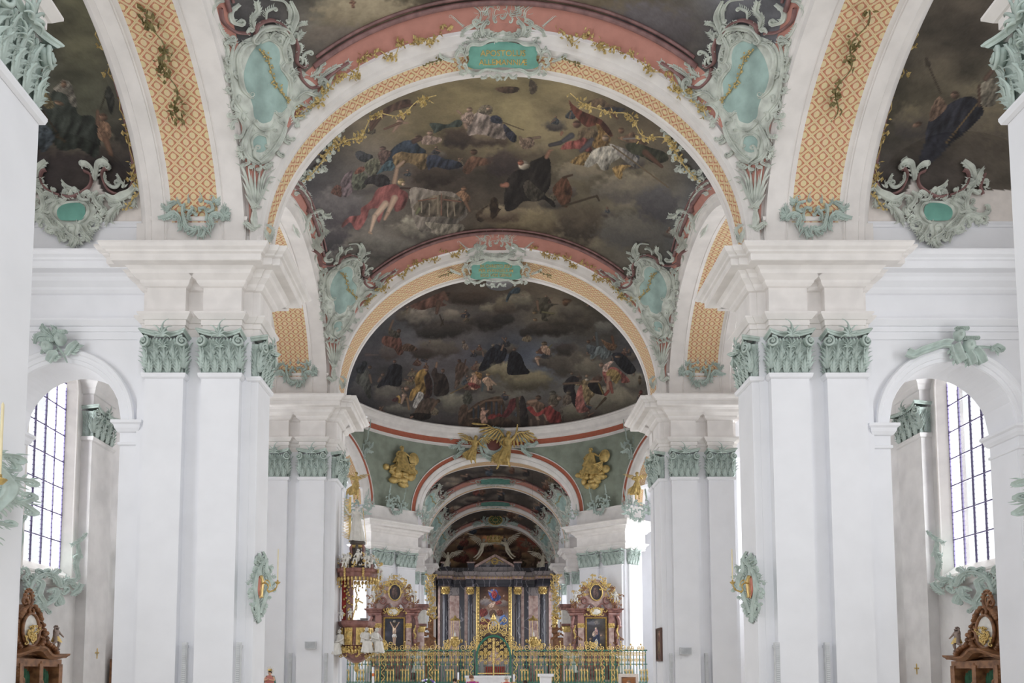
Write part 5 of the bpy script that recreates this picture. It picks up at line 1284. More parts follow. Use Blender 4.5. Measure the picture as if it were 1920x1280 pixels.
# ---- rocaille at the foot of the lattice bands
def foot(r):
    S = r.scroll
    r.scatter([(330,640),(520,620),(650,480),(800,580),(980,620),(1040,740),(860,800),(800,900),(700,990),(560,930),(480,800),(300,720)], 22, 34, 8)
    S(((268,0),(278,200),(325,290),(345,480),(395,570)), 34, 0, -1.0, 1, .7); S(((965,0),(985,200),(1010,330)), 30, 0, 0, 2, .9); S(((900,530),(960,590),(1045,530),(1045,420),(990,360)), 44, .4, -.5, 0, 0, lift=8)
    S(((560,620),(580,510),(650,460),(720,500),(745,575)), 48, 0, .4, -1, .7, lift=8); S(((620,370),(662,372),(672,450)), 26)
    S(((160,570),(172,640),(250,690),(310,650),(400,600)), 44, 0, 0, 1, 1.1); S(((130,825),(250,800),(340,760),(420,800),(450,900),(448,1000)), 56, 0, 0, -1, .8); S(((500,620),(470,700),(490,820),(540,950),(640,1000)), 48, 0, -.7, 1, .6, lift=6)
    S(((620,690),(550,760),(550,850)), 40, .4, 0, 1); S(((800,870),(815,780),(790,690),(715,690)), 40, 0, -.5, -1, .5, lift=8); S(((780,590),(880,620),(905,700),(850,740)), 44, 0, .5, -1, .6, lift=8)
    S(((870,930),(862,810),(940,765),(1020,790),(1050,830)), 50, 0, .4, -1, .6); S(((1050,560),(1066,680),(1056,780),(1140,815)), 50, 0, 0, -1, .9); S(((1090,620),(1150,605),(1205,645)), 24); S(((1080,470),(1140,480),(1180,525)), 30, 0, 0, -1)
    for a, b in (((700,940),(675,1145)), ((750,950),(872,1095)), ((810,890),(872,1030)), ((670,1000),(548,1050)), ((715,980),(738,1110)), ((430,900),(408,990)), ((470,900),(490,1030)), ((640,1000),(600,1090)), ((880,880),(890,970))):
        m_ = ((a[0]+b[0])/2+18, (a[1]+b[1])/2-14); S((a, m_, b), 42, taper=(1, .8, .1))
    S(((500,700),(620,740),(650,780)), 30, 0, -.6)
r = Relief('stucco_ornament', 'green rocaille at the foot of the nearer left lattice band', 'stucco ornament', plane_y(18.93), 18, 20, (280, 300, 7.53, (650, 700)), base=GREEN)
foot(r); FOOT = r.t
dup(FOOT, 'green rocaille at the foot of the nearer right lattice band', flip=True)
d = dup(FOOT, 'green rocaille at the foot of the lattice band above the second left pier', offset=(0, PER, 0)); dup(d, 'green rocaille at the foot of the lattice band above the second right pier', flip=True)
# small hanging rocaille between the hall arches
for s, nm in ((-1, 'left'), (1, 'right')):
    for a, z, sc_, w_ in ((.735, 12.95, 1.05, 'under the green pendentive'),):
        d = dup(FOOT, 'small %s rocaille %s of the central hall' % (nm, w_)); a_ = s*a; d.location = ((RR-.62)*math.sin(a_), RC+(RR-.62)*math.cos(a_), z+.25); d.rotation_euler = (0, 0, -a_); d.scale = (sc_*s, sc_, sc_); FOOTS.append(d)
    for a, z, sc_, w_ in ((.53, 12.7, .55, 'at the foot of the choir arch'), (.965, 12.8, .6, 'at the foot of the diagonal arch')):
        d = dup(FOOT, 'small %s rocaille %s in the central hall' % (nm, w_)); a_ = s*a; d.location = ((RR-.5)*math.sin(a_), RC+(RR-.5)*math.cos(a_), z+.1); d.rotation_euler = (0, 0, -a_); d.scale = (sc_*s, sc_, sc_); FOOTS.append(d)

# ---- inscribed tablets at the arch crowns
def text_mesh(body, size):
    cu = bpy.data.curves.new('lettering', 'FONT'); cu.body = body; cu.size = size; cu.align_x = 'CENTER'; cu.align_y = 'CENTER'; cu.extrude = 0.0; cu.offset = size*.003
    cu.resolution_u = 3; o = bpy.data.objects.new('tmp', cu); C.objects.link(o); dg = bpy.context.evaluated_depsgraph_get()
    me = bpy.data.meshes.new_from_object(o.evaluated_get(dg)); v = np.array([x.co[:] for x in me.vertices]); f = [list(p.vertices) for p in me.polygons]
    bpy.data.objects.remove(o); bpy.data.curves.remove(cu); return v, f
def letter(r, body, cx, cy, size, wscale, h=9, m=None, arc=0, extr=5):
    v, f = text_mesh(body, size); n = len(v); u = np.column_stack([cx+v[:, 0]*wscale, cy-v[:, 1]+arc*(v[:, 0]*wscale)**2])
    A = r.place(u, np.full(n, h+extr)); B = r.place(u, np.full(n, h-2.0)); mb = MB()
    edge = {}
    for q in f:
        for i in range(len(q)): e = (q[i], q[(i+1) % len(q)]); edge[e] = edge.get(e, 0)+1
    side = [(a, b, b+n, a+n) for (a, b) in edge if (b, a) not in edge]
    mb.add(np.vstack([A, B]), f+side); return mb.build('lettering', m or GOLD, r.t)
def keyF(y0, yw):
    def F(x, y, z):
        w = (x/6.05)**2; sof = 12.4+5.25*np.sqrt(np.maximum(0, 1-w))-.06
        pl = sof-.10*(y-y0)
        vt = sof+.18+np.maximum(0, y0-y)*.75
        return z-np.where(y > y0-.02, pl, vt)
    return F
def keystone(r):
    S = r.scroll; mir = lambda P: tuple((1120-x, y) for x, y in P)
    r.field([(80,650),(160,585),(300,575),(420,545),(560,530),(700,545),(820,575),(950,585),(1030,650),(985,700),(985,760),(1010,830),(870,870),(560,845),(250,870),(110,830),(130,760),(125,700)], DTURQ, 6, 'tablet', 4)
    r.field([(300,330),(360,270),(450,240),(560,230),(670,240),(760,270),(820,330),(810,420),(700,480),(560,495),(420,480),(310,420)], PALE, 4, 'shell_ground')
    r.field([(400,300),(470,250),(650,250),(720,300),(740,360),(700,410),(600,400),(560,380),(520,400),(420,410),(390,360)], PINK, 4, 'field', 6)
    for pts, w, c0, c1, f, fl in (
        (((90,640),(160,575),(280,575),(400,525),(560,525)), 36, .5, 0, 1, .7), (((120,470),(180,545),(290,545),(380,510)), 30, .4, 0, -1, .7), (((560,490),(430,490),(320,440),(295,340),(350,265)), 56, 0, .35, -1, .5),
        (((560,165),(480,180),(440,230),(450,275)), 26, 0, -.7, 1, .6), (((340,265),(385,190),(360,90),(400,15)), 34, 0, .4, 2, .8), (((270,260),(285,150),(215,75),(140,50)), 44, 0, .4, -1, .9),
        (((520,130),(495,60),(530,-10)), 34, 0, 0, 2, .9), (((440,140),(440,50),(425,-10)), 28, 0, 0, 1, .9), (((280,270),(170,330),(70,390),(45,460)), 36, 0, 0, -1, .8), (((100,760),(60,650),(-10,640),(-40,700),(0,765)), 28, 0, .4, 1, .7),
        (((90,800),(120,880),(230,915),(350,865),(560,890)), 34, .5, 0, -1, .7), (((380,930),(440,965),(490,930),(550,1000)), 26, 0, 0, -1, .8), (((60,870),(10,910),(60,950)), 24, 0, 0, 1, 1.0), (((-60,770),(-150,740),(-240,700)), 26, 0, .5, 2, .9),
        (((180,130),(190,160),(240,170)), 20, 0, .5, 1, .8), (((-100,190),(-20,260),(60,330)), 24, .6, 0, 2, 1.0)):
        S(pts, w, c0, c1, f, fl, lift=7); S(mir(pts), w, -c0, -c1, -f if f in (1, -1) else f, fl, lift=7)
    r.scatter([(300,440),(270,330),(330,230),(430,150),(560,120),(690,150),(790,230),(850,330),(800,400),(680,400),(560,420),(440,400),(320,400)], 22, 38, 3); r.scatter([(420,60),(560,20),(700,60),(640,110),(480,110)], 14, 44, 4); r.scatter([(80,610),(160,535),(400,480),(720,480),(960,535),(1060,640),(1060,840),(860,920),(560,930),(250,920),(60,840),(50,640)], 22, 22, 5)
    r.vine(((-190,720),(-300,760),(-420,800)), 40, OLIVE, seed=8, lift=10); r.vine(((1310,720),(1420,760),(1540,800)), 40, OLIVE, seed=9, lift=10)
r = Relief('inscribed_tablet', 'green tablet lettered APOSTOLUS ALLEMANNIÆ in a rocaille frame', 'tablet', keyF(19.2, 1), 17.2, 20.6, (860, 0, 6.736, (560, 600)))
keystone(r); letter(r, 'APOSTOLUS', 560, 662, 106, .98, arc=4e-5); letter(r, 'ALLEMANNIÆ', 560, 776, 102, .95, arc=4e-5)
r = Relief('inscribed_tablet', 'small green tablet with three gold lines of text at the second arch crown', 'tablet', keyF(29.55, 1), 27.5, 31.4, (930-560/9.4, 495-600/9.4, 9.4, (560, 600)))
keystone(r); letter(r, 'IN CHRISTO JESU', 560, 625, 78, .95, arc=4e-5); letter(r, 'PER EVANGELIUM', 560, 705, 78, 1.0, arc=4e-5); letter(r, 'EGO VOS GENUI', 560, 785, 78, .95, arc=4e-5)

# ---- rocaille border under the aisle lunette paintings
def lunette(r):
    S = r.scroll
    r.field([(280,700),(400,610),(560,660),(700,640),(830,700),(850,800),(780,900),(700,960),(620,1060),(540,1000),(400,940),(300,830)], PALE, 6, 'shell_ground')
    r.scatter([(280,700),(400,590),(560,640),(700,620),(850,690),(870,800),(800,900),(720,960),(620,1060),(540,1010),(400,950),(290,840)], 26, 34, 5); r.scatter([(950,620),(1100,660),(1230,620),(1330,520),(1380,420)], 10, 34, 6); r.scatter([(60,500),(150,480),(240,560),(260,660),(150,800),(60,800)], 12, 34, 7)
    r.field([(430,760),(490,710),(580,690),(680,690),(740,740),(740,830),(700,880),(620,890),(520,890),(460,880),(425,830)], DTURQ, 8, 'field', 22)
    for pts in (((290,300),(240,320),(225,400),(270,500),(360,560),(450,590)), ((470,590),(560,612),(650,582),(760,510),(800,440),(790,350),(720,310)), ((1000,300),(960,285),(925,350),(950,450),(1010,540),(1120,582),(1220,550),(1270,460),(1290,370),(1262,200),(1240,0)), ((40,350),(70,420),(90,500),(60,580))):
        r.tube(pts, 34)
    for pts, w, c0, c1, f, fl in (
        (((150,420),(180,310),(230,245),(282,195)), 44, 0, 0, -1, .9), (((55,280),(110,350),(160,450),(230,470)), 50, 0, 0, 2, .7), (((700,245),(760,240),(820,300),(835,400)), 48, -.4, 0, -1, .6), (((850,430),(868,310),(890,240),(960,225),(1010,265)), 56, 0, .3, -1, .7),
        (((970,235),(990,195),(930,145)), 18, 0, 0, 1, .9), (((960,330),(955,410),(1020,490),(1095,500),(1140,430),(1098,345)), 30, 0, 0, 1, .8), (((970,590),(1080,645),(1180,610),(1260,560),(1320,470)), 70, 0, 0, 1, .6), (((1250,230),(1300,310),(1285,420)), 40, 0, .4, -1, .8),
        (((465,420),(520,485),(605,520)), 34, 0, 0, -1, 1.0), (((560,640),(495,600),(500,545),(560,530),(590,580)), 26, 0, .4, 0, 0), (((640,535),(690,640),(790,650)), 40, .4, 0, -1, .8), (((400,680),(352,740),(370,840),(440,910),(500,960)), 40, .5, 0, -1, .7),
        (((680,680),(750,700),(772,780),(735,860),(670,905)), 40, 0, .4, -1, .7), (((460,700),(560,680),(680,670)), 26, 0, 0, 0, 0), (((30,800),(130,820),(245,770),(258,660),(200,545),(120,575)), 44, 0, .4, -1, .7), (((75,905),(180,830),(280,860),(360,960),(460,1010),(490,1100)), 52, 0, 0, 2, .8),
        (((880,550),(832,600),(860,680),(925,750)), 56, 0, .3, -1, .7), (((860,625),(960,600),(1010,655),(1130,680),(1172,770)), 30, 0, 0, 0, 0), (((1150,690),(1060,760),(1005,850),(1008,905)), 48, 0, 0, 2, 1.1), (((500,970),(560,1050),(640,1100),(665,1155)), 44, 0, 0, 1, .9),
        (((600,1000),(595,1100),(560,1175)), 46, 0, 0, 2, .9), (((680,930),(720,1020),(800,1105)), 46, 0, 0, 2, .8), (((870,900),(800,880),(750,940),(780,1010),(830,1055)), 42, .4, 0, 1, .8), (((530,990),(545,935),(610,950),(600,1040)), 26, 0, 0, 0, 0), (((1430,550),(1480,540),(1500,580),(1460,655)), 26, .5, 0, -1, .8),
        (((1330,250),(1390,290),(1380,420),(1400,520)), 36, 0, 0, 2, .8), (((350,500),(370,600),(430,690)), 34, 0, 0, 1, .9), (((340,1010),(400,1010),(450,1140)), 30, .4, 0, 1, .8)):
        S(pts, w, c0, c1, f, fl, lift=6)
    r.vine(((1300,190),(1340,380),(1370,560),(1290,650),(1210,770)), 50, seed=11, lift=30)
r = Relief('stucco_border', 'green rocaille border with turquoise cartouche under the left aisle painting', 'stucco ornament', plane_y(19.27), 18, 21, (40, 270, 6.096, (600, 700)))
lunette(r); LUN = r.t
dup(LUN, 'green rocaille border with turquoise cartouche under the right aisle painting', flip=True)
# moulding and vine along the edge of the aisle paintings
t_ = np.linspace(-.55, .985, 60); yc_, b_ = BAYA[0], 19.35-BAYA[0]
P = np.column_stack([np.full(60, -9.27), yc_+b_*np.sin(t_*PI/2), 13.0+np.sqrt(np.maximum(.15, 2.4**2*(1-(2.38/2.55)**2)+3.9**2*(1-np.sin(t_*PI/2)**2)))-.05])
t = thing('painting_moulding', 'purple moulding with gold vine along the left aisle painting', 'moulding', tuple(P[30]))
MB().tube(P-P[30], .085, 8).build('moulding', PURPLE, t, True)
def vine3d(P, sz, seed, mb=None):
    R = random.Random(seed); mb = mb or MB(); mb.tube(P, sz*.06, 4)
    for k_, p in enumerate(P):
        for _ in range(R.choice((4, 5, 7)) if math.sin(k_*.8+seed) > -.1 else R.choice((0, 1))):
            q = np.array(p)+np.array([R.uniform(-1, 1), R.uniform(-.5, .5), R.uniform(-1, .3)])*sz*.45
            a = np.array([R.uniform(-1, 1), R.uniform(-1, .4), R.uniform(-1, 1)]); a /= np.linalg.norm(a); b = np.cross(a, [R.uniform(-1, 1), R.uniform(-1, 1), R.uniform(-1, 1)]); b /= np.linalg.norm(b)
            c = np.cross(a, b); L = sz*R.uniform(.35, .6)
            mb.add([q, q+a*L*.5+b*L*.38, q+a*L, q+a*L*.5-b*L*.38, q+a*L*.45+c*L*.18], [(0,1,4), (1,2,4), (2,3,4), (3,0,4)])
    return mb
pp = crom([P[i]-P[30]+np.array([.12*math.sin(i*1.7), -.06, -.1]) for i in range(8, 58, 2)], 46)
vine3d(pp, .26, 4).build('vine', LEAFGOLD, t)
dup(t, 'purple moulding with gold vine along the right aisle painting', flip=True)

# ---- gold vine garlands on the pink bands of the two arches
def arch_vine(y, a, h, k0, k1, seed, sz, side=-1):
    n = 44; t = np.linspace(k0, k1, n); P = []
    for i, q in enumerate(t):
        rr = .24+.13*math.sin(i*.33+seed)
        P.append((-(a+rr)*math.cos(q), y+side*(.15+.08*math.sin(i*.5)), 12.4+(h+rr)*math.sin(q)))
    return np.array(P)
for y, who, sd in ((19.12, 'nearer', -1), (29.45, 'second', -1)):
    for k, (a, b) in enumerate(((.62, 1.0), (1.02, 1.36), (1.78, 2.12), (2.14, 2.52))):
        P = arch_vine(y, 6.05, 5.25, a, b, k+y, .2); c = P.mean(0)
        t = thing('vine_garland', '%s gold vine on the pink band of the %s big arch' % (('lower left', 'upper left', 'upper right', 'lower right')[k], who), 'garland', tuple(c))
        vine3d(P-c, .24, int(k+y)).build('vine', LEAFGOLD, t)
for k, (a, b) in enumerate(((.70, 1.28), (1.86, 2.44))):
    P = arch_vine(20.45, 6.0, 5.15, a, b, k+7, .2, 1); P[:, 2] -= .3; c = P.mean(0)
    t = thing('vine_garland', '%s gold vine hanging at the fresco edge behind the inscribed arch' % ('left', 'right')[k], 'garland', tuple(c)); vine3d(P-c, .26, k+40).build('vine', LEAFGOLD, t)
# dark olive garlands on the lattice of the long arches
for s, nm in ((-1, 'left'), (1, 'right')):
    P = np.array([(s*(7.65+.1*math.sin(i*.8)), BAYA[0]+(BAYA[1]-.05)*math.cos(q), 12.4+LH*math.sin(q)-.08) for i, q in enumerate(np.linspace(1.25, .72, 20))]); c = P.mean(0)
    t = thing('vine_garland', 'dark olive garland on the %s lattice band near the top edge' % nm, 'garland', tuple(c)); vine3d(P-c, .3, 77+s).build('vine', OLIVE, t)

# ---- rocaille along the near edge of the second fresco (behind the inscribed arch)
BV = vaultF(BAYB[0], BAYB[1])
def near_corner(r):
    S = r.scroll; R = random.Random(5)
    path = [(350,195),(320,260),(300,330),(250,360),(210,430),(180,500),(120,520),(90,560),(60,620),(30,660)]
    for i, (x, y) in enumerate(path):
        for k in range(3):
            a = R.uniform(0, 6.28); L = R.uniform(28, 46); p = (x+R.uniform(-18, 18), y+R.uniform(-18, 18))
            S((p, (p[0]+L*.6*math.cos(a), p[1]+L*.6*math.sin(a)), (p[0]+L*math.cos(a+.8), p[1]+L*math.sin(a+.8))), 15, 0, R.choice((-.8, .8)), R.choice((-1, 1)), .9)
    for pts, w, c1, f in ((((0,640),(50,660),(100,730),(110,800)), 30, 0, 1), (((0,760),(40,800),(70,860),(60,940)), 30, .5, -1), (((110,990),(90,900),(120,830),(190,800)), 26, .4, -1), (((200,830),(230,850),(268,845)), 20, 0, 2), (((130,850),(180,880),(200,960),(170,1040)), 26, 0, 2),
                       (((150,860),(150,920),(130,970)), 12, 0, 0), (((170,865),(172,930),(150,990)), 12, 0, 0), (((110,870),(128,930),(110,980)), 12, 0, 0), (((190,930),(220,950),(245,970)), 18, 0, 2), (((130,1000),(160,1060),(200,1100)), 24, 0, 2), (((0,900),(20,960),(60,1010)), 24, 0, 1)):
        S(pts, w, 0, c1, f, 1.0)
    r.vine(((300,260),(260,340),(150,500),(70,580)), 22, seed=21)
    r.tube(((90,730),(110,760),(100,820)), 22); r.tube(((130,1080),(180,1120),(190,1200)), 22)
r = Relief('stucco_ornament', 'pale green rocaille at the left edge of the fresco with saints', 'stucco ornament', BV, 20.35, 26, (550, 180, 3.765, (180, 600)))
near_corner(r); dup(r.t, 'pale green rocaille at the right edge of the fresco with saints', flip=True)
# ---------------------------------------------------------------- carved figures
STAT = mat('white_stucco_figure', (222, 219, 212), .45, noise=.07, scale=6); SKINM = mat('skin', (214, 168, 140), .5, noise=.05); HAIRW = mat('grey_hair', (214, 210, 204), .8)
WOOD = mat('carved_walnut', (150, 106, 72), .5, noise=.3, scale=5, col2=(104, 70, 46)); WOODL = mat('figure_wood', (150, 132, 122), .55, noise=.15)
REDM = mat('red_brown_marble', (156, 112, 104), .3, noise=.3, scale=4, col2=(98, 62, 58)); PALEM = mat('pinkish_marble', (196, 172, 164), .3, noise=.2, scale=3, col2=(150, 116, 110))
def marble(name, c1, c2, sc):
    m = mat(name, c1, .22, noise=.2, scale=sc); nt = m.node_tree; N = nt.nodes; b = N['Principled BSDF']
    w = N.new('ShaderNodeTexWave'); w.inputs['Scale'].default_value = sc*.35; w.inputs['Distortion'].default_value = 14; w.inputs['Detail'].default_value = 4
    tc = N.new('ShaderNodeTexCoord'); nt.links.new(tc.outputs['Object'], w.inputs[0])
    r = N.new('ShaderNodeMapRange'); r.inputs[1].default_value = .955; r.inputs[2].default_value = 1.0; nt.links.new(w.outputs['Fac'], r.inputs[0])
    mx = N.new('ShaderNodeMix'); mx.data_type = 'RGBA'; mx.inputs[6].default_value = srgb(c1); mx.inputs[7].default_value = srgb(c2); nt.links.new(r.outputs[0], mx.inputs[0]); nt.links.new(mx.outputs[2], b.inputs['Base Color']); return m
BLACKM = marble('black_marble', (46, 46, 56), (120, 118, 128), 1.1); GREYM = marble('grey_marble', (148, 140, 140), (96, 90, 96), 1.4)
CURT = mat('green_curtain', (44, 92, 66), .8, noise=.2); REDC = mat('red_cloth', (160, 52, 46), .7, noise=.2); BOOK = mat('book_gold', (200, 160, 80), .5)

def skin_body(nodes, edges, name, m, parent, loc=(0, 0, 0), sub=1):
    """one continuous surface grown over a skeleton: nodes {key: (x,y,z,r)}"""
    keys = list(nodes); ix = {k: i for i, k in enumerate(keys)}
    me = bpy.data.meshes.new(name); me.from_pydata([nodes[k][:3] for k in keys], [(ix[a], ix[b]) for a, b in edges], [])
    o = bpy.data.objects.new(name, me); C.objects.link(o)
    md = o.modifiers.new('s', 'SKIN'); me.skin_vertices[0].data
    for k in keys:
        r = nodes[k][3]; me.skin_vertices[0].data[ix[k]].radius = (r, r)
    me.skin_vertices[0].data[ix[keys[0]]].use_root = True
    md.use_smooth_shade = True
    s_ = o.modifiers.new('d', 'SUBSURF'); s_.levels = sub; s_.render_levels = sub
    dg = bpy.context.evaluated_depsgraph_get(); me2 = bpy.data.meshes.new_from_object(o.evaluated_get(dg)); me2.name = name
    bpy.data.objects.remove(o); me2.materials.clear(); me2.materials.append(m)
    return link(name, me2, parent, loc)
BASEP = dict(pelvis=(0,0,.53,.07), belly=(0,0,.60,.062), chest=(0,0,.72,.075), neck=(0,0,.815,.03), head=(0,-.012,.87,.05), crown=(0,-.01,.93,.045),
    sl=(-.105,0,.785,.037), el=(-.16,.0,.64,.028), wl=(-.15,-.06,.51,.02), hl=(-.15,-.075,.47,.018), sr=(.105,0,.785,.037), er=(.16,0,.64,.028), wr=(.15,-.06,.51,.02), hr=(.15,-.075,.47,.018),
    pl=(-.05,0,.49,.06), kl=(-.06,-.01,.28,.042), al=(-.06,.01,.05,.025), fl=(-.06,-.08,.02,.02), pr=(.05,0,.49,.06), kr=(.06,-.01,.28,.042), ar=(.06,.01,.05,.025), fr=(.06,-.08,.02,.02))
BEDG = [('pelvis','belly'),('belly','chest'),('chest','neck'),('neck','head'),('head','crown'),('chest','sl'),('sl','el'),('el','wl'),('wl','hl'),('chest','sr'),('sr','er'),('er','wr'),('wr','hr'),('pelvis','pl'),('pl','kl'),('kl','al'),('al','fl'),('pelvis','pr'),('pr','kr'),('kr','ar'),('ar','fr')]
def figure(parent, h, pose, m, name='body', loc=(0, 0, 0), fingers=True, chub=1.0, face=True, hair=None, headk=1.0):
    nd = {k: list(v) for k, v in BASEP.items()}
    for k, v in pose.items(): nd[k][:3] = v
    hd = np.array(nd['head'][:3]); nk = np.array(nd['neck'][:3]); up = hd-nk; up /= np.linalg.norm(up)
    if 'crown' not in pose: nd['crown'][:3] = list(hd+up*.055)
    for k in nd:
        r = nd[k][3]*(chub if k not in ('head', 'crown') else headk); nd[k] = tuple(c*h for c in nd[k][:3])+(r*h,)
    ed = list(BEDG)
    if fingers:
        for s in 'lr':
            w, hn = np.array(nd['w'+s][:3]), np.array(nd['h'+s][:3]); d = hn-w; d /= np.linalg.norm(d)+1e-9; sd = np.cross(d, [0, 1, 0]); sd /= np.linalg.norm(sd)+1e-9; pp = np.cross(sd, d)
            for i, (a, L) in enumerate(((-.55, .034), (-.2, .042), (.1, .045), (.4, .04))):
                q = hn+(d*L*.6+sd*a*.022)*h; q2 = hn+(d*L+sd*a*.03-pp*.012)*h
                nd['f%d%s' % (i, s)] = tuple(q)+(.0055*h,); nd['g%d%s' % (i, s)] = tuple(q2)+(.0048*h,); ed += [('h'+s, 'f%d%s' % (i, s)), ('f%d%s' % (i, s), 'g%d%s' % (i, s))]
            q = (w+hn)/2+(sd*(.022 if s == 'l' else -.022)+d*.012)*h; nd['t'+s] = tuple(q)+(.006*h,); ed.append(('w'+s, 't'+s))
    o = skin_body(nd, ed, name, m, parent, loc)
    if face:
        f = MB(); hh = hd*h+np.array(loc); fw = np.array([0, -1, 0])
        k = h*headk
        f.blob(hh+fw*.055*k+up*.008*k, (.009*k, .014*k, .014*k), 6, 4)        # nose
        for sx in (-1, 1):
            f.blob(hh+np.array([sx*.02, 0, 0])*k+fw*.047*k+up*.02*k, (.009*k, .006*k, .005*k), 6, 4); f.blob(hh+np.array([sx*.052, 0, 0])*k+up*.008*k, (.008*k, .012*k, .016*k), 6, 4)
        f.blob(hh+fw*.05*k-up*.018*k, (.016*k, .006*k, .004*k), 6, 4)
        f.build('face', m, o if False else parent, True)
    if hair is not None:
        f = MB(); R = random.Random(3); hh = hd*h+np.array(loc); k = h*headk
        for i in range(22):
            a = R.uniform(0, 6.28); e = R.uniform(.05, 1.4); d = np.array([math.cos(a)*math.cos(e), abs(math.sin(a))*math.cos(e)*.9+.1, math.sin(e)])
            f.blob(hh+up*.02*k+d*.056*k, .021*k, 6, 4)
        f.build('hair', hair, parent, True)
    return o
def robe_mesh(mb, top, bot, r0, r1, folds=11, seed=0, n=44, rows=9, lean=0):
    """draped cloth hanging from point top to bot with deep folds"""
    R = random.Random(seed); top, bot = np.array(top, float), np.array(bot, float); P = []
    ph = [R.uniform(0, 6.28) for _ in range(3)]
    for i in range(n):
        a = 2*PI*i/n; row = []
        for j in range(rows):
            q = j/(rows-1); c = top+(bot-top)*q; r = r0+(r1-r0)*q**.8
            f = 1+q*(.16*math.sin(folds*a+ph[0]+q*1.2)+.1*math.sin(folds*.5*a+ph[1]-q*2))
            row.append((c[0]+r*f*math.cos(a), c[1]+r*f*.8*math.sin(a), c[2]+.02*math.sin(3*a+ph[2])*q))
        P.append(row)
    mb.grid(P, closeu=True)
def wing(parent, root, out, up, L, m, name='wing', loc=(0, 0, 0)):
    """three overlapping rows of feathers fanned from the shoulder"""
    mb = MB(); out = np.array(out, float); out /= np.linalg.norm(out); up = np.array(up, float); up /= np.linalg.norm(up); n_ = np.cross(out, up)
    root = np.array(root, float)+np.array(loc)
    arm = [root+out*L*.45*t+up*L*.38*math.sin(t*1.9) for t in np.linspace(0, 1, 8)]+[root+out*L*(.45+.3*t)+up*L*(.36+.12*t) for t in np.linspace(.2, 1, 4)]
    mb.tube(arm, np.linspace(.06, .02, len(arm))*L, 6)
    for row, (l0, w) in enumerate(((.62, .085), (.42, .075), (.24, .065))):
        for k in range(11):
            t = k/10; p = arm[int(t*(len(arm)-1))]; a = -1.75+1.65*t
            d = out*math.cos(a)+up*math.sin(a); s = np.cross(n_, d); l = L*l0*(.62+.45*t); hgt = n_*(.012+.012*row+.003*(k % 2))*L*(-1)
            q = [p+hgt, p+d*l*.45+s*w*L*.5+hgt, p+d*l*.85+s*w*L*.42+hgt, p+d*l+hgt, p+d*l*.85-s*w*L*.42+hgt, p+d*l*.45-s*w*L*.5+hgt, p+d*l*.5+hgt*1.9]
            mb.add(q, [(0,1,6), (1,2,6), (2,3,6), (3,4,6), (4,5,6), (5,0,6)])
    return mb.build(name, m, parent)
def putto(parent, loc, h, m, pose='sit', flip=1, w=None):
    P = dict(sit=dict(kl=(-.07,-.22,.50), al=(-.08,-.2,.27), fl=(-.08,-.28,.24), kr=(.09,-.2,.53), ar=(.12,-.24,.3), fr=(.12,-.31,.27), el=(-.2,-.02,.68), wl=(-.26,-.08,.8), hl=(-.28,-.1,.86), er=(.19,-.04,.66), wr=(.12,-.16,.62), hr=(.1,-.19,.6)),
             run=dict(kl=(-.14,-.08,.33), al=(-.26,.04,.2), fl=(-.31,-.02,.16), kr=(.08,-.08,.3), ar=(.1,-.02,.07), fr=(.1,-.1,.04), el=(-.19,-.05,.72), wl=(-.27,-.1,.84), hl=(-.29,-.11,.89), er=(.2,-.02,.68), wr=(.24,-.1,.56), hr=(.25,-.13,.52)))[pose]
    if flip < 0: P = {(k[0]+{'l': 'r', 'r': 'l'}[k[1]] if len(k) == 2 else k): (-v[0], v[1], v[2]) for k, v in P.items()}
    figure(parent, h, P, m, 'cherub', loc, chub=1.32, headk=1.35, fingers=False, hair=m)
    if w: wing(parent, (-.06*h, .06*h, .76*h), (-1, .3, .2), (0, 0, 1), .42*h, w, loc=loc); wing(parent, (.06*h, .06*h, .76*h), (1, .3, .2), (0, 0, 1), .42*h, w, loc=loc)
def seated_saint(parent, loc, h, m, seed=1, flip=1, rz=0):
    P = dict(kl=(-.09,-.22,.47), al=(-.09,-.2,.2), fl=(-.09,-.28,.16), kr=(.1,-.24,.49), ar=(.1,-.22,.22), fr=(.1,-.3,.18), head=(.02*flip,-.06,.865), el=(-.17,-.06,.66), wl=(-.06,-.2,.6), hl=(-.02,-.24,.59), er=(.18,-.06,.66), wr=(.1,-.22,.58), hr=(.06,-.26,.57))
    e = bpy.data.objects.new('figure', None); C.objects.link(e); e.parent = parent; e.location = loc; e.rotation_euler = (0, 0, rz)
    figure(e, h, P, m, 'body', hair=m)
    mb = MB(); robe_mesh(mb, (0, -.16*h, .54*h), (0, -.2*h, .2*h), .13*h, .17*h, 9, seed); robe_mesh(mb, (0, 0, .8*h), (0, -.03*h, .5*h), .1*h, .15*h, 8, seed+1)
    mb.build('robe', m, e, True); return e

def carve(mb, x, y, z, sz, n, seed, sx=1.0, sz_=1.0):
    """tangle of curling acanthus carving around a point, facing -y"""
    R = random.Random(seed)
    for k in range(n):
        a = R.uniform(0, 6.28); c = np.array([x+R.uniform(-1, 1)*sx*sz, z+R.uniform(-1, 1)*sz_*sz]); sg = R.choice((-1, 1)); L = sz*R.uniform(.5, 1.0)
        P = crom([c, c+L*.5*np.array([math.cos(a), math.sin(a)]), c+L*np.array([math.cos(a+sg*.8), math.sin(a+sg*.8)])], 7); P = add_curl(P, sg*L*.22, 7)
        mb.tube([(p[0], y-.12*sz*math.sin(i*.25), p[1]) for i, p in enumerate(P)], np.linspace(.13, .05, len(P))*L+.004, 5)
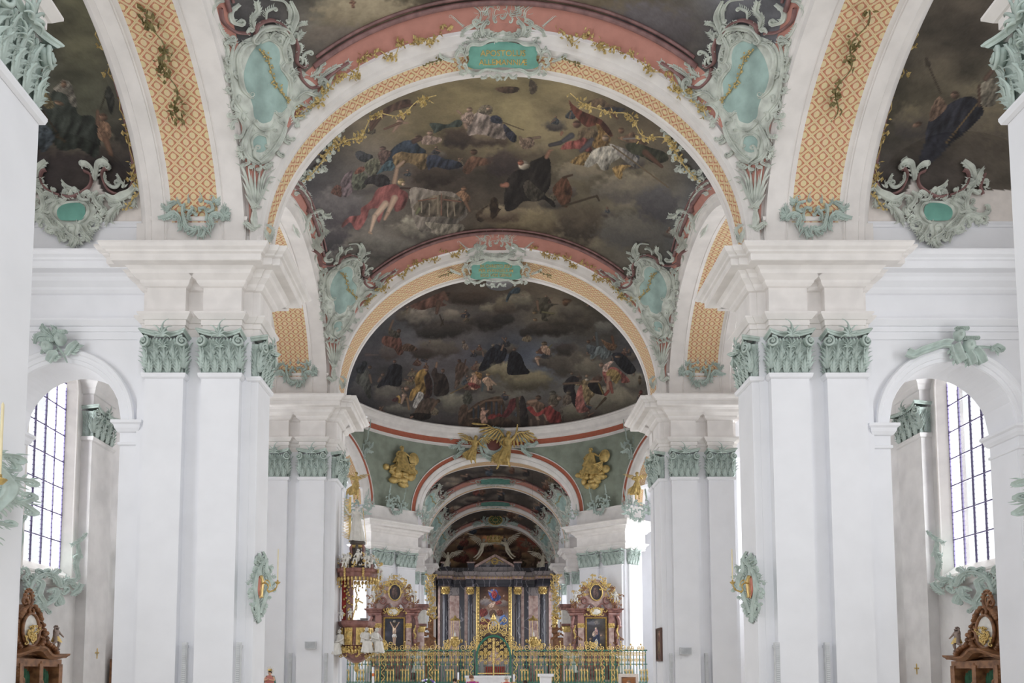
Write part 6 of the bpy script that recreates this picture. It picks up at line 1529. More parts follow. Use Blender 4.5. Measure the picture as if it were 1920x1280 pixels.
# ---------------------------------------------------------------- pieces on the nave piers
def at(px, py, Y):
    a = (px-PX0)/FPX; b = (PY0-py)/FPX; c, sn = math.cos(TILT), math.sin(TILT); t = Y/(c-b*sn)
    return np.array([EYE[0]+a*t, Y, EYE[2]+(sn+b*c)*t])
def sconce(r):
    S = r.scroll
    r.field([(105,300),(150,330),(170,420),(176,500),(150,580),(125,680),(95,720),(75,650),(65,560),(68,470),(85,380)], GREEN, 3, 'backplate')
    r.scatter([(105,300),(160,330),(178,420),(182,500),(160,580),(125,700),(90,720),(66,650),(55,560),(60,470),(80,380)], 22, 15, 12)
    for pts, w, c0, c1, f, fl in ((((130,228),(150,285),(115,320),(85,300)), 16, 0, .4, 1, 1.0), (((155,290),(100,360),(72,430),(62,520),(72,600),(88,680),(92,795)), 24, 0, 0, 2, .9), (((160,300),(152,380),(172,430),(182,480),(155,560),(130,640),(108,720)), 24, 0, 0, 2, .9), (((160,410),(185,430),(170,470)), 16, .5, 0, -1, .9), (((100,240),(110,280),(140,300)), 14, 0, 0, 2, 1.0), (((75,640),(68,670),(90,740)), 14, 0, 0, 1, 1.0), (((100,760),(110,780),(90,800)), 10, 0, 0, 2, 1.0)):
        S(pts, w, c0, c1, f, fl, lift=8)
    r.field([(105,420),(125,450),(130,510),(122,570),(100,605),(84,560),(80,500),(88,440)], mat('rose_field', (206, 130, 112), .6), 10, 'field', 16)
    S(((103,425),(110,470),(106,530),(102,592)), 13, .4, -.4, 2, 1.2, m=GOLD, name='gilt_relief', lift=26, hh=.6)
r = Relief('wall_sconce', 'green rocaille sconce with gilt arm and candle on the second left pier', 'sconce', plane_x(-6.075), 17.5, 21.5, (460, 980, 4.266, (105, 510)), base=GREEN)
sconce(r); SC = r.t
def arm(t):
    n0 = len(C.objects)
    mb = MB(); Pp = crom([(0, 0, 0), (.25, -.03, .10), (.42, -.04, .02), (.38, -.03, -.10), (.5, -.04, -.13), (.72, -.05, -.06), (.80, -.05, .08)], 40); mb.tube(Pp, .024, 7)
    Q = crom([(.25, -.03, .1), (.33, -.02, .17), (.46, -.03, .12), (.5, -.03, .0)], 16); mb.tube(Q, .018, 6)
    for q in (Pp[12], Pp[24], Pp[32]): mb.blob(q, .04, 7, 5)
    mb.build('arm', GOLD, t, True)
    mb = MB(); mb.lathe([(0, 0), (.05, .0), (.11, .05), (.12, .06), (.04, .05), (.035, .11), (0, .11)], .8, -.05, 12); mb.v[-1][:, 2] += .06; mb.build('drip_pan', GOLD, t, True)
    mb = MB(); mb.lathe([(.024, 0), (.022, .80), (.008, .82), (0, .83)], .8, -.05, 10); mb.v[-1][:, 2] += .16; mb.build('candle', mat('beeswax', (232, 218, 178), .5), t, True)
    for o in [o for o in C.objects][n0:]: o.scale = (.6, .8, .95)
arm(SC)
dup(SC, 'green rocaille sconce with gilt arm and candle on the second right pier', flip=True)
d = dup(SC, 'green rocaille sconce cut by the left picture edge', offset=(0.0, -11.3, -.2)); dup(d, 'green rocaille sconce and candle cut by the right picture edge', flip=True)
SPK = mat('speaker_grey', (206, 208, 210), .6)
def column_speaker(x, y, label):
    t = thing('column_speaker', label, 'speaker', (x, y, 0)); MB().box(-.055, .055, -.06, .05, 1.05, 2.42).build('housing', SPK, t)
    m = MB(); m.box(-.04, .04, -.068, -.058, 1.1, 2.36); m.build('grille', mat('speaker_grille', (176, 180, 184), .7), t)
    for k in range(26): MB().box(-.038, .038, -.071, -.066, 1.12+k*.048, 1.15+k*.048).build('slat', SPK, t)
    MB().box(-.02, .02, .04, .3, 2.3, 2.36).build('bracket', SPK, t)
for x, y, lab in ((-7.62, 19.02, 'slim column speaker between the pilasters of the second left pier'), (-6.33, 18.98, 'slim column speaker at the inner edge of the second left pier'), (-7.62, 29.36, 'slim column speaker between the pilasters of the left pier by the pulpit'), (-6.3, 29.3, 'slim column speaker beside the pulpit on its left'),
                  (6.42, 18.98, 'slim column speaker at the inner edge of the second right pier'), (7.62, 19.02, 'slim column speaker between the pilasters of the second right pier'), (6.32, 29.3, 'slim column speaker right of the small framed painting'), (7.62, 29.36, 'slim column speaker between the pilasters of the third right pier')):
    column_speaker(x, y, lab)
for px, py, s_, lab in ((582, 1209, -1, 'small white box speaker on the pilaster left of the pulpit'), (1286, 1220, 1, 'small white box speaker on the third right pier')):
    p = at(px, py, 29.2); t = thing('box_speaker', lab, 'speaker', tuple(p)); MB().box(-.2, .2, -.06, .13, -.13, .13).build('housing', SPK, t); m = MB()
    for i in range(12):
        for j in range(7): m.box(-.18+i*.03, -.158+i*.03, -.066, -.058, -.11+j*.032, -.09+j*.032)
    m.build('grille', mat('speaker_grille', (176, 180, 184), .7), t)
# small framed painting on the nave side of the third right pier
t = thing('framed_painting', 'small dark framed painting on the nave side of the third right pier', 'painting', (6.03, 29.95, 2.75))
m = MB(); m.box(-.04, .03, -.42, .42, -.62, -.56); m.box(-.04, .03, -.42, .42, .56, .62); m.box(-.04, .03, -.42, -.36, -.56, .56); m.box(-.04, .03, .36, .42, -.56, .56); m.build('frame', mat('dark_frame', (86, 56, 44), .5), t)
g = np.stack(np.meshgrid(np.linspace(-.36, .36, 40), np.linspace(-.56, .56, 60), indexing='ij'), -1); P = np.stack([np.full(g.shape[:2], -.01), g[..., 0], g[..., 1]], -1)
xx = (g[..., 0]*50+50).ravel(); yy = (50-g[..., 1]*50).ravel()
colour_grid('canvas', P, paint(xx, yy, (30, 70, 20, 80), [[(60,50,40)]*2, [(40,32,26)]*2], [((0,0,1), [('p',[(40,30),(50,24),(60,30),(62,70),(40,74)],(110,60,40)),('e',50,30,5,5,0,(170,130,100)),('p',[(42,50),(50,44),(58,52),(56,66),(44,66)],(120,90,50))])], 3), t)

# rocaille under and beside the aisle windows
def window_roc(r):
    S = r.scroll
    r.scatter([(180,720),(300,690),(350,740),(300,800),(240,850),(200,790)], 14, 18, 5)
    for pts, w, c0, c1, f, fl in ((((145,782),(180,705),(240,672),(300,690),(330,745),(375,692)), 24, .4, 0, 1, .9), (((160,690),(222,720),(205,780),(232,830),(235,878)), 24, 0, 0, 2, .9), (((250,770),(300,755),(290,810),(245,845)), 20, 0, .4, -1, .8), (((312,640),(298,690),(335,735)), 16, 0, 0, 2, 1.0), (((330,760),(300,790),(262,800)), 18, 0, 0, 1, .9),
        (((135,352),(106,400),(112,470),(102,540),(96,640),(115,672)), 13, .5, 0, 2, .9), (((90,665),(130,640),(150,670)), 15, 0, .4, 1, .9), (((478,442),(455,470),(432,490),(395,510)), 11, 0, .4, 2, 1.2), (((425,495),(432,560),(415,620),(428,690),(390,722)), 16, 0, 0, 2, .8), (((385,792),(430,762),(450,728)), 20, 0, 0, 2, .9), (((405,575),(440,560),(450,585)), 11, .5, 0, 1, .9), (((165,730),(150,770),(175,790)), 16, 0, .5, 1, .9)):
        S(pts, w, c0, c1, f, fl, lift=5)
r = Relief('window_rocaille', 'green rocaille under the left aisle window above the confessional', 'stucco ornament', plane_x(-XWL+.27), 20, 28, (0, 850, 2.977, (250, 700)), base=GREEN)
window_roc(r); d = dup(r.t, 'green rocaille under the right aisle window above the confessional', flip=True); d.location = (XWR-XWL-r.t.location[0], r.t.location[1]-.4, r.t.location[2])
for s, nm, xx in ((-1, 'left', XWL), (1, 'right', XWR)):
    d = dup(r.t, 'green rocaille beside the farther %s aisle window, partly behind the pier' % nm, offset=(0, 6.2, 0)) if s < 0 else dup(r.t, 'green rocaille beside the farther %s aisle window, partly behind the pier' % nm, offset=(0, 5.9, 0), flip=True)
# trophies at the crowns of the aisle arches
def trophy_left(r):
    S = r.scroll
    for pts, w, c0, c1, f, fl in ((((350,210),(360,260),(430,320),(470,360)), 30, 0, 0, 2, .8), (((290,370),(310,310),(380,300),(450,340)), 30, 0, 0, 2, .9), (((395,240),(410,290),(470,330)), 20, 0, 0, 2, .8), (((415,220),(450,250),(455,290)), 18, 0, 0, 2, 1.0), (((550,520),(520,460),(480,400),(430,350)), 16, 0, 0, 0, 0), (((340,450),(360,400),(330,360)), 18, 0, 0, 2, 1.0), (((540,460),(590,400),(635,355)), 50, 0, 0, -1, .8), (((400,515),(440,460),(480,440)), 60, 0, 0, 2, .6)):
        S(pts, w, c0, c1, f, fl, lift=14)
    for (cx, cy, rr) in ((400, 400, 46), (505, 340, 50)):
        r.field([(cx+rr*math.cos(a), cy+rr*1.08*math.sin(a)) for a in np.linspace(0, 2*PI, 12, endpoint=False)], GREEN, 46, 'cherub_head', 30)
        r.field([(cx+5+9*math.cos(a), cy+8+14*math.sin(a)) for a in np.linspace(0, 2*PI, 8, endpoint=False)], GREEN, 16, 'nose', 74)
        for k in range(7): S(((cx-rr+k*rr*.3, cy-rr*.7), (cx-rr+k*rr*.3+8, cy-rr*1.05)), 20, 0, .5, 0, 0, lift=50, name='curl')
r = Relief('cherub_trophy', 'green cherub heads with wings and leaves over the left aisle arch', 'stucco ornament', plane_y(19.22), 17.5, 20, (0, 560, 4.267, (450, 380)), base=GREEN); trophy_left(r)
def trophy_right(r):
    S = r.scroll
    for pts, w, c0, c1, f, fl in ((((325,440),(380,460),(440,430),(530,400),(620,370),(680,375)), 60, 0, 0, 0, 0), (((870,392),(950,396),(1020,400)), 18, 0, 0, 0, 0), (((1010,400),(1050,385),(1095,410)), 26, .5, .4, 2, .8), (((1030,400),(1060,430),(1070,440)), 20, 0, 0, 2, .8), (((700,380),(720,450),(760,520)), 70, 0, 0, 2, .5), (((860,420),(900,470),(930,530)), 60, 0, 0, 2, .5), (((800,440),(830,490),(850,540)), 60, 0, 0, 2, .5), (((780,330),(820,350),(850,390)), 40, 0, 0, 2, .6)):
        S(pts, w, c0, c1, f, fl, lift=14, taper=(.9, 1, .9))
    for (cx, cy, rr) in ((735, 310, 46), (815, 390, 50)):
        r.field([(cx+rr*math.cos(a), cy+rr*1.08*math.sin(a)) for a in np.linspace(0, 2*PI, 12, endpoint=False)], GREEN, 46, 'head', 30)
        r.field([(cx-5+9*math.cos(a), cy+8+14*math.sin(a)) for a in np.linspace(0, 2*PI, 8, endpoint=False)], GREEN, 16, 'nose', 74)
        for k in range(7): S(((cx-rr+k*rr*.3, cy-rr*.7), (cx-rr+k*rr*.3+8, cy-rr*1.05)), 20, 0, .5, 0, 0, lift=50, name='curl')
r = Relief('shell_trophy', 'green masks with ribbon and staff over the right aisle arch', 'stucco ornament', plane_y(19.22), 17.5, 20, (1620, 560, 4.267, (760, 380)), base=GREEN); trophy_right(r)
# gilt consecration crosses
for sgn, py, xw, y in ((-1, 1225, XWL, 26.35), (1, 1254, XWR, 25.9)):
    z = EYE[2]+(1261-py)/1500*26.5
    t = thing('consecration_cross', 'tiny gilt cross painted on the %s wall pilaster' % ('left' if sgn < 0 else 'right'), 'cross', (sgn*(xw-.35), y, z))
    m = MB(); m.box(-.008, .008, -.02, .02, -.15, .15); m.box(-.008, .008, -.11, .11, .0, .04)
    for a, b in ((-.15, 0), (.15, 0), (.02, -.11), (.02, .11)): m.blob((0, b, a), (.01, .03, .03), 6, 4)
    m.build('cross', GOLD, t)

# ---------------------------------------------------------------- carved confessional altars on the aisle walls
def confessional(label):
    """front faces +x (left aisle); local frame: u along y (towards the far end), z up"""
    t = thing('carved_confessional', label, 'confessional', (-13.25, 22.6, 0))
    W = 1.75
    def B(m, name, mt, sm=False):
        return m.build(name, mt, t, sm)
    m = MB(); 
    for a, b in ((-W, -W+.22), (-.62, -.42), (.42, .62), (W-.22, W)): m.box(.1, .5, a, b, 0, 2.6)
    m.box(-.3, .15, -W, W, 0, 2.9); m.box(.1, .46, -W, W, 2.5, 2.78); B(m, 'case', WOOD)
    # bowed cornice
    m = MB(); rows = []
    for q in np.linspace(-1, 1, 41):
        y = q*(W+.12); d = .52+.16*math.cos(q*PI)**2*(abs(q) < .5)+.02; zz = 2.78+.22*math.exp(-(q/.42)**2)+.1*math.cos(q*PI*2)*.6
        rows.append([(0, y, zz), (d, y, zz), (d+.04, y, zz+.05), (d+.12, y, zz+.1), (d+.14, y, zz+.17), (0, y, zz+.18)])
    m.grid(rows); B(m, 'cornice', WOOD, 'auto')
    for a in (-1.06, 0, 1.06):
        m = MB(); rows = []
        for i in range(25):
            y = a-.4+.8*i/24; d = .22+.03*math.sin(i*1.57); rows.append([(d, y, 0), (d, y, 2.45-.25*(2*abs(y-a)/.8)**2)])
        m.grid(rows); B(m, 'curtain', CURT, True)
    # scrolled gable
    out = [(-1.65,2.95),(-1.5,3.35),(-1.15,3.3),(-.95,3.75),(-.72,4.35),(-.6,4.45),(-.5,4.2),(-.28,4.3),(-.2,4.6),(0,4.75),(.2,4.6),(.28,4.3),(.5,4.2),(.6,4.45),(.72,4.35),(.95,3.75),(1.15,3.3),(1.5,3.35),(1.65,2.95)]
    sp = smooth_poly(out, 3); m = MB(); n = len(sp); m.add([(.05, a, b) for a, b in sp]+[(.34, a, b) for a, b in sp], [tuple(range(n)), tuple(range(n, 2*n))[::-1]]+[(i, (i+1) % n, (i+1) % n+n, i+n) for i in range(n)]); B(m, 'gable', WOOD)
    R = random.Random(2)
    def vol(pts, w): 
        C_ = crom(pts, 22); C2 = add_curl(C_, w*2.2); mb = MB(); mb.tube([(.38, a, b) for a, b in C2], np.linspace(w, w*.45, len(C2)), 7)
        for i in range(2, 22, 3): mb.blob((.42, C_[i][0], C_[i][1]), w*R.uniform(.7, 1.2), 6, 4)
        B(mb, 'volute', WOOD, True)
    for s in (-1, 1):
        vol([(s*1.6, 3.0), (s*1.3, 3.25), (s*.95, 3.4), (s*.85, 3.8)], .09); vol([(s*.45, 3.15), (s*.75, 3.5), (s*.7, 4.1)], .08); vol([(s*.6, 4.2), (s*.4, 4.5), (s*.15, 4.7)], .08)
        vol([(s*.55, 2.7), (s*.6, 2.3), (s*.5, 1.9)], .08); vol([(s*1.65, 2.6), (s*1.7, 2.2), (s*1.6, 1.8)], .08)
    # openwork crest
    m = MB(); m.tube([(.3, .2*math.cos(a), 4.92+.3*math.sin(a)) for a in np.linspace(0, 2*PI, 20, endpoint=False)], .055, 7, True)
    m.tube([(.3, .09*math.cos(a), 4.92+.16*math.sin(a)) for a in np.linspace(0, 2*PI, 14, endpoint=False)], .03, 6, True)
    for k in range(9): a = k*PI/8; m.blob((.32, .25*math.cos(a), 4.95+.35*math.sin(a)), .05, 6, 4)
    B(m, 'crest', WOOD, True)
    # oval with white and gold relief
    m = MB(); rows = [[(.40+.05*math.cos(r*PI/2), .40*r*math.cos(a), 3.82+.55*r*math.sin(a)) for r in (1, .8, .5, .01)] for a in np.linspace(0, 2*PI, 24, endpoint=False)]; m.grid(rows, closeu=True); B(m, 'oval_field', STAT, True)
    m = MB(); m.tube([(.42, .43*math.cos(a), 3.82+.59*math.sin(a)) for a in np.linspace(0, 2*PI, 30, endpoint=False)], .05, 7, True); B(m, 'oval_frame', WOOD, True)
    m = MB()
    carve(m, 0, 0, 3.72, .3, 16, 4, .8, 1.0); carve(m, -.1, 0, 3.55, .22, 12, 6, 1, .6)
    m.v = [np.column_stack([.47-v[:, 1], v[:, 0], v[:, 2]]) for v in m.v]
    B(m, 'gilt_relief', GOLD, True)
    for s, nm in ((-1, 'run'), (1, 'run')):
        e = bpy.data.objects.new('cherub_figure', None); C.objects.link(e); e.parent = t; e.location = (.42, s*1.42, 3.12); e.rotation_euler = (0, 0, PI/2)
        putto(e, (0, 0, 0), .98, WOODL, nm, s); m = MB(); robe_mesh(m, (0, 0, .55), (0.03*s, 0, .33), .1, .17, 7, 3); m.build('loincloth', GOLD, e, True)
    return t
CF = confessional('carved walnut confessional with cherubs and green curtains on the left aisle wall'); CF.scale = (.9, .9, .75); CF.location = (-13.2, 21.7, 0)
d = dup(CF, 'carved walnut confessional with cherubs and green curtains on the right aisle wall', flip=True); d.location = (13.4, 21.6, -.05)
d = dup(CF, 'second walnut confessional on the left wall, only its edge beside the pier', offset=(0, 7.6, 0)); dup(d, 'second walnut confessional on the right wall, only its edge beside the pier', flip=True)
# ---------------------------------------------------------------- pulpit on the third left pier
def K(x, y, cx, k): return ((x-cx)*k, 1.7+(1199-y)*k)
PK = .00484
pc = at(668, 1261, 30.45)
t = PULP = thing('carved_pulpit', 'gilt and red-brown pulpit with canopy and white saints on the left pier', 'pulpit', (pc[0], 30.45, 0))
def PX_(x): return (x-870)*PK
def PZ_(y): return 1.7+(1199-y)*PK
def Bt(m, name, mt, sm=False): return m.build(name, mt, t, sm)
def oct_lathe(prof, n=8, cx=0, cy=0):
    m = MB(); m.lathe(prof, cx, cy, n, PI/8, PI/8+2*PI-1e-9+0) if False else m.lathe(prof, cx, cy, n); return m
Bt(oct_lathe([(.0, PZ_(1195)), (.07, PZ_(1185)), (.1, PZ_(1160)), (.06, PZ_(1135)), (.12, PZ_(1120))], 12), 'pendant', GOLD, True)
Bt(oct_lathe([(.15, PZ_(1120)), (.42, PZ_(1085)), (.58, PZ_(1050)), (.5, PZ_(1010)), (.62, PZ_(990)), (.66, PZ_(985))], 16), 'bowl', REDM, True)
Bt(oct_lathe([(.62, PZ_(990)), (.6, PZ_(960)), (.56, PZ_(900)), (.58, PZ_(850)), (.66, PZ_(835)), (.70, PZ_(825)), (.72, PZ_(800)), (.62, PZ_(792)), (0, PZ_(792))], 8), 'parapet', REDM)
Rr_ = random.Random(5)
for k, a in enumerate(np.arange(8)*PI/4+PI/8-PI):
    if math.sin(a) > .6: continue
    c = np.array([.56*math.cos(a), .56*math.sin(a)]); T_ = np.array([-math.sin(a), math.cos(a)])
    m = MB(); 
    v = []
    for (u, z) in ((-.16, PZ_(985)), (.16, PZ_(985)), (.16, PZ_(850)), (-.16, PZ_(850))): v.append((c[0]+T_[0]*u, c[1]+T_[1]*u, z))
    o_ = [(x*1.07, y*1.07, z) for x, y, z in v]; m.add(v+o_, [(0,1,2,3), (7,6,5,4), (0,4,5,1), (1,5,6,2), (2,6,7,3), (3,7,4,0)])
    for _ in range(22):
        u = Rr_.uniform(-.13, .13); z = Rr_.uniform(PZ_(975), PZ_(860)); m.blob((c[0]*1.09+T_[0]*u, c[1]*1.09+T_[1]*u, z), (.03, .03, Rr_.uniform(.03, .07)), 6, 4)
    Bt(m, 'gilt_panel', GOLD)
for k in range(16):
    a = -PI+k*PI/15; m = MB(); m.blob((.6*math.cos(a), .6*math.sin(a), PZ_(1030)), (.06, .06, .09), 6, 5); m.blob((.64*math.cos(a), .64*math.sin(a), PZ_(1000)), .045, 6, 4); Bt(m, 'gilt_boss', GOLD, True)
# canopy
Bt(oct_lathe([(.0, PZ_(455)), (.78, PZ_(455)), (.80, PZ_(440)), (.82, PZ_(425)), (.9, PZ_(415)), (.92, PZ_(400)), (.95, PZ_(392)), (.6, PZ_(388)), (0, PZ_(388))], 8), 'canopy', REDM)
for k in range(34):
    a = 2*PI*k/34; m = MB(); L = (.22, .34)[k % 2]; c, s = .8*math.cos(a), .8*math.sin(a)
    m.blob((c, s, PZ_(462)-.05), (.05, .05, .09), 6, 5); m.tube([(c, s, PZ_(470)), (c, s, PZ_(470)-L*.8)], .012, 5); m.lathe([(0, PZ_(470)-L*.7), (.028, PZ_(470)-L*.8), (.04, PZ_(470)-L), (0, PZ_(470)-L)], c, s, 6); Bt(m, 'tassel', GOLD, True)
for k in range(8):
    a = PI/8+k*PI/4; m = MB()
    for q in np.linspace(0, 1, 5): m.blob((.9*math.cos(a), .9*math.sin(a), PZ_(455)+q*.28), (.05, .05, .045), 6, 4)
    Bt(m, 'gilt_mask', GOLD, True)
DKM = mat('dark_bronze_wood', (92, 84, 78), .4, noise=.2)
for k in range(6):
    a = k*PI/3-.5; m = MB(); pts = [(.62*q*math.cos(a), .62*q*math.sin(a), z) for q, z in ((1, PZ_(390)), (1.05, PZ_(350)), (.8, PZ_(310)), (.5, PZ_(300)), (.4, PZ_(260)), (.45, PZ_(215)), (.3, PZ_(185)))]
    P = crom(pts, 24); m.tube(P, np.linspace(.085, .05, 24), 7); m.blob(P[0], .12, 8, 6); Bt(m, 'volute', DKM if k % 2 else REDM, True)
Bt(oct_lathe([(.5, PZ_(388)), (.42, PZ_(320)), (.22, PZ_(260)), (.16, PZ_(200)), (.3, PZ_(180)), (.3, PZ_(165)), (0, PZ_(165))], 16), 'canopy_dome', DKM, True)
Bt(oct_lathe([(.2, PZ_(215)), (.26, PZ_(205)), (.26, PZ_(195)), (.2, PZ_(190))], 16), 'gilt_collar', GOLD, True)
for (x, y_, fz, fl) in ((755, 360, -.5, 1), (800, 360, -.75, -1), (975, 355, -.55, 1), (1030, 355, -.4, -1), (1105, 440, -.3, 1), (905, 330, -.7, -1)):
    e = bpy.data.objects.new('cherub_figure', None); C.objects.link(e); e.parent = t; e.location = (PX_(x)*.75, fz, PZ_(y_)-.1); e.rotation_euler = (0, 0, .5*fl)
    putto(e, (0, 0, -.25), .78, STAT, 'sit', fl)
for k in range(8):
    a = PI/8+k*PI/4; m = MB(); carve(m, .8*math.cos(a)*.9, -.75*abs(math.sin(a)), PZ_(340), .22, 6, k); Bt(m, 'carving', STAT if k % 2 else GOLD, True)
    m = MB(); carve(m, .6*math.cos(a), -.62*abs(math.sin(a)), PZ_(1040), .16, 7, k+20); Bt(m, 'gilt_carving', GOLD, True)
# saint with gilt rays crowning the canopy
e = bpy.data.objects.new('saint_figure', None); C.objects.link(e); e.parent = t; e.location = (-.05, -.05, PZ_(165)); e.rotation_euler = (0, 0, .35)
figure(e, 1.45, dict(el=(-.2, -.05, .7), wl=(-.3, -.1, .82), hl=(-.33, -.12, .88), er=(.16, -.1, .66), wr=(.08, -.18, .62), hr=(.05, -.2, .6)), STAT, hair=STAT)
m = MB(); robe_mesh(m, (0, 0, 1.05), (.02, 0, .02), .13, .27, 9, 4); m.build('robe', STAT, e, True)
m = MB()
for k in range(26):
    z = .1+k*.06; m.add([(-.25, .1, z), (-.25, .1, z+.05), (-.52-.05*(k % 2), .1, z+.09), (-.25, .14, z+.02)], [(0,2,1), (0,3,2), (1,2,3)])
m.box(-.27, -.2, .08, .14, 0, 1.75); m.build('gilt_rays', GOLD, e)
m = MB(); m.tube([(.35, -.2, -.1), (.2, -.2, 1.3)], .012, 5); m.build('staff', GOLD, e)
# back wall of the pulpit, curtain, crucifix
m = MB(); m.box(-.62, -.2, .15, .35, PZ_(790), PZ_(455)); Bt(m, 'back_panel', REDM)
m = MB(); m.grid([[(-.60+.012*i, .12+.02*math.sin(i*1.3), z) for z in (PZ_(790), PZ_(470))] for i in range(14)]); Bt(m, 'red_drape', REDC, True)
m = MB()
for k in range(30): m.blob((-.42+.1*math.sin(k*1.1)+.15*(k % 3 == 0), .08, PZ_(790)+.052*k), (.045, .03, .05), 6, 4)
for k in range(16): m.blob((-.05+.03*math.sin(k), .1, PZ_(700)+.07*k), (.03, .03, .045), 6, 4)
Bt(m, 'gilt_festoon', GOLD, True)
m = MB(); m.tube([(-.1, -.5, PZ_(790)), (.08, -.5, PZ_(640))], .022, 6); m.tube([(0, -.5, PZ_(625)), (.3, -.5, PZ_(660))], .03, 6); m.tube([(.05, -.5, PZ_(660)), (.15, -.5, PZ_(620))], .03, 6); Bt(m, 'crucifix', GOLD, True)
for x, z, fl in ((765, 790, 1), (835, 780, -1)):
    e = bpy.data.objects.new('cherub_figure', None); C.objects.link(e); e.parent = t; e.location = (PX_(x), -.45, PZ_(z)); putto(e, (0, 0, -.1), .5, STAT, 'sit', fl)
for x, z, rz, fy in ((757, 1100, -.5, -.5), (955, 1085, .5, -.6), (1025, 1085, .8, -.4)):
    seated_saint(t, (PX_(x), fy, PZ_(z)-.05), 1.25, STAT, int(x), rz=rz)
m = MB()
for k in range(10): m.blob((PX_(1015)+Rr_.uniform(-.1, .1), -.62, PZ_(1030)+Rr_.uniform(-.15, .15)), .07, 6, 5)
Bt(m, 'gilt_drapery', GOLD, True)
m = MB(); m.box(.22, .5, -.62, -.4, PZ_(800)+.05, PZ_(800)+.1); m.box(.1, .2, -.6, -.45, PZ_(815), PZ_(790)); Bt(m, 'book_rest', DKM)

# ---------------------------------------------------------------- far end: offset of the old choir axis
FAR0 = len(C.objects)
def fat(px, py, Y): p = at(px, py, Y); p[0] -= DX; return p
# gilt reliefs in the green pendentives
def gilt_relief(a, z, label, seed):
    t = thing('gilt_relief', label, 'relief', ((RR-.25)*math.sin(a), RC+(RR-.25)*math.cos(a), z)); t.rotation_euler = (0, 0, -a)
    R = random.Random(seed); m = MB()
    for k in range(30):
        u = R.uniform(-1, 1); w = R.uniform(0, 1); m.blob((u*1.35*(1-.6*w)+.1*R.uniform(-1, 1), R.uniform(-.1, .12), -.35-w*1.15), (R.uniform(.22, .42), .22, R.uniform(.16, .3)), 9, 6)
    m.build('cloud_bank', OCHRE, t, True)
    e = bpy.data.objects.new('seated_figure', None); C.objects.link(e); e.parent = t; e.location = (-.1, -.12, -1.25)
    figure(e, 2.55, dict(kl=(-.13,-.1,.44), al=(-.16,-.08,.2), fl=(-.18,-.12,.17), kr=(.14,-.12,.46), ar=(.2,-.08,.22), fr=(.23,-.12,.2), el=(-.2,-.03,.68), wl=(-.12,-.12,.6), hl=(-.08,-.13,.6), er=(.22,-.02,.7), wr=(.3,-.08,.66), hr=(.33,-.1,.68)), OCHRE, hair=OCHRE)
    m = MB(); robe_mesh(m, (-.05, -.1, 1.5), (.1, -.15, .45), .3, .75, 9, seed); robe_mesh(m, (0, -.02, 2.0), (-.1, -.05, 1.2), .25, .5, 8, seed+2)
    for k in range(6):
        q = crom([(-.8+.1*k, -.1, .75+.06*k), (-.2, -.3, .9+.08*k), (.5, -.25, .55+.12*k), (1.0, -.1, .8+.1*k)], 14); m.tube(q, .07, 6)
    m.build('drapery', OCHRE, e, True)
    m = MB(); rows = [[(.95+.42*r*math.cos(q), -.05-.08*(1-r*r), .45+.46*r*math.sin(q)) for r in (1, .8, .5, .01)] for q in np.linspace(0, 2*PI, 16, endpoint=False)]; m.grid(rows, closeu=True); m.build('attribute', OCHRE, t, True)
    return t
gilt_relief(-.675, 16.25, 'gilt evangelist relief on clouds in the left green pendentive', 3)
gilt_relief(.675, 16.15, 'gilt evangelist relief on clouds in the right green pendentive', 9)
# crest and two golden angels over the choir arch
p = fat(925, 838, 56.9)
r = Relief('crest_cartouche', 'turquoise rocaille crest with dark red field between the golden angels', 'stucco ornament', plane_y(56.9), 55, 58, (860, 770, 5.12, (330, 320)), base=GREEN)
r.field([(250,260),(330,230),(420,260),(450,330),(400,420),(320,440),(250,400),(230,330)], GREEN, 14, 'shell_ground'); r.field([(270,300),(330,275),(390,300),(405,350),(350,385),(290,370)], mat('dark_red_field', (112, 66, 58), .6), 8, 'field', 12)
for pts, w, c0, c1, f in ((((240,440),(210,350),(240,270),(300,230)), 30, .4, .4, 1), (((440,420),(465,350),(440,270),(390,235)), 30, -.4, -.4, -1), (((290,235),(320,180),(360,175)), 26, 0, .5, 2), (((370,230),(400,190),(430,195)), 24, 0, 0, 2), (((250,430),(330,460),(430,430)), 26, 0, 0, 2), (((280,150),(310,200),(340,230)), 20, 0, 0, 2), (((560,300),(600,270),(650,300),(640,350),(600,350)), 22, 0, .5, 2), (((650,310),(710,330),(760,300)), 18, 0, 0, 2), (((600,360),(640,400),(700,440)), 18, 0, 0, 2), (((90,320),(50,290),(0,320),(10,370),(50,370)), 22, 0, -.5, 2), (((0,330),(-60,350),(-110,320)), 18, 0, 0, 2), (((50,380),(10,420),(-50,460)), 18, 0, 0, 2), (((-150,240),(-90,270),(-40,250)), 14, 0, 0, 2)):
    r.scroll(pts, w, c0, c1, f, 1.0, lift=10)
m_ = MB()
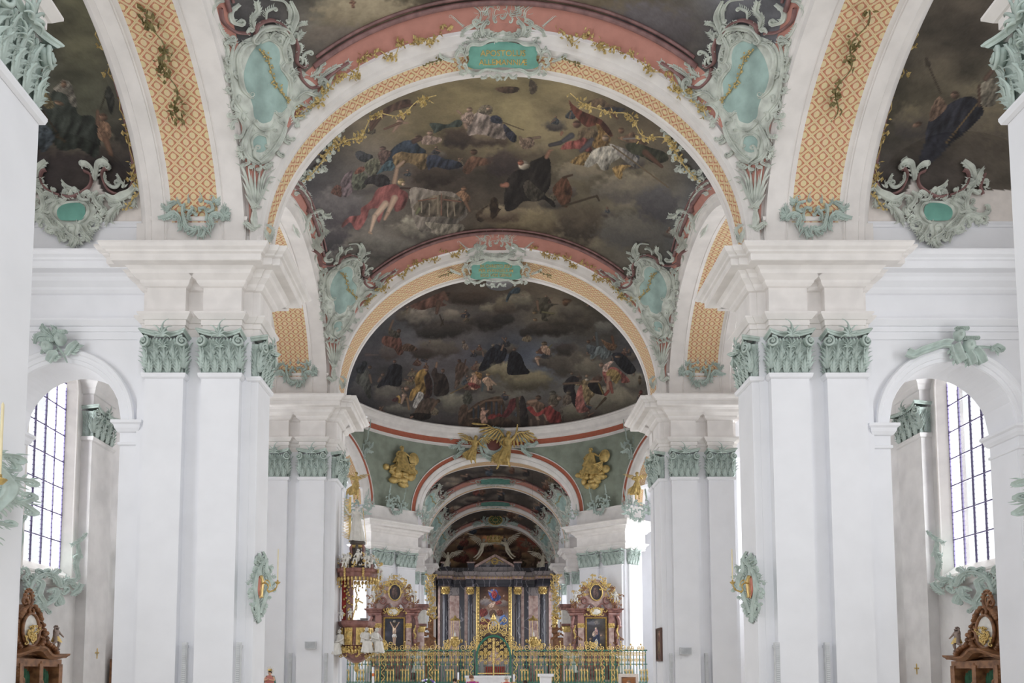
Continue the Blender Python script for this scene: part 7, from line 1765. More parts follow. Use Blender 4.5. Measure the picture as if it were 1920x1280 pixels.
def angel(loc, h, label, pose, lean, wl, wr, rz=0, mat_=OCHRE, robe=True, wl_u=(0,0,1)):
    t = thing('gilded_angel' if mat_ is OCHRE else 'white_angel', label, 'angel', tuple(loc)); t.rotation_euler = (0, lean, rz)
    figure(t, h, pose, mat_, hair=mat_)
    if robe:
        m = MB(); robe_mesh(m, (0, 0, .6*h), (-.08*h, .02*h, .2*h), .09*h, .17*h, 9, int(h*10)); m.build('drapery', mat_, t, True)
        m = MB()
        for k in range(4): m.tube(crom([(-.05*h, -.03*h, .5*h), (-.2*h, 0, (.42-.03*k)*h), (-.33*h, .02*h, (.33-.05*k)*h)], 12), np.linspace(.035, .012, 12)*h, 6)
        m.build('flying_sash', mat_, t, True)
    wing(t, (-.05*h, .06*h, .74*h), (-1, .1, .1), wl_u, wl*h, mat_); wing(t, (.05*h, .06*h, .74*h), (1, .1, .1), wl_u, wr*h, mat_)
    return t
p = fat(945, 884, 56.4)
angel(p, 3.1, 'large golden angel with raised arm over the choir arch crown', dict(el=(-.18,-.02,.68), wl=(-.1,-.1,.58), hl=(-.06,-.12,.56), er=(.17,-.03,.88), wr=(.18,-.06,1.02), hr=(.18,-.07,1.08), kl=(-.1,-.04,.3), al=(-.16,0,.08), fl=(-.18,-.03,.03), kr=(.04,-.08,.3), ar=(.1,-.02,.16), fr=(.13,-.05,.12)), .12, .62, .62)
p = fat(884, 872, 56.5)
angel(p, 2.3, 'smaller golden angel leaning to the crest from the left', dict(el=(-.2,-.03,.76), wl=(-.32,-.06,.8), hl=(-.37,-.07,.82), er=(.18,-.04,.68), wr=(.3,-.08,.62), hr=(.35,-.08,.6), kl=(-.06,-.06,.3), al=(-.02,0,.1), fl=(.0,-.03,.05), kr=(.06,-.06,.3), ar=(.1,0,.12), fr=(.13,-.03,.08)), .15, .42, .5)
# cartouches on the crowns of the inner choir arches
for y, py, lab, kk in ((65.2, 905, 'green name tablet on the first inner choir arch', 1.0), (74.2, 945, 'green tablet on the second inner choir arch', .95)):
    q = fat(929, py, y-.25); ox, oy, sc = 929-560/9.4*.62, py-600/9.4*.62, 9.4/.62
    r = Relief('crown_tablet', lab, 'stucco ornament', plane_y(y-.25), y-2, y+2, (ox, oy, sc, (560, 600))); keystone(r); r.t.scale = (.95, 1, .5); r.t.location.z += .25
r = Relief('clock_cartouche', 'round green and gold clock face in turquoise rocaille high in the choir', 'clock', plane_y(82.4), 80, 84, (760, 768, 5.12, (865, 1057)), base=GREEN)
r.field([(865+95*math.cos(a), 1060+62*math.sin(a)) for a in np.linspace(0, 2*PI, 18, endpoint=False)], GREEN, 10, 'shell_ground')
r.field([(865+62*math.cos(a), 1060+46*math.sin(a)) for a in np.linspace(0, 2*PI, 18, endpoint=False)], mat('clock_green', (70, 100, 66), .5), 6, 'dial', 12)
r.tube([(865+64*math.cos(a), 1060+47*math.sin(a)) for a in np.linspace(0, 2*PI, 24)], 10, GOLD, 'gold_ring', lift=16); r.tube([(865+26*math.cos(a), 1060+20*math.sin(a)) for a in np.linspace(0, 2*PI, 18)], 9, GOLD, 'gold_ring', lift=16)
for k in range(12): a = k*PI/6; r.scroll(((865+42*math.cos(a), 1060+31*math.sin(a)), (865+54*math.cos(a), 1060+40*math.sin(a))), 8, m=GOLD, name='hour_mark', lift=18)
for pts, w, c0, c1, f in ((((780,1100),(750,1060),(770,1010),(820,990)), 24, .4, .4, 1), (((950,1100),(980,1060),(960,1010),(910,990)), 24, -.4, -.4, -1), (((740,1090),(690,1090),(650,1110)), 20, 0, 0, 2), (((990,1090),(1040,1090),(1080,1105)), 20, 0, 0, 2), (((840,990),(865,960),(890,990)), 20, 0, 0, 2)): r.scroll(pts, w, c0, c1, f, .9, lift=8)

# ---------------------------------------------------------------- high altar
AK = .01320
def ax(x): return (x-705)*AK
def az(y): return 1.7+(1199-y)*AK
HY = 83.2
t = thing('high_altar', 'monumental black and grey marble high altar with gilt-framed painting', 'altar', (fat(925.5, 1261, HY)[0], HY, 0))
def Bt(m, name, mt, sm=False): return m.build(name, mt, t, sm)
m = MB()
for x0, x1, d in ((270, 1165, 1.6),): m.box(ax(x0), ax(x1), d-.6, d, 0, az(400))
Bt(m, 'back_wall', GREYM)
for x0, x1, n_ in ((355, 432, 'panel'), (985, 1060, 'panel')):
    m = MB(); m.box(ax(x0), ax(x1), .85, 1.02, .5, az(585)); Bt(m, 'wall_panel', PALEM)
for x0, x1 in ((432, 475), (945, 985)): m = MB(); m.box(ax(x0), ax(x1), .7, 1.02, .5, az(520)); Bt(m, 'pilaster', BLACKM)
for x0, x1 in ((475, 500), (925, 948), (262, 280), (1145, 1165)): m = MB(); m.box(ax(x0), ax(x1), .5, 1.02, .5, az(450)); Bt(m, 'pilaster', PALEM)
for x, w, d in ((325, 24, -.3), (520, 21, 0), (897, 21, 0), (1093, 24, -.3)):
    r_ = w*AK; yb = 1080
    m = MB(); m.lathe([(r_*1.3, az(yb)), (r_*1.3, az(yb-12)), (r_*1.1, az(yb-22)), (r_, az(yb-30)), (r_*.98, az(800)), (r_*.86, az(582))], ax(x), d, 24); Bt(m, 'column', BLACKM, True)
    m = MB(); m.box(ax(x)-r_*1.4, ax(x)+r_*1.4, d-r_*1.4, d+r_*1.4, 0, az(yb)); Bt(m, 'plinth', GREYM)
    m = MB(); m.lathe([(r_*.86, az(582)), (r_*.95, az(575)), (r_*.95, az(560)), (r_*1.25, az(545)), (r_*1.4, az(530)), (r_*1.4, az(524)), (0, az(524))], ax(x), d, 16)
    for k in range(8):
        for zz, rr in ((az(566), 1.08), (az(548), 1.3)): a = k*PI/4+(.4 if rr > 1.2 else 0); m.blob((ax(x)+r_*rr*math.cos(a), d+r_*rr*math.sin(a), zz), (.11, .11, .16), 6, 4)
    Bt(m, 'gilt_capital', GOLD)
    m = MB(); m.box(ax(x)-r_*1.5, ax(x)+r_*1.5, d-r_*1.5, 1.0, az(522), az(490)); Bt(m, 'impost_block', PALEM)
plan = [(ax(258), .9), (ax(268), -.85), (ax(370), -.85), (ax(385), .2), (ax(480), .35), (ax(488), -.5), (ax(552), -.5), (ax(562), -.1), (ax(855), -.1), (ax(865), -.5), (ax(930), -.5), (ax(938), .35), (ax(1032), .2), (ax(1048), -.85), (ax(1150), -.85), (ax(1160), .9)]
def ent(prof, name, mt):
    m = MB(); rows = []
    for d, z in prof: q = offset_poly(plan, d, False); rows.append([(a, b, z) for a, b in q])
    m.grid(rows); q = offset_poly(plan, prof[-1][0], False); n = len(q); m.add([(a, b, prof[-1][1]) for a, b in q], [tuple(range(n))]); q = offset_poly(plan, prof[0][0], False); m.add([(a, b, prof[0][1]) for a, b in q], [tuple(range(n))]); Bt(m, name, mt)
ent([(.0, az(520)), (.05, az(500)), (.0, az(498)), (.0, az(462))], 'frieze', BLACKM); ent([(.0, az(462)), (.12, az(455)), (.12, az(440)), (.02, az(438))], 'dentil_course', PALEM); ent([(.1, az(438)), (.3, az(428)), (.34, az(415)), (.42, az(405)), (.0, az(400))], 'cornice', GREYM)
m = MB()
for i in range(len(plan)-1):
    a, b = np.array(plan[i]), np.array(plan[i+1]); L = np.linalg.norm(b-a); n = int(L/.3)
    for k in range(n):
        c = a+(b-a)*(k+.5)/n; m.box(c[0]-.06, c[0]+.06, c[1]-.25, c[1]-.1, az(455), az(444))
Bt(m, 'dentils', OCHRE)
m = MB(); m.box(ax(270), ax(1165), .3, 1.6, az(402), az(365)); m.box(ax(500), ax(552), -.4, 1, az(400), az(335)); m.box(ax(868), ax(922), -.4, 1, az(400), az(335)); m.box(ax(290), ax(362), -.6, 1, az(400), az(345)); m.box(ax(1060), ax(1132), -.6, 1, az(400), az(345)); Bt(m, 'attic', BLACKM)
m = MB(); m.box(ax(552), ax(868), -.05, 1, az(402), az(362)); Bt(m, 'attic_panel', GREYM)
for x0, x1 in ((492, 560), (862, 930), (285, 366), (1055, 1138)): m = MB(); m.box(ax(x0), ax(x1), -.55, 1, az(335), az(325)); Bt(m, 'attic_cornice', PALEM)
m = MB(); tri = [(ax(575), az(362)), (ax(855), az(362)), (ax(718), az(268))]; m.add([(a, 0, b) for a, b in tri]+[(a, .9, b) for a, b in tri], [(0,1,2), (3,5,4), (0,3,4,1), (1,4,5,2), (2,5,3,0)]); Bt(m, 'pediment_field', GREYM)
for a, b in (((555, 352), (716, 262)), ((875, 352), (720, 262))):
    m = MB(); (x0, y0), (x1, y1) = a, b; v = []
    for x, y in ((x0, y0), (x1, y1)): v += [(ax(x), -.35, az(y)), (ax(x), -.35, az(y)-.28), (ax(x), .9, az(y)-.28), (ax(x), .9, az(y)+.02)]
    m.add(v, [(0,1,5,4), (1,2,6,5), (2,3,7,6), (3,0,4,7), (0,3,2,1), (4,5,6,7)]); Bt(m, 'raking_cornice', PALEM)
m = MB(); m.box(ax(590), ax(840), -.25, .1, az(362), az(350)); Bt(m, 'pediment_base', BLACKM)
m = MB()
for a in np.linspace(0, 2*PI, 10, endpoint=False): m.blob((ax(715)+.3*math.cos(a), -.1, az(315)+.3*math.sin(a)), (.12, .1, .12), 6, 4)
for s in (-1, 1): m.tube(crom([(ax(715), -.1, az(320)), (ax(715)+s*.5, -.12, az(310)), (ax(715)+s*.9, -.1, az(330))], 10), .06, 6)
Bt(m, 'gilt_wreath', OCHRE, True)
# gilt frame and altarpiece
def frame(x0, x1, z0, z1, w, y, name='gilt_frame', mt=GOLD, dp=.18):
    m = MB(); rows = []
    for o_, d in ((0, 0), (0, -dp), (w*.3, -dp*1.2), (w*.5, -dp*.7), (w*.8, -dp*.9), (w, -dp*.4), (w, 0)):
        rows.append([(x0+o_, y+d, z0+o_), (x1-o_, y+d, z0+o_), (x1-o_, y+d, z1-o_), (x0+o_, y+d, z1-o_)])
    m.grid(rows, closev=True); return Bt(m, name, mt)
frame(ax(567), ax(850), az(1060), az(485), .36, .3)
for k in range(20):
    z = az(500)-k*.37; m = MB()
    for x in (582, 835): m.blob((ax(x), .1, z), (.1, .06, .12), 6, 4)
    Bt(m, 'frame_boss', OCHRE, True)
def canvas(x0, x1, z0, z1, y, box, rows, ops, seed, name='canvas', nx=110, nz=180):
    g = np.stack(np.meshgrid(np.linspace(x0, x1, nx), np.linspace(z0, z1, nz), indexing='ij'), -1); P = np.stack([g[..., 0], np.full(g.shape[:2], y), g[..., 1]], -1)
    bx0, bx1, by0, by1 = box; xx = (bx0+(g[..., 0]-x0)/(x1-x0)*(bx1-bx0)).ravel(); yy = (by1-(g[..., 1]-z0)/(z1-z0)*(by1-by0)).ravel()
    return colour_grid(name, P, paint(xx, yy, box, rows, ops, seed), t)
canvas(ax(595), ax(822), az(1060), az(513), .25, (595, 822, 513, 1060), [[(48,34,30),(84,52,40),(44,32,30)], [(80,62,54),(110,80,60),(90,60,44)], [(110,116,128),(120,120,124),(96,96,104)], [(44,34,32),(60,40,34),(50,38,36)], [(40,32,30),(46,34,30),(44,38,40)]],
  [((0,0,1), [('c',640,640,50,30,(130,122,116),(86,80,84)), ('c',770,650,60,30,(120,110,104),(76,66,64)), ('p',[(665,560),(700,535),(730,545),(745,580),(765,600),(740,630),(700,630),(680,600)],(48,70,160)), ('p',[(690,560),(720,550),(735,580),(720,610),(695,600)],(176,44,44)), ('e',709,540,9,10,0,(200,156,124)), ('l',690,560,665,548,7,5,(190,146,116)),
   ('p',[(670,660),(700,640),(720,640),(700,680),(670,680)],(190,150,124)), ('p',[(720,640),(760,630),(770,650),(730,660)],(150,50,44)), ('e',640,600,10,9,0,(180,136,110)), ('e',790,590,10,10,0,(180,130,100)), ('p',[(600,700),(640,690),(660,730),(620,760),(600,750)],(130,44,38)), ('p',[(670,720),(710,700),(730,740),(690,770)],(90,60,44)), ('p',[(730,710),(770,700),(780,740),(740,750)],(120,60,44)), ('p',[(750,770),(790,740),(815,790),(780,830),(755,810)],(60,96,170)),
   ('e',625,690,8,8,0,(170,120,92)), ('e',690,700,8,8,0,(160,112,86)), ('e',745,700,8,8,0,(170,124,92)), ('e',790,720,8,8,0,(160,116,90)), ('p',[(600,790),(650,770),(690,800),(660,850),(600,860)],(110,50,40)), ('p',[(690,850),(740,820),(780,860),(740,920),(680,900)],(70,60,50))])], 4)
# mensa, tabernacle and red antependium
m = MB(); m.box(ax(600), ax(820), -2.6, -.4, 0, az(1140)); m.box(ax(560), ax(860), -1.2, .3, 0, az(1095)); Bt(m, 'mensa', GREYM)
m = MB(); m.box(ax(635), ax(790), -2.7, -2.55, az(1215), az(1150)); Bt(m, 'antependium', REDC)
m = MB(); m.box(ax(660), ax(760), -1.8, -1.0, az(1140), az(1080)); m.lathe([(.5, az(1080)), (.45, az(1050)), (.2, az(1020)), (0, az(1000))], ax(708), -1.4, 12); Bt(m, 'tabernacle', PALEM)
for k, x in enumerate((615, 640, 665, 750, 775, 800)):
    m = MB(); m.lathe([(.16, az(1095)), (.05, az(1085)), (.07, az(1065)), (.03, az(1050)), (.1, az(1040)), (.0, az(1038))], ax(x), -.9, 8); Bt(m, 'candlestick', GOLD, True)
# angels with the crown, corner angels
hx = t.location[0]
def wangel(px_x, py_y, h, label, pose, lean, wl, wr, flip=1, robe=True):
    if flip < 0: pose = {(k[0]+{'l': 'r', 'r': 'l'}[k[1]] if len(k) == 2 else k): (-v[0], v[1], v[2]) for k, v in pose.items()}
    return angel((hx+ax(px_x), HY-.5, az(py_y)), h, label, pose, lean, wl, wr, mat_=STAT2, robe=robe)
STAT2 = mat('ivory_stucco', (206, 198, 178), .5, noise=.1)
fly = dict(kl=(-.08,-.02,.3), al=(-.2,.02,.14), fl=(-.25,0,.12), kr=(.0,-.04,.28), ar=(-.1,.0,.08), fr=(-.15,-.02,.06), el=(-.05,-.1,.72), wl=(.1,-.12,.8), hl=(.15,-.12,.82), er=(.2,-.04,.8), wr=(.32,-.06,.86), hr=(.37,-.06,.88))
wangel(585, 325, 2.6, 'white angel holding the gilt crown from the left', fly, .25, .5, .35, robe=False)
wangel(838, 320, 2.6, 'white angel holding the gilt crown from the right', fly, -.25, .35, .5, -1, robe=False)
kneel = dict(kl=(-.05,-.12,.36), al=(-.02,.06,.3), fl=(0,.1,.28), kr=(.07,-.12,.34), ar=(.07,.06,.28), fr=(.07,.1,.26), el=(-.16,-.06,.68), wl=(-.06,-.16,.7), hl=(-.03,-.18,.73), er=(.16,-.06,.68), wr=(.08,-.16,.7), hr=(.04,-.18,.73))
wangel(345, 395, 2.0, 'white kneeling angel on the left corner of the high altar', kneel, 0, .55, .55); wangel(1095, 400, 2.0, 'white kneeling angel on the right corner of the high altar', kneel, 0, .55, .55, -1)
c = thing('royal_crown', 'large gilt crown held by the two white angels above the high altar', 'crown', (hx+ax(710), HY-.6, az(178)))
m = MB(); m.lathe([(.62, 0), (.68, .02), (.68, .14), (.62, .16), (.6, .14), (.6, .02)], n=24); m.build('band', GOLD, c)
for k in range(9):
    a = k*2*PI/9; m = MB(); P = crom([(.62*math.cos(a), .62*math.sin(a), .14), (.78*math.cos(a), .78*math.sin(a), .4), (.7*math.cos(a), .7*math.sin(a), .62)], 10); m.tube(P, .05, 6); m.blob(P[-1], .13, 8, 6); m.build('fleuron', GOLD, c, True)

# ---------------------------------------------------------------- side altars before the hall piers
SK = .00848
def side_altar(px, label, ops, rows, seed):
    global t
    t = thing('side_altar', label, 'altar', (fat(px, 1261, 53.1)[0], 53.1, 0))
    X = lambda x: (x-245)*SK; Z = lambda y: 1.7+(1199-y)*SK
    m = MB(); m.box(X(60), X(425), -.1, .7, 0, Z(705)); Bt(m, 'back_wall', REDM)
    m = MB(); m.box(X(90), X(400), -.9, 0, 0, 1.15); m.box(X(80), X(410), -1.0, 0, 1.15, 1.25); Bt(m, 'mensa', PALEM)
    for x0, x1 in ((105, 150), (345, 385)):
        m = MB(); m.box(X(x0), X(x1), -.35, 0, 1.2, Z(850)); Bt(m, 'pilaster', PALEM)
        m = MB(); m.box(X(x0)-.03, X(x1)+.03, -.4, 0, Z(850), Z(815))
        for k in range(5): m.blob((X(x0)+(X(x1)-X(x0))*k/4, -.42, Z(835)+.05*(k % 2)), (.06, .06, .1), 6, 4)
        Bt(m, 'gilt_capital', GOLD); m = MB(); m.box(X(x0)-.02, X(x1)+.02, -.38, 0, Z(815), Z(750)); Bt(m, 'impost_block', REDM)
    for s, x in ((-1, 78), (1, 412)):
        m = MB(); P = crom([(X(x), -.15, Z(760)), (X(x)+s*.12, -.25, Z(800)), (X(x)+s*.1, -.25, Z(850)), (X(x)-s*.1, -.2, Z(890)), (X(x)-s*.02, -.15, Z(960)), (X(x)+s*.1, -.15, Z(1010))], 24); m.tube(P, np.linspace(.13, .09, 24), 7); m.blob(P[8], .17, 8, 6); Bt(m, 'console_volute', REDM, True)
        m = MB(); [m.blob((X(x)+.05*math.sin(k), -.36, Z(930)+k*.1), (.07, .05, .07), 6, 4) for k in range(9)]; Bt(m, 'gilt_drop', GOLD, True)
    pl = [(X(35), .3), (X(35), -.3), (X(150), -.45), (X(165), -.2), (X(325), -.2), (X(340), -.45), (X(445), -.3), (X(445), .3)]
    m = MB(); rr = []
    for d, z in ((-.12, Z(755)), (-.08, Z(745)), (-.08, Z(735)), (.02, Z(725)), (.04, Z(715)), (.14, Z(708)), (.16, Z(700)), (-.1, Z(696))): q = offset_poly(pl, d, False); rr.append([(a, b, z) for a, b in q])
    m.grid(rr); m.add(rr[-1], [tuple(range(len(rr[-1])))]); m.add(rr[0], [tuple(range(len(rr[0])))]); Bt(m, 'entablature', REDM)
    gp = smooth_poly([(110,700),(115,660),(150,610),(175,560),(180,510),(215,480),(255,468),(295,480),(325,515),(335,560),(360,610),(400,655),(405,700),(330,690),(300,655),(255,690),(210,655),(180,690)], 3)
    m = MB(); n = len(gp); v = [(X(a), -.1, Z(b)) for a, b in gp]+[(X(a), .3, Z(b)) for a, b in gp]; m.add(v, [tuple(range(n)), tuple(range(n, 2*n))[::-1]]+[(i, (i+1) % n, (i+1) % n+n, i+n) for i in range(n)]); Bt(m, 'gable', PALEM)
    for s in (-1, 1):
        f = lambda x: X(245+s*(x-245))
        m = MB(); C_ = add_curl(crom([(s*(400-245)*SK, Z(700)), (s*(395-245)*SK, Z(650)), (s*(345-245)*SK, Z(610))], 14), s*.2*1.2); m.tube([(a, -.15, b) for a, b in C_], np.linspace(.1, .05, len(C_)), 7); Bt(m, 'volute', REDM, True)
        m = MB(); C_ = add_curl(crom([(s*(330-245)*SK, Z(700)), (s*(300-245)*SK, Z(660)), (s*(270-245)*SK, Z(680))], 10), s*.1); m.tube([(a, -.18, b) for a, b in C_], .05, 6); Bt(m, 'volute', REDM, True)
        m = MB(); R = random.Random(seed+s)
        for k in range(6): q = k/5; carve(m, f(325+75*q), -.2, Z(520+100*q), .28, 6, seed+k)
        Bt(m, 'gilt_garland', GOLD, True)
        e = bpy.data.objects.new('cherub_figure', None); C.objects.link(e); e.parent = t; e.location = (f(400), -.3, Z(660)); putto(e, (0, 0, -.15), 1.0, STAT, 'sit', s)
        e = bpy.data.objects.new('angel_figure', None); C.objects.link(e); e.parent = t; e.location = (f(430), -.6, 1.6); e.rotation_euler = (0, 0, s*.5)
        pp = dict(kl=(-.05,-.12,.36), al=(-.02,.06,.2), fl=(0,.1,.18), kr=(.07,-.1,.34), ar=(.07,.02,.16), fr=(.07,-.04,.13), el=(-.2,-.05,.72), wl=(-.33,-.08,.78), hl=(-.38,-.09,.8), er=(.2,-.05,.74), wr=(.33,-.06,.82), hr=(.38,-.07,.85)); figure(e, 1.5, pp, STAT, hair=STAT)
        m = MB(); robe_mesh(m, (0, -.02, .85), (0, 0, .12), .14, .32, 9, seed); m.build('robe', STAT, e, True); wing(e, (s*.06, .1, 1.1), (s, .1, .2), (0, 0, 1), .9, STAT); wing(e, (-s*.06, .1, 1.1), (-s, .2, .2), (0, 0, 1), .5, STAT)
    for x, y, fl in ((225, 475, 1), (285, 478, -1)):
        e = bpy.data.objects.new('cherub_figure', None); C.objects.link(e); e.parent = t; e.location = (X(x), -.15, Z(y)-.15); putto(e, (0, 0, 0), .62, STAT, 'sit', fl)
    m = MB()
    for k in range(9): a = k*PI/8; carve(m, X(253)+.55*math.cos(a), -.2, Z(520)+.42*math.sin(a), .26, 5, seed+k)
    Bt(m, 'gilt_crest', GOLD, True)
    m = MB(); m.tube([(X(253)+48*SK*math.cos(a), -.2, Z(570)+64*SK*math.sin(a)) for a in np.linspace(0, 2*PI, 28, endpoint=False)], .05, 7, True); Bt(m, 'oval_frame', GOLD, True)
    g = np.stack(np.meshgrid(np.linspace(0, 2*PI, 40), np.linspace(.02, 1, 16), indexing='ij'), -1); P = np.stack([X(253)+46*SK*g[..., 1]*np.cos(g[..., 0]), np.full(g.shape[:2], -.15), Z(570)+62*SK*g[..., 1]*np.sin(g[..., 0])], -1)
    Q = P.reshape(-1, 3); colour_grid('oval_painting', P, paint(Q[:, 0]*50+50, 50-(Q[:, 2]-Z(570))*50, (20, 80, 20, 80), [[(50,44,50)]*2, [(40,36,40)]*2], [((0,0,1), [('p',[(44,40),(52,32),(60,40),(60,66),(44,66)],(84,60,56)),('e',52,38,5,5,0,(120,90,74))])], 2), t)
    m = MB(); rows2 = [[(X(245)+.34*r*math.cos(a), -.42-.06*(1-r), Z(725)+.2*r*math.sin(a)) for r in (1, .6, .01)] for a in np.linspace(0, 2*PI, 18, endpoint=False)]; m.grid(rows2, closeu=True); Bt(m, 'cartouche_field', STAT, True)
    m = MB()
    for k in range(18): a = k*2*PI/18; m.blob((X(245)+.38*math.cos(a), -.42, Z(725)+.25*math.sin(a)), (.07, .06, .06+.03*(k % 2)), 6, 4)
    for s_ in (-1, 1): carve(m, X(245)+s_*.45, -.42, Z(725), .25, 6, seed)
    Bt(m, 'gilt_cartouche', GOLD, True)
    m = MB()
    for s_ in (-1, 1):
        for yy in (560, 620, 680, 960): carve(m, X(245+s_*(160 if yy > 600 else 110)), -.35, Z(yy), .3, 5, seed+yy)
    Bt(m, 'carving', WOOD, True)
    frame(X(165), X(333), Z(1030), Z(765), .1, -.12, dp=.1)
    canvas(X(177), X(321), Z(1022), Z(777), -.14, (0, 100, 0, 170), rows, ops, seed)
side_altar(1117, 'side altar on the right hall pier with Madonna painting and oval above', [((0,0,1), [('c',30,30,40,20,(96,96,104),(50,48,52)), ('c',70,110,40,24,(84,78,74),(48,44,44)), ('p',[(40,60),(52,48),(62,60),(70,100),(66,150),(36,150),(34,100)],(38,48,84)), ('p',[(30,80),(40,66),(50,76),(44,96),(32,94)],(190,160,136)), ('e',50,52,6,7,0,(200,160,130)), ('p',[(44,58),(56,58),(60,84),(44,84)],(170,120,112)), ('p',[(44,120),(56,112),(60,160),(44,166)],(176,172,164)), ('e',80,90,8,7,0,(150,112,84)), ('e',20,110,7,7,0,(150,112,84)), ('p',[(40,18),(56,10),(64,24),(50,32)],(110,100,96))])], [[(56,58,66),(70,68,66)],[(44,42,46),(60,50,44)],[(34,32,36),(40,34,32)]], 11)
side_altar(738, 'side altar on the left hall pier with Crucifixion painting and oval above', [((0,0,1), [('l',50,14,50,160,5,6,(66,48,38)), ('l',24,22,76,22,4,4,(66,48,38)), ('l',46,52,28,18,4,3,(190,150,120)), ('l',56,52,76,20,4,3,(190,150,120)), ('p',[(42,48),(58,48),(60,72),(56,90),(44,90)],(196,156,126)), ('e',52,44,6,7,0,(120,84,64)), ('p',[(40,86),(60,84),(62,104),(42,106)],(196,190,180)), ('l',46,104,48,140,5,4,(186,146,118)), ('l',56,104,53,140,5,4,(176,136,108)), ('p',[(44,10),(56,10),(56,20),(44,20)],(150,140,120))])], [[(46,48,58),(44,46,56)],[(52,54,64),(46,46,54)],[(36,34,36),(34,32,34)]], 12)

# ---------------------------------------------------------------- wrought grille with gate across the hall
IRONG = mat('green_iron', (44, 104, 84), .5); GK = 51.4/1500
gy = 50.4
gx = lambda px: fat(px, 1261, gy)[0]
gz = lambda py: fat(900, py, gy)[2]
t = thing('choir_grille', 'green and gilt wrought iron grille across the hall before the altars', 'grille', (0, gy, 0))
R = random.Random(4)
bars = [x for x in np.arange(651, 1214, 5.6) if not 888 < x < 962]
for x in bars:
    m = MB(); m.box(gx(x)-.022, gx(x)+.022, -.022, .022, .2, gz(1219)); Bt(m, 'bar', IRONG)
    if int(x) % 2: m = MB(); m.lathe([(0, gz(1279)), (.07, gz(1273)), (.025, gz(1266)), (.06, gz(1260)), (0, gz(1252))], gx(x)+.09, 0, 6); m.blob((gx(x), -.03, gz(1256)), (.045, .04, .06), 6, 4); Bt(m, 'gilt_spear', GOLD, True)
for a, b in ((650, 890), (961, 1214)):
    for y0, y1 in ((1217.5, 1220), (1244, 1245.6), (1277.5, 1279.5)): m = MB(); m.box(gx(a), gx(b), -.04, .04, gz(y1), gz(y0)); Bt(m, 'rail', IRONG)
for px in (718, 807, 884.5, 966, 1045, 1130, 1149):
    m = MB()
    for s in (-1, 1): m.box(gx(px)+s*.13-.02, gx(px)+s*.13+.02, -.03, .03, 0, gz(1217))
    Bt(m, 'post', IRONG); m = MB()
    for k in range(9):
        z = .35+k*.31; s = 1 if k % 2 else -1
        m.tube([(gx(px)+s*.1*math.sin(q)*1.05, -.04, z+.28*q/PI) for q in np.linspace(0, PI*1.4, 9)], .026, 5); m.blob((gx(px)-s*.07, -.05, z+.1), .045, 6, 4)
    Bt(m, 'gilt_scrollwork', GOLD, True)
# frieze of gilt scrolls under the top rail, and cresting
def iron_scroll(mb, x, z, s, k, r=.02):
    C_ = add_curl(crom([(0, 0), (.10*s, -.05), (.16*s, .06)], 7), s*.07, 8)*k; mb.tube([(x+a, -.03, z+b) for a, b in C_], r, 5)
for x in np.arange(656, 1212, 11.2):
    if 884 < x < 966: continue
    m = MB()
    for s in (-1, 1): iron_scroll(m, gx(x), gz(1227), s, 1.15); iron_scroll(m, gx(x), gz(1238), s, .9)
    m.tube([(gx(x), -.03, gz(1221)), (gx(x), -.03, gz(1243))], .02, 5); m.blob((gx(x), -.04, gz(1246)), (.05, .04, .1), 6, 5); Bt(m, 'gilt_frieze', GOLD, True)
for x in list(np.arange(664, 880, 19))+list(np.arange(974, 1210, 19)):
    m = MB(); big = 1.5 if int(x) % 3 == 0 else 1.0
    for s in (-1, 1): iron_scroll(m, gx(x), gz(1217), s, 1.3*big, .025)
    m.tube(crom([(gx(x), -.02, gz(1218)), (gx(x)+.05, -.02, gz(1218)+.2*big), (gx(x)-.02, -.02, gz(1218)+.36*big)], 8), np.linspace(.035, .01, 8), 5); m.blob((gx(x), -.02, gz(1218)+.34*big), .06, 6, 5); Bt(m, 'gilt_crest', GOLD, True)
for px, s in ((842, 1), (1008, -1), (720, 1), (1112, -1)):       # larger cresting sprays stepping up to the gate
    m = MB()
    for k in range(5): iron_scroll(m, gx(px)+R.uniform(-.35, .35), gz(1214)+R.uniform(0, .25), R.choice((-1, 1)), 1.8, .03)
    Bt(m, 'gilt_crest', GOLD, True)
# gate
t = thing('choir_gate', 'arched gate of gilt scrolls in a green frame with a tall gilt crest', 'gate', (0, gy, 0))
gc = gx(925.5); gw = 31*GK
m = MB(); P = [(gc-gw, 0, .1), (gc-gw, 0, gz(1232))]+[(gc-gw*math.cos(a), 0, gz(1232)+(gz(1192)-gz(1232))*math.sin(a)) for a in np.linspace(.1, PI-.1, 26)]+[(gc+gw, 0, gz(1232)), (gc+gw, 0, .1)]; m.tube(P, .075, 8); Bt(m, 'arched_frame', IRONG, True)
for s in (-1, 1):
    for k in range(7):
        x = gc+s*(.08+k*.145); m = MB(); zt = gz(1243); m.box(x-.014, x+.014, -.015, .015, .2, zt); Bt(m, 'bar', IRONG)
m = MB(); m.box(gc-.035, gc+.035, -.05, .03, .2, gz(1196)); Bt(m, 'meeting_stile', GOLD)
for k in range(8):
    for s in (-1, 1):
        m = MB(); zz = gz(1243)+k*.2; lim = gw*math.sqrt(max(.05, 1-((zz-gz(1232))/(gz(1192)-gz(1232)))**2)) if zz > gz(1232) else gw
        for j in range(4):
            xx = gc+s*(.12+j*.26)
            if abs(xx-gc) < lim-.1: iron_scroll(m, xx, zz, (-1)**(j+k), 1.25, .024); m.blob((xx+.05, -.04, zz+.1), .035, 6, 4)
        if m.n: Bt(m, 'gilt_scrollwork', GOLD, True)
for zz in (1262, 1274):
    m = MB(); m.box(gc-gw, gc+gw, -.03, .03, gz(zz)-.03, gz(zz)+.03); Bt(m, 'rail', GOLD)
zc = gz(1175)
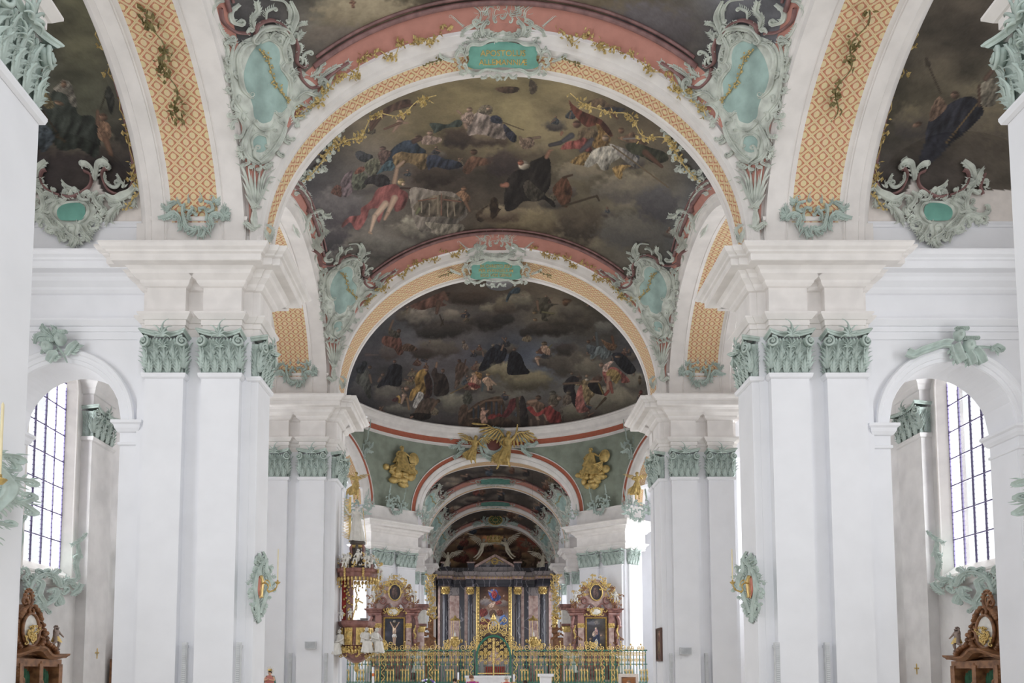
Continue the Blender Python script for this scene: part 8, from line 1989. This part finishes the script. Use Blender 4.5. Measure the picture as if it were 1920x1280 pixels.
m = MB(); m.tube([(gc+.34*math.cos(a), 0, zc+.42*math.sin(a)) for a in np.linspace(0, 2*PI, 24, endpoint=False)], .05, 7, True); m.tube([(gc, 0, zc-.42), (gc, 0, zc+.42)], .025, 6); m.tube([(gc-.34, 0, zc), (gc+.34, 0, zc)], .025, 6); m.tube([(gc+.2*math.cos(a), 0, zc+.25*math.sin(a)) for a in np.linspace(0, 2*PI, 18, endpoint=False)], .025, 6, True); Bt(m, 'gilt_medallion', GOLD, True)
m = MB(); m.lathe([(.16, 0), (.2, .1), (.1, .2), (.12, .24), (.05, .36), (0, .46)], gc, 0, 10); m.v[-1][:, 2] += zc+.44; Bt(m, 'gilt_mitre', GOLD, True)
m = MB(); m.tube([(gc-.6, .02, zc-.5), (gc+.5, .02, zc+.35)], .03, 6); m.tube([(gc+.6, .02, zc-.5), (gc-.6, .02, zc+.45)], .03, 6)
C_ = add_curl(crom([(gc-.5, zc+.4), (gc-.66, zc+.62), (gc-.8, zc+.5)], 8), .12); m.tube([(a, .02, b) for a, b in C_], .03, 6); C_ = add_curl(crom([(gc+.5, zc+.35), (gc+.66, zc+.6), (gc+.8, zc+.45)], 8), -.12); m.tube([(a, .02, b) for a, b in C_], .03, 6); Bt(m, 'gilt_crosier', GOLD, True)
for s in (-1, 1):
    for (x, z, k_) in ((.5, -.35, 2), (.75, -.55, 2), (.95, -.85, 2), (.62, -.05, 1.5), (1.15, -1.15, 1.8), (1.3, -1.4, 1.6)):
        m = MB(); iron_scroll(m, gc+s*x, zc+z, s, k_, .03); iron_scroll(m, gc+s*x, zc+z+.05, -s, k_*.7, .025); m.blob((gc+s*x, -.05, zc+z+.1), .05, 6, 4); Bt(m, 'gilt_scrollwork', GOLD, True)

# ---------------------------------------------------------------- hanging lamps, choir furniture
for px, nm in ((853, 'left'), (1000, 'right')):
    p = fat(px, 1200, 60); t = thing('sanctuary_lamp', 'gilt hanging %s sanctuary lamp with canopy and chains' % nm, 'lamp', tuple(p))
    k = .0405
    m = MB(); m.lathe([(0, -.6), (.12, -.5), (.35, -.3), (.42, -.12), (.25, .0), (.3, .06), (.28, .2), (.22, .28), (0, .28)], n=16); Bt(m, 'bowl', GOLD, True)
    m = MB(); [m.blob((.5*math.cos(a), .5*math.sin(a), -.05), (.1, .1, .16), 6, 5) for a in np.arange(6)*PI/3]; Bt(m, 'bracket', GOLD, True)
    m = MB(); m.lathe([(.08, .28), (.08, .5), (.03, .62), (0, .64)], n=8); Bt(m, 'glass_light', STAT, True)
    m = MB(); m.lathe([(.42, 1.5), (.3, 1.62), (.12, 1.7), (.05, 1.85), (0, 1.9)], n=14); Bt(m, 'canopy', GOLD, True)
    for a in np.arange(3)*2*PI/3+.3: m = MB(); m.tube([(.4*math.cos(a), .4*math.sin(a), 0), (.36*math.cos(a), .36*math.sin(a), 1.5)], .014, 5); Bt(m, 'chain', GOLD)
    m = MB(); m.tube([(0, 0, 1.9), (0, 0, 15)], .004, 4); Bt(m, 'cord', mat('dark_cord', (70, 62, 56), .7))
# carved and gilt organ fronts / choir stalls seen edge-on between the choir piers
for s, px, nm in ((-1, 803, 'left'), (1, 1047, 'right')):
    p = fat(px, 1150, 62); t = thing('choir_stall', 'carved and gilt choir stall crest on the %s of the choir' % nm, 'choir stall', (p[0], 62, 0)); R = random.Random(8)
    m = MB(); m.box(-.5, .5, -.8, 2, 0, 4.4); Bt(m, 'stall_back', WOOD)
    m = MB(); rows = []
    for q in np.linspace(-1, 1, 17): rows.append([(q*.62, -.95, 4.4+.2*math.cos(q*PI)), (q*.7, -1.0, 4.55+.2*math.cos(q*PI)), (q*.66, -.7, 4.6+.2*math.cos(q*PI))])
    m.grid(rows); Bt(m, 'cornice', WOOD)
    for k in range(7):
        m = MB(); x = R.uniform(-.5, .5); z = 4.5+R.uniform(0, 1.2); m.tube(crom([(x, -.9, z), (x+R.uniform(-.3, .3), -.95, z+.3), (x+R.uniform(-.4, .4), -.9, z+.5)], 8), .08, 6); m.blob((x, -.95, z), .16, 7, 5); Bt(m, 'carving', WOOD if k % 3 else GOLD, True)
    m = MB(); m.box(-.25*s-.16, -.25*s+.16, -.3, .2, 0, 8.6); Bt(m, 'organ_case', WOOD)
    for k in range(9): m = MB(); m.lathe([(.035, 6.2), (.035, 8.6)], -.25*s-.18+k*.045, -.6, 6); Bt(m, 'organ_pipe', SPK, True)
    for k in range(9): m = MB(); carve(m, -.25*s, -.75, 6.0+k*.4, .38, 7, k, .6, .6); Bt(m, 'gilt_carving', GOLD, True)
for s, px, nm in ((-1, 788, 'left'), (1, 1064, 'right')):
    p = fat(px, 1200, 57.5); t = thing('marble_column', 'small pinkish marble column with red cap on the %s beside the choir arch' % nm, 'column', (p[0], 57.5, 0))
    m = MB(); m.lathe([(.42, 0), (.42, .3), (.32, .4), (.3, 3.6), (.28, 4.6)], n=14); Bt(m, 'shaft', PALEM, True)
    m = MB(); m.lathe([(.28, 4.6), (.36, 4.75), (.34, 4.85), (.45, 5.05), (0, 5.05)], n=14); Bt(m, 'gilt_capital', GOLD, True)
    m = MB(); m.box(-.4, .4, -.4, .4, 5.05, 6.2); Bt(m, 'block', STAT); m = MB(); m.box(-.5, .5, -.5, .5, 6.2, 6.4); m.box(-.6, .6, -.6, .6, 6.4, 6.6); m.box(-.45, .45, -.45, .45, 5.05, 5.2); Bt(m, 'red_cornice', REDM)
# gilt musician angels and rocaille under the diagonal arches
for s, px, py, nm in ((-1, 667, 915, 'left'), (1, 1195, 915, 'right')):
    p = fat(px, py+22, 50.5)
    angel(p, 1.9, 'golden music-making angel seen through the %s diagonal arch' % nm, dict(el=(-.18,-.08,.68), wl=(-.08,-.18,.66), hl=(-.04,-.2,.66), er=(.18,-.08,.7), wr=(.1,-.18,.74), hr=(.07,-.2,.76), kl=(-.06,-.12,.36), kr=(.08,-.1,.34)), 0, .3, .3)
    d = dup(FOOT, 'turquoise rocaille below the golden angel in the %s diagonal arch' % nm); d.location = (p[0], 50.8, p[2]-.6); d.rotation_euler = (0, 0, 0); d.scale = (s*1.1, 1.1, 1.1)
# rocaille with brown shell at the springing of the ring behind the nave cornices
for s, px, nm in ((-1, 672, 'left'), (1, 1192, 'right')):
    d = dup(FOOT, 'rocaille corner ornament beside the %s nave cornice under the dome ring' % nm); p = fat(px, 838, 52.6); d.location = tuple(p); d.rotation_euler = (0, 0, 0); d.scale = (s*1.15, 1.15, 1.5)

FAR_B = [o for o in C.objects][FAR0:]
# ---------------------------------------------------------------- things standing at the lower edge of the view
WHT = mat('white_altar_stone', (226, 226, 230), .6, noise=.03)
p = fat(930, 1266, 40); t = thing('people_altar', 'plain white free-standing altar block at the bottom of the view', 'altar', (p[0], 40.5, 0)); 
m = MB(); m.box(-1.1, 1.1, -.45, .45, 0, 1.45); Bt(m, 'block', WHT); m = MB(); m.box(-1.16, 1.16, -.5, .5, 1.45, 1.56); Bt(m, 'table_top', WHT)
p = fat(1039, 1262, 38); t = thing('ambo', 'plain white stone ambo right of the white altar', 'lectern', (p[0], 38, 0)); m = MB(); m.box(-.26, .26, -.2, .2, 0, 1.52); Bt(m, 'shaft', WHT); m = MB(); m.box(-.36, .36, -.28, .28, 1.52, 1.66); Bt(m, 'top', WHT)
for px, z0, nm in ((874, 1.3, 'left'), (978, 1.2, 'right')):
    p = fat(px, 1268, 41); t = thing('altar_candle', 'white altar candle on a stand %s of the white altar' % nm, 'candle', (p[0], 41, 0)); m = MB(); m.lathe([(.2, 0), (.2, .05), (.03, .1), (.03, z0), (.1, z0+.02), (.1, z0+.05)], n=10); Bt(m, 'stand', GOLD, True); m = MB(); m.lathe([(.045, z0+.05), (.045, z0+.42), (0, z0+.43)], n=10); Bt(m, 'candle', WHT, True)
p = at(1022/4.266+460, 1262, 35); t = thing('paschal_candle', 'white candle with orange band under the pulpit', 'candle', (p[0], 35, 0)); m = MB(); m.lathe([(.2, 0), (.2, .05), (.03, .1), (.03, 1.1), (.1, 1.15)], n=10); Bt(m, 'stand', GOLD, True); m = MB(); m.lathe([(.05, 1.15), (.05, 1.95), (0, 1.96)], n=10); Bt(m, 'candle', WHT, True); m = MB(); m.lathe([(.053, 1.55), (.053, 1.68)], n=10); Bt(m, 'orange_band', mat('orange_wax', (214, 110, 50), .5), t)
p = fat(818, 1272, 36); t = thing('flower_arrangement', 'bouquet of green, white and violet flowers left of the white altar', 'flowers', (p[0], 36, .0)); R = random.Random(6)
m = MB(); m.lathe([(.0, 0), (.2, 0), (.12, .2), (.2, .6), (.26, .95), (0, .95)], n=14); Bt(m, 'vase', WHT, True)
m = MB()
for k in range(120):
    a = R.uniform(0, 6.28); e = R.uniform(.1, 1.5); L = R.uniform(.3, .55); d = np.array([math.cos(a)*math.cos(e), math.sin(a)*math.cos(e), math.sin(e)]); b = np.array([0, 0, .95]); s_ = np.cross(d, [0, 0, 1.01]); s_ /= np.linalg.norm(s_)+1e-6
    m.add([b+d*L*.3, b+d*L*.8+s_*.04, b+d*L*1.1, b+d*L*.8-s_*.04], [(0,1,2,3)])
Bt(m, 'foliage', mat('leaf_green', (96, 130, 84), .7))
for k in range(34):
    a = R.uniform(0, 6.28); e = R.uniform(0, 1.4); q = np.array([math.cos(a)*math.cos(e)*.42, math.sin(a)*math.cos(e)*.42, .98+math.sin(e)*.42]); m = MB(); m.blob(q, .055, 6, 5); Bt(m, 'flower', mat(('violet', 'white', 'violet')[k % 3]+'_petal', ((120, 90, 180), (230, 232, 236), (120, 90, 180))[k % 3], .7))
p = fat(1196, 1268, 34); t = thing('icon_stand', 'framed icon on a stand at the bottom right of the grille', 'painting', (p[0], 34, 0))
m = MB(); m.box(-.42, .42, -.02, .04, .55, 1.66); Bt(m, 'mount', mat('cream_mount', (226, 214, 204), .7)); m = MB(); m.box(-.3, .3, -.05, -.02, .65, 1.52); Bt(m, 'frame', WOOD); m = MB()
for x in (-.3, .3): m.tube([(x, .05, 1.2), (x*1.3, -.25 if x < 0 else .3, 0)], .02, 6)
Bt(m, 'easel_leg', WOOD); g = np.stack(np.meshgrid(np.linspace(-.25, .25, 30), np.linspace(.7, 1.47, 40), indexing='ij'), -1); P = np.stack([g[..., 0], np.full(g.shape[:2], -.056), g[..., 1]], -1)
colour_grid('canvas', P, paint((g[..., 0]*100+50).ravel(), (150-g[..., 1]*100).ravel(), (20, 80, 0, 80), [[(110,70,40)]*2, [(80,50,34)]*2], [((0,0,1), [('p',[(36,40),(50,24),(64,40),(66,80),(34,80)],(150,70,46)), ('e',50,22,9,11,0,(190,140,100))])], 2), t)
# people: seated visitors whose heads just reach into the picture
def person(px, Y, h, label, jacket, hair, lean=0, rz=PI):
    p = at(px, 1270, Y); t = thing('person', label, 'person', (p[0], Y, 0)); t.rotation_euler = (0, 0, rz)
    figure(t, h/.985, dict(el=(-.16,-.02,.66), wl=(-.1,-.12,.58), hl=(-.07,-.15,.57), er=(.16,-.02,.66), wr=(.1,-.12,.58), hr=(.07,-.15,.57), head=(lean,-.02,.87)), SKINM, hair=hair)
    m = MB(); robe_mesh(m, (0, 0, .81*h), (0, 0, .47*h), .055*h, .115*h, 5, 2); m.blob((0, 0, .74*h), (.13*h, .08*h, .09*h), 14, 8)
    for s_ in (-1, 1): m.tube([(s_*.1*h, 0, .79*h), (s_*.165*h, -.02*h, .66*h), (s_*.11*h, -.115*h, .59*h)], [.05*h, .042*h, .03*h], 9)
    m.build('jacket', jacket, t, True)
    m = MB()
    for s_ in (-1, 1): m.tube([(s_*.045*h, 0, .52*h), (s_*.06*h, -.01*h, .28*h), (s_*.06*h, .01*h, .05*h)], [.075*h, .052*h, .036*h], 9); m.blob((s_*.06*h, -.04*h, .025*h), (.03*h, .08*h, .03*h), 8, 5)
    m.build('trousers', mat('dark_trousers', (60, 62, 76), .8), t, True)
BLK = mat('dark_hair', (60, 48, 42), .8)
person(886, 33, 1.66, 'person in a magenta jacket with brown hair, standing near the white altar', mat('magenta_jacket', (176, 60, 140), .7), mat('brown_hair', (130, 92, 70), .8), .02)
person(950, 33.5, 1.6, 'white-haired person in a red top, standing before the white altar', mat('red_top', (196, 60, 70), .7), HAIRW)
person(853, 32, 1.52, 'dark-haired person left of the magenta jacket, only the head in view', mat('black_coat', (50, 50, 56), .8), BLK); person(985, 32.2, 1.44, 'dark-haired person right of the white-haired visitor, only the head in view', mat('black_coat', (50, 50, 56), .8), BLK)
# crowned Madonna figure beside the second left pier
p = at(506, 1268, 24.5); t = thing('madonna_statue', 'small painted Madonna bust with golden crown beside the second left pier', 'statue', (p[0], 24.5, 0))
m = MB(); m.box(-.3, .3, -.25, .25, 0, .82); Bt(m, 'pedestal', WHT)
e = bpy.data.objects.new('figure', None); C.objects.link(e); e.parent = t; e.location = (0, 0, .82)
figure(e, .98, dict(el=(-.16,-.06,.66), wl=(-.05,-.16,.68), hl=(-.02,-.18,.7), er=(.16,-.06,.66), wr=(.05,-.16,.68), hr=(.02,-.18,.7)), SKINM, hair=BLK)
m = MB(); robe_mesh(m, (0, 0, .8), (0, 0, .02), .09, .26, 9, 4); m.build('robe', mat('rose_robe', (190, 120, 110), .6), e, True)
m = MB(); robe_mesh(m, (0, .03, .79), (0, .03, .3), .13, .24, 7, 5); v = m.v[0]; v[:, 1] = np.maximum(v[:, 1], -.04); m.build('mantle', mat('green_gold_mantle', (70, 110, 96), .5), e, True)
m = MB()
for k in range(14): a = k*PI/7; m.add([(.06*math.cos(a), 0, .95+.06*math.sin(a)), (.15*math.cos(a+.08), 0, .95+.15*math.sin(a+.08)), (.06*math.cos(a+.2), .01, .95+.06*math.sin(a+.2))], [(0,1,2)])
m.lathe([(.05, .93), (.065, .97), (.05, 1.0)], n=12); m.build('halo', GOLD, e)

for o in FAR_A+FAR_B+[o for o in FOOTS]:
    if o.parent is None and not (o.name in RELIEFS and o not in FOOTS): o.location.x += DX
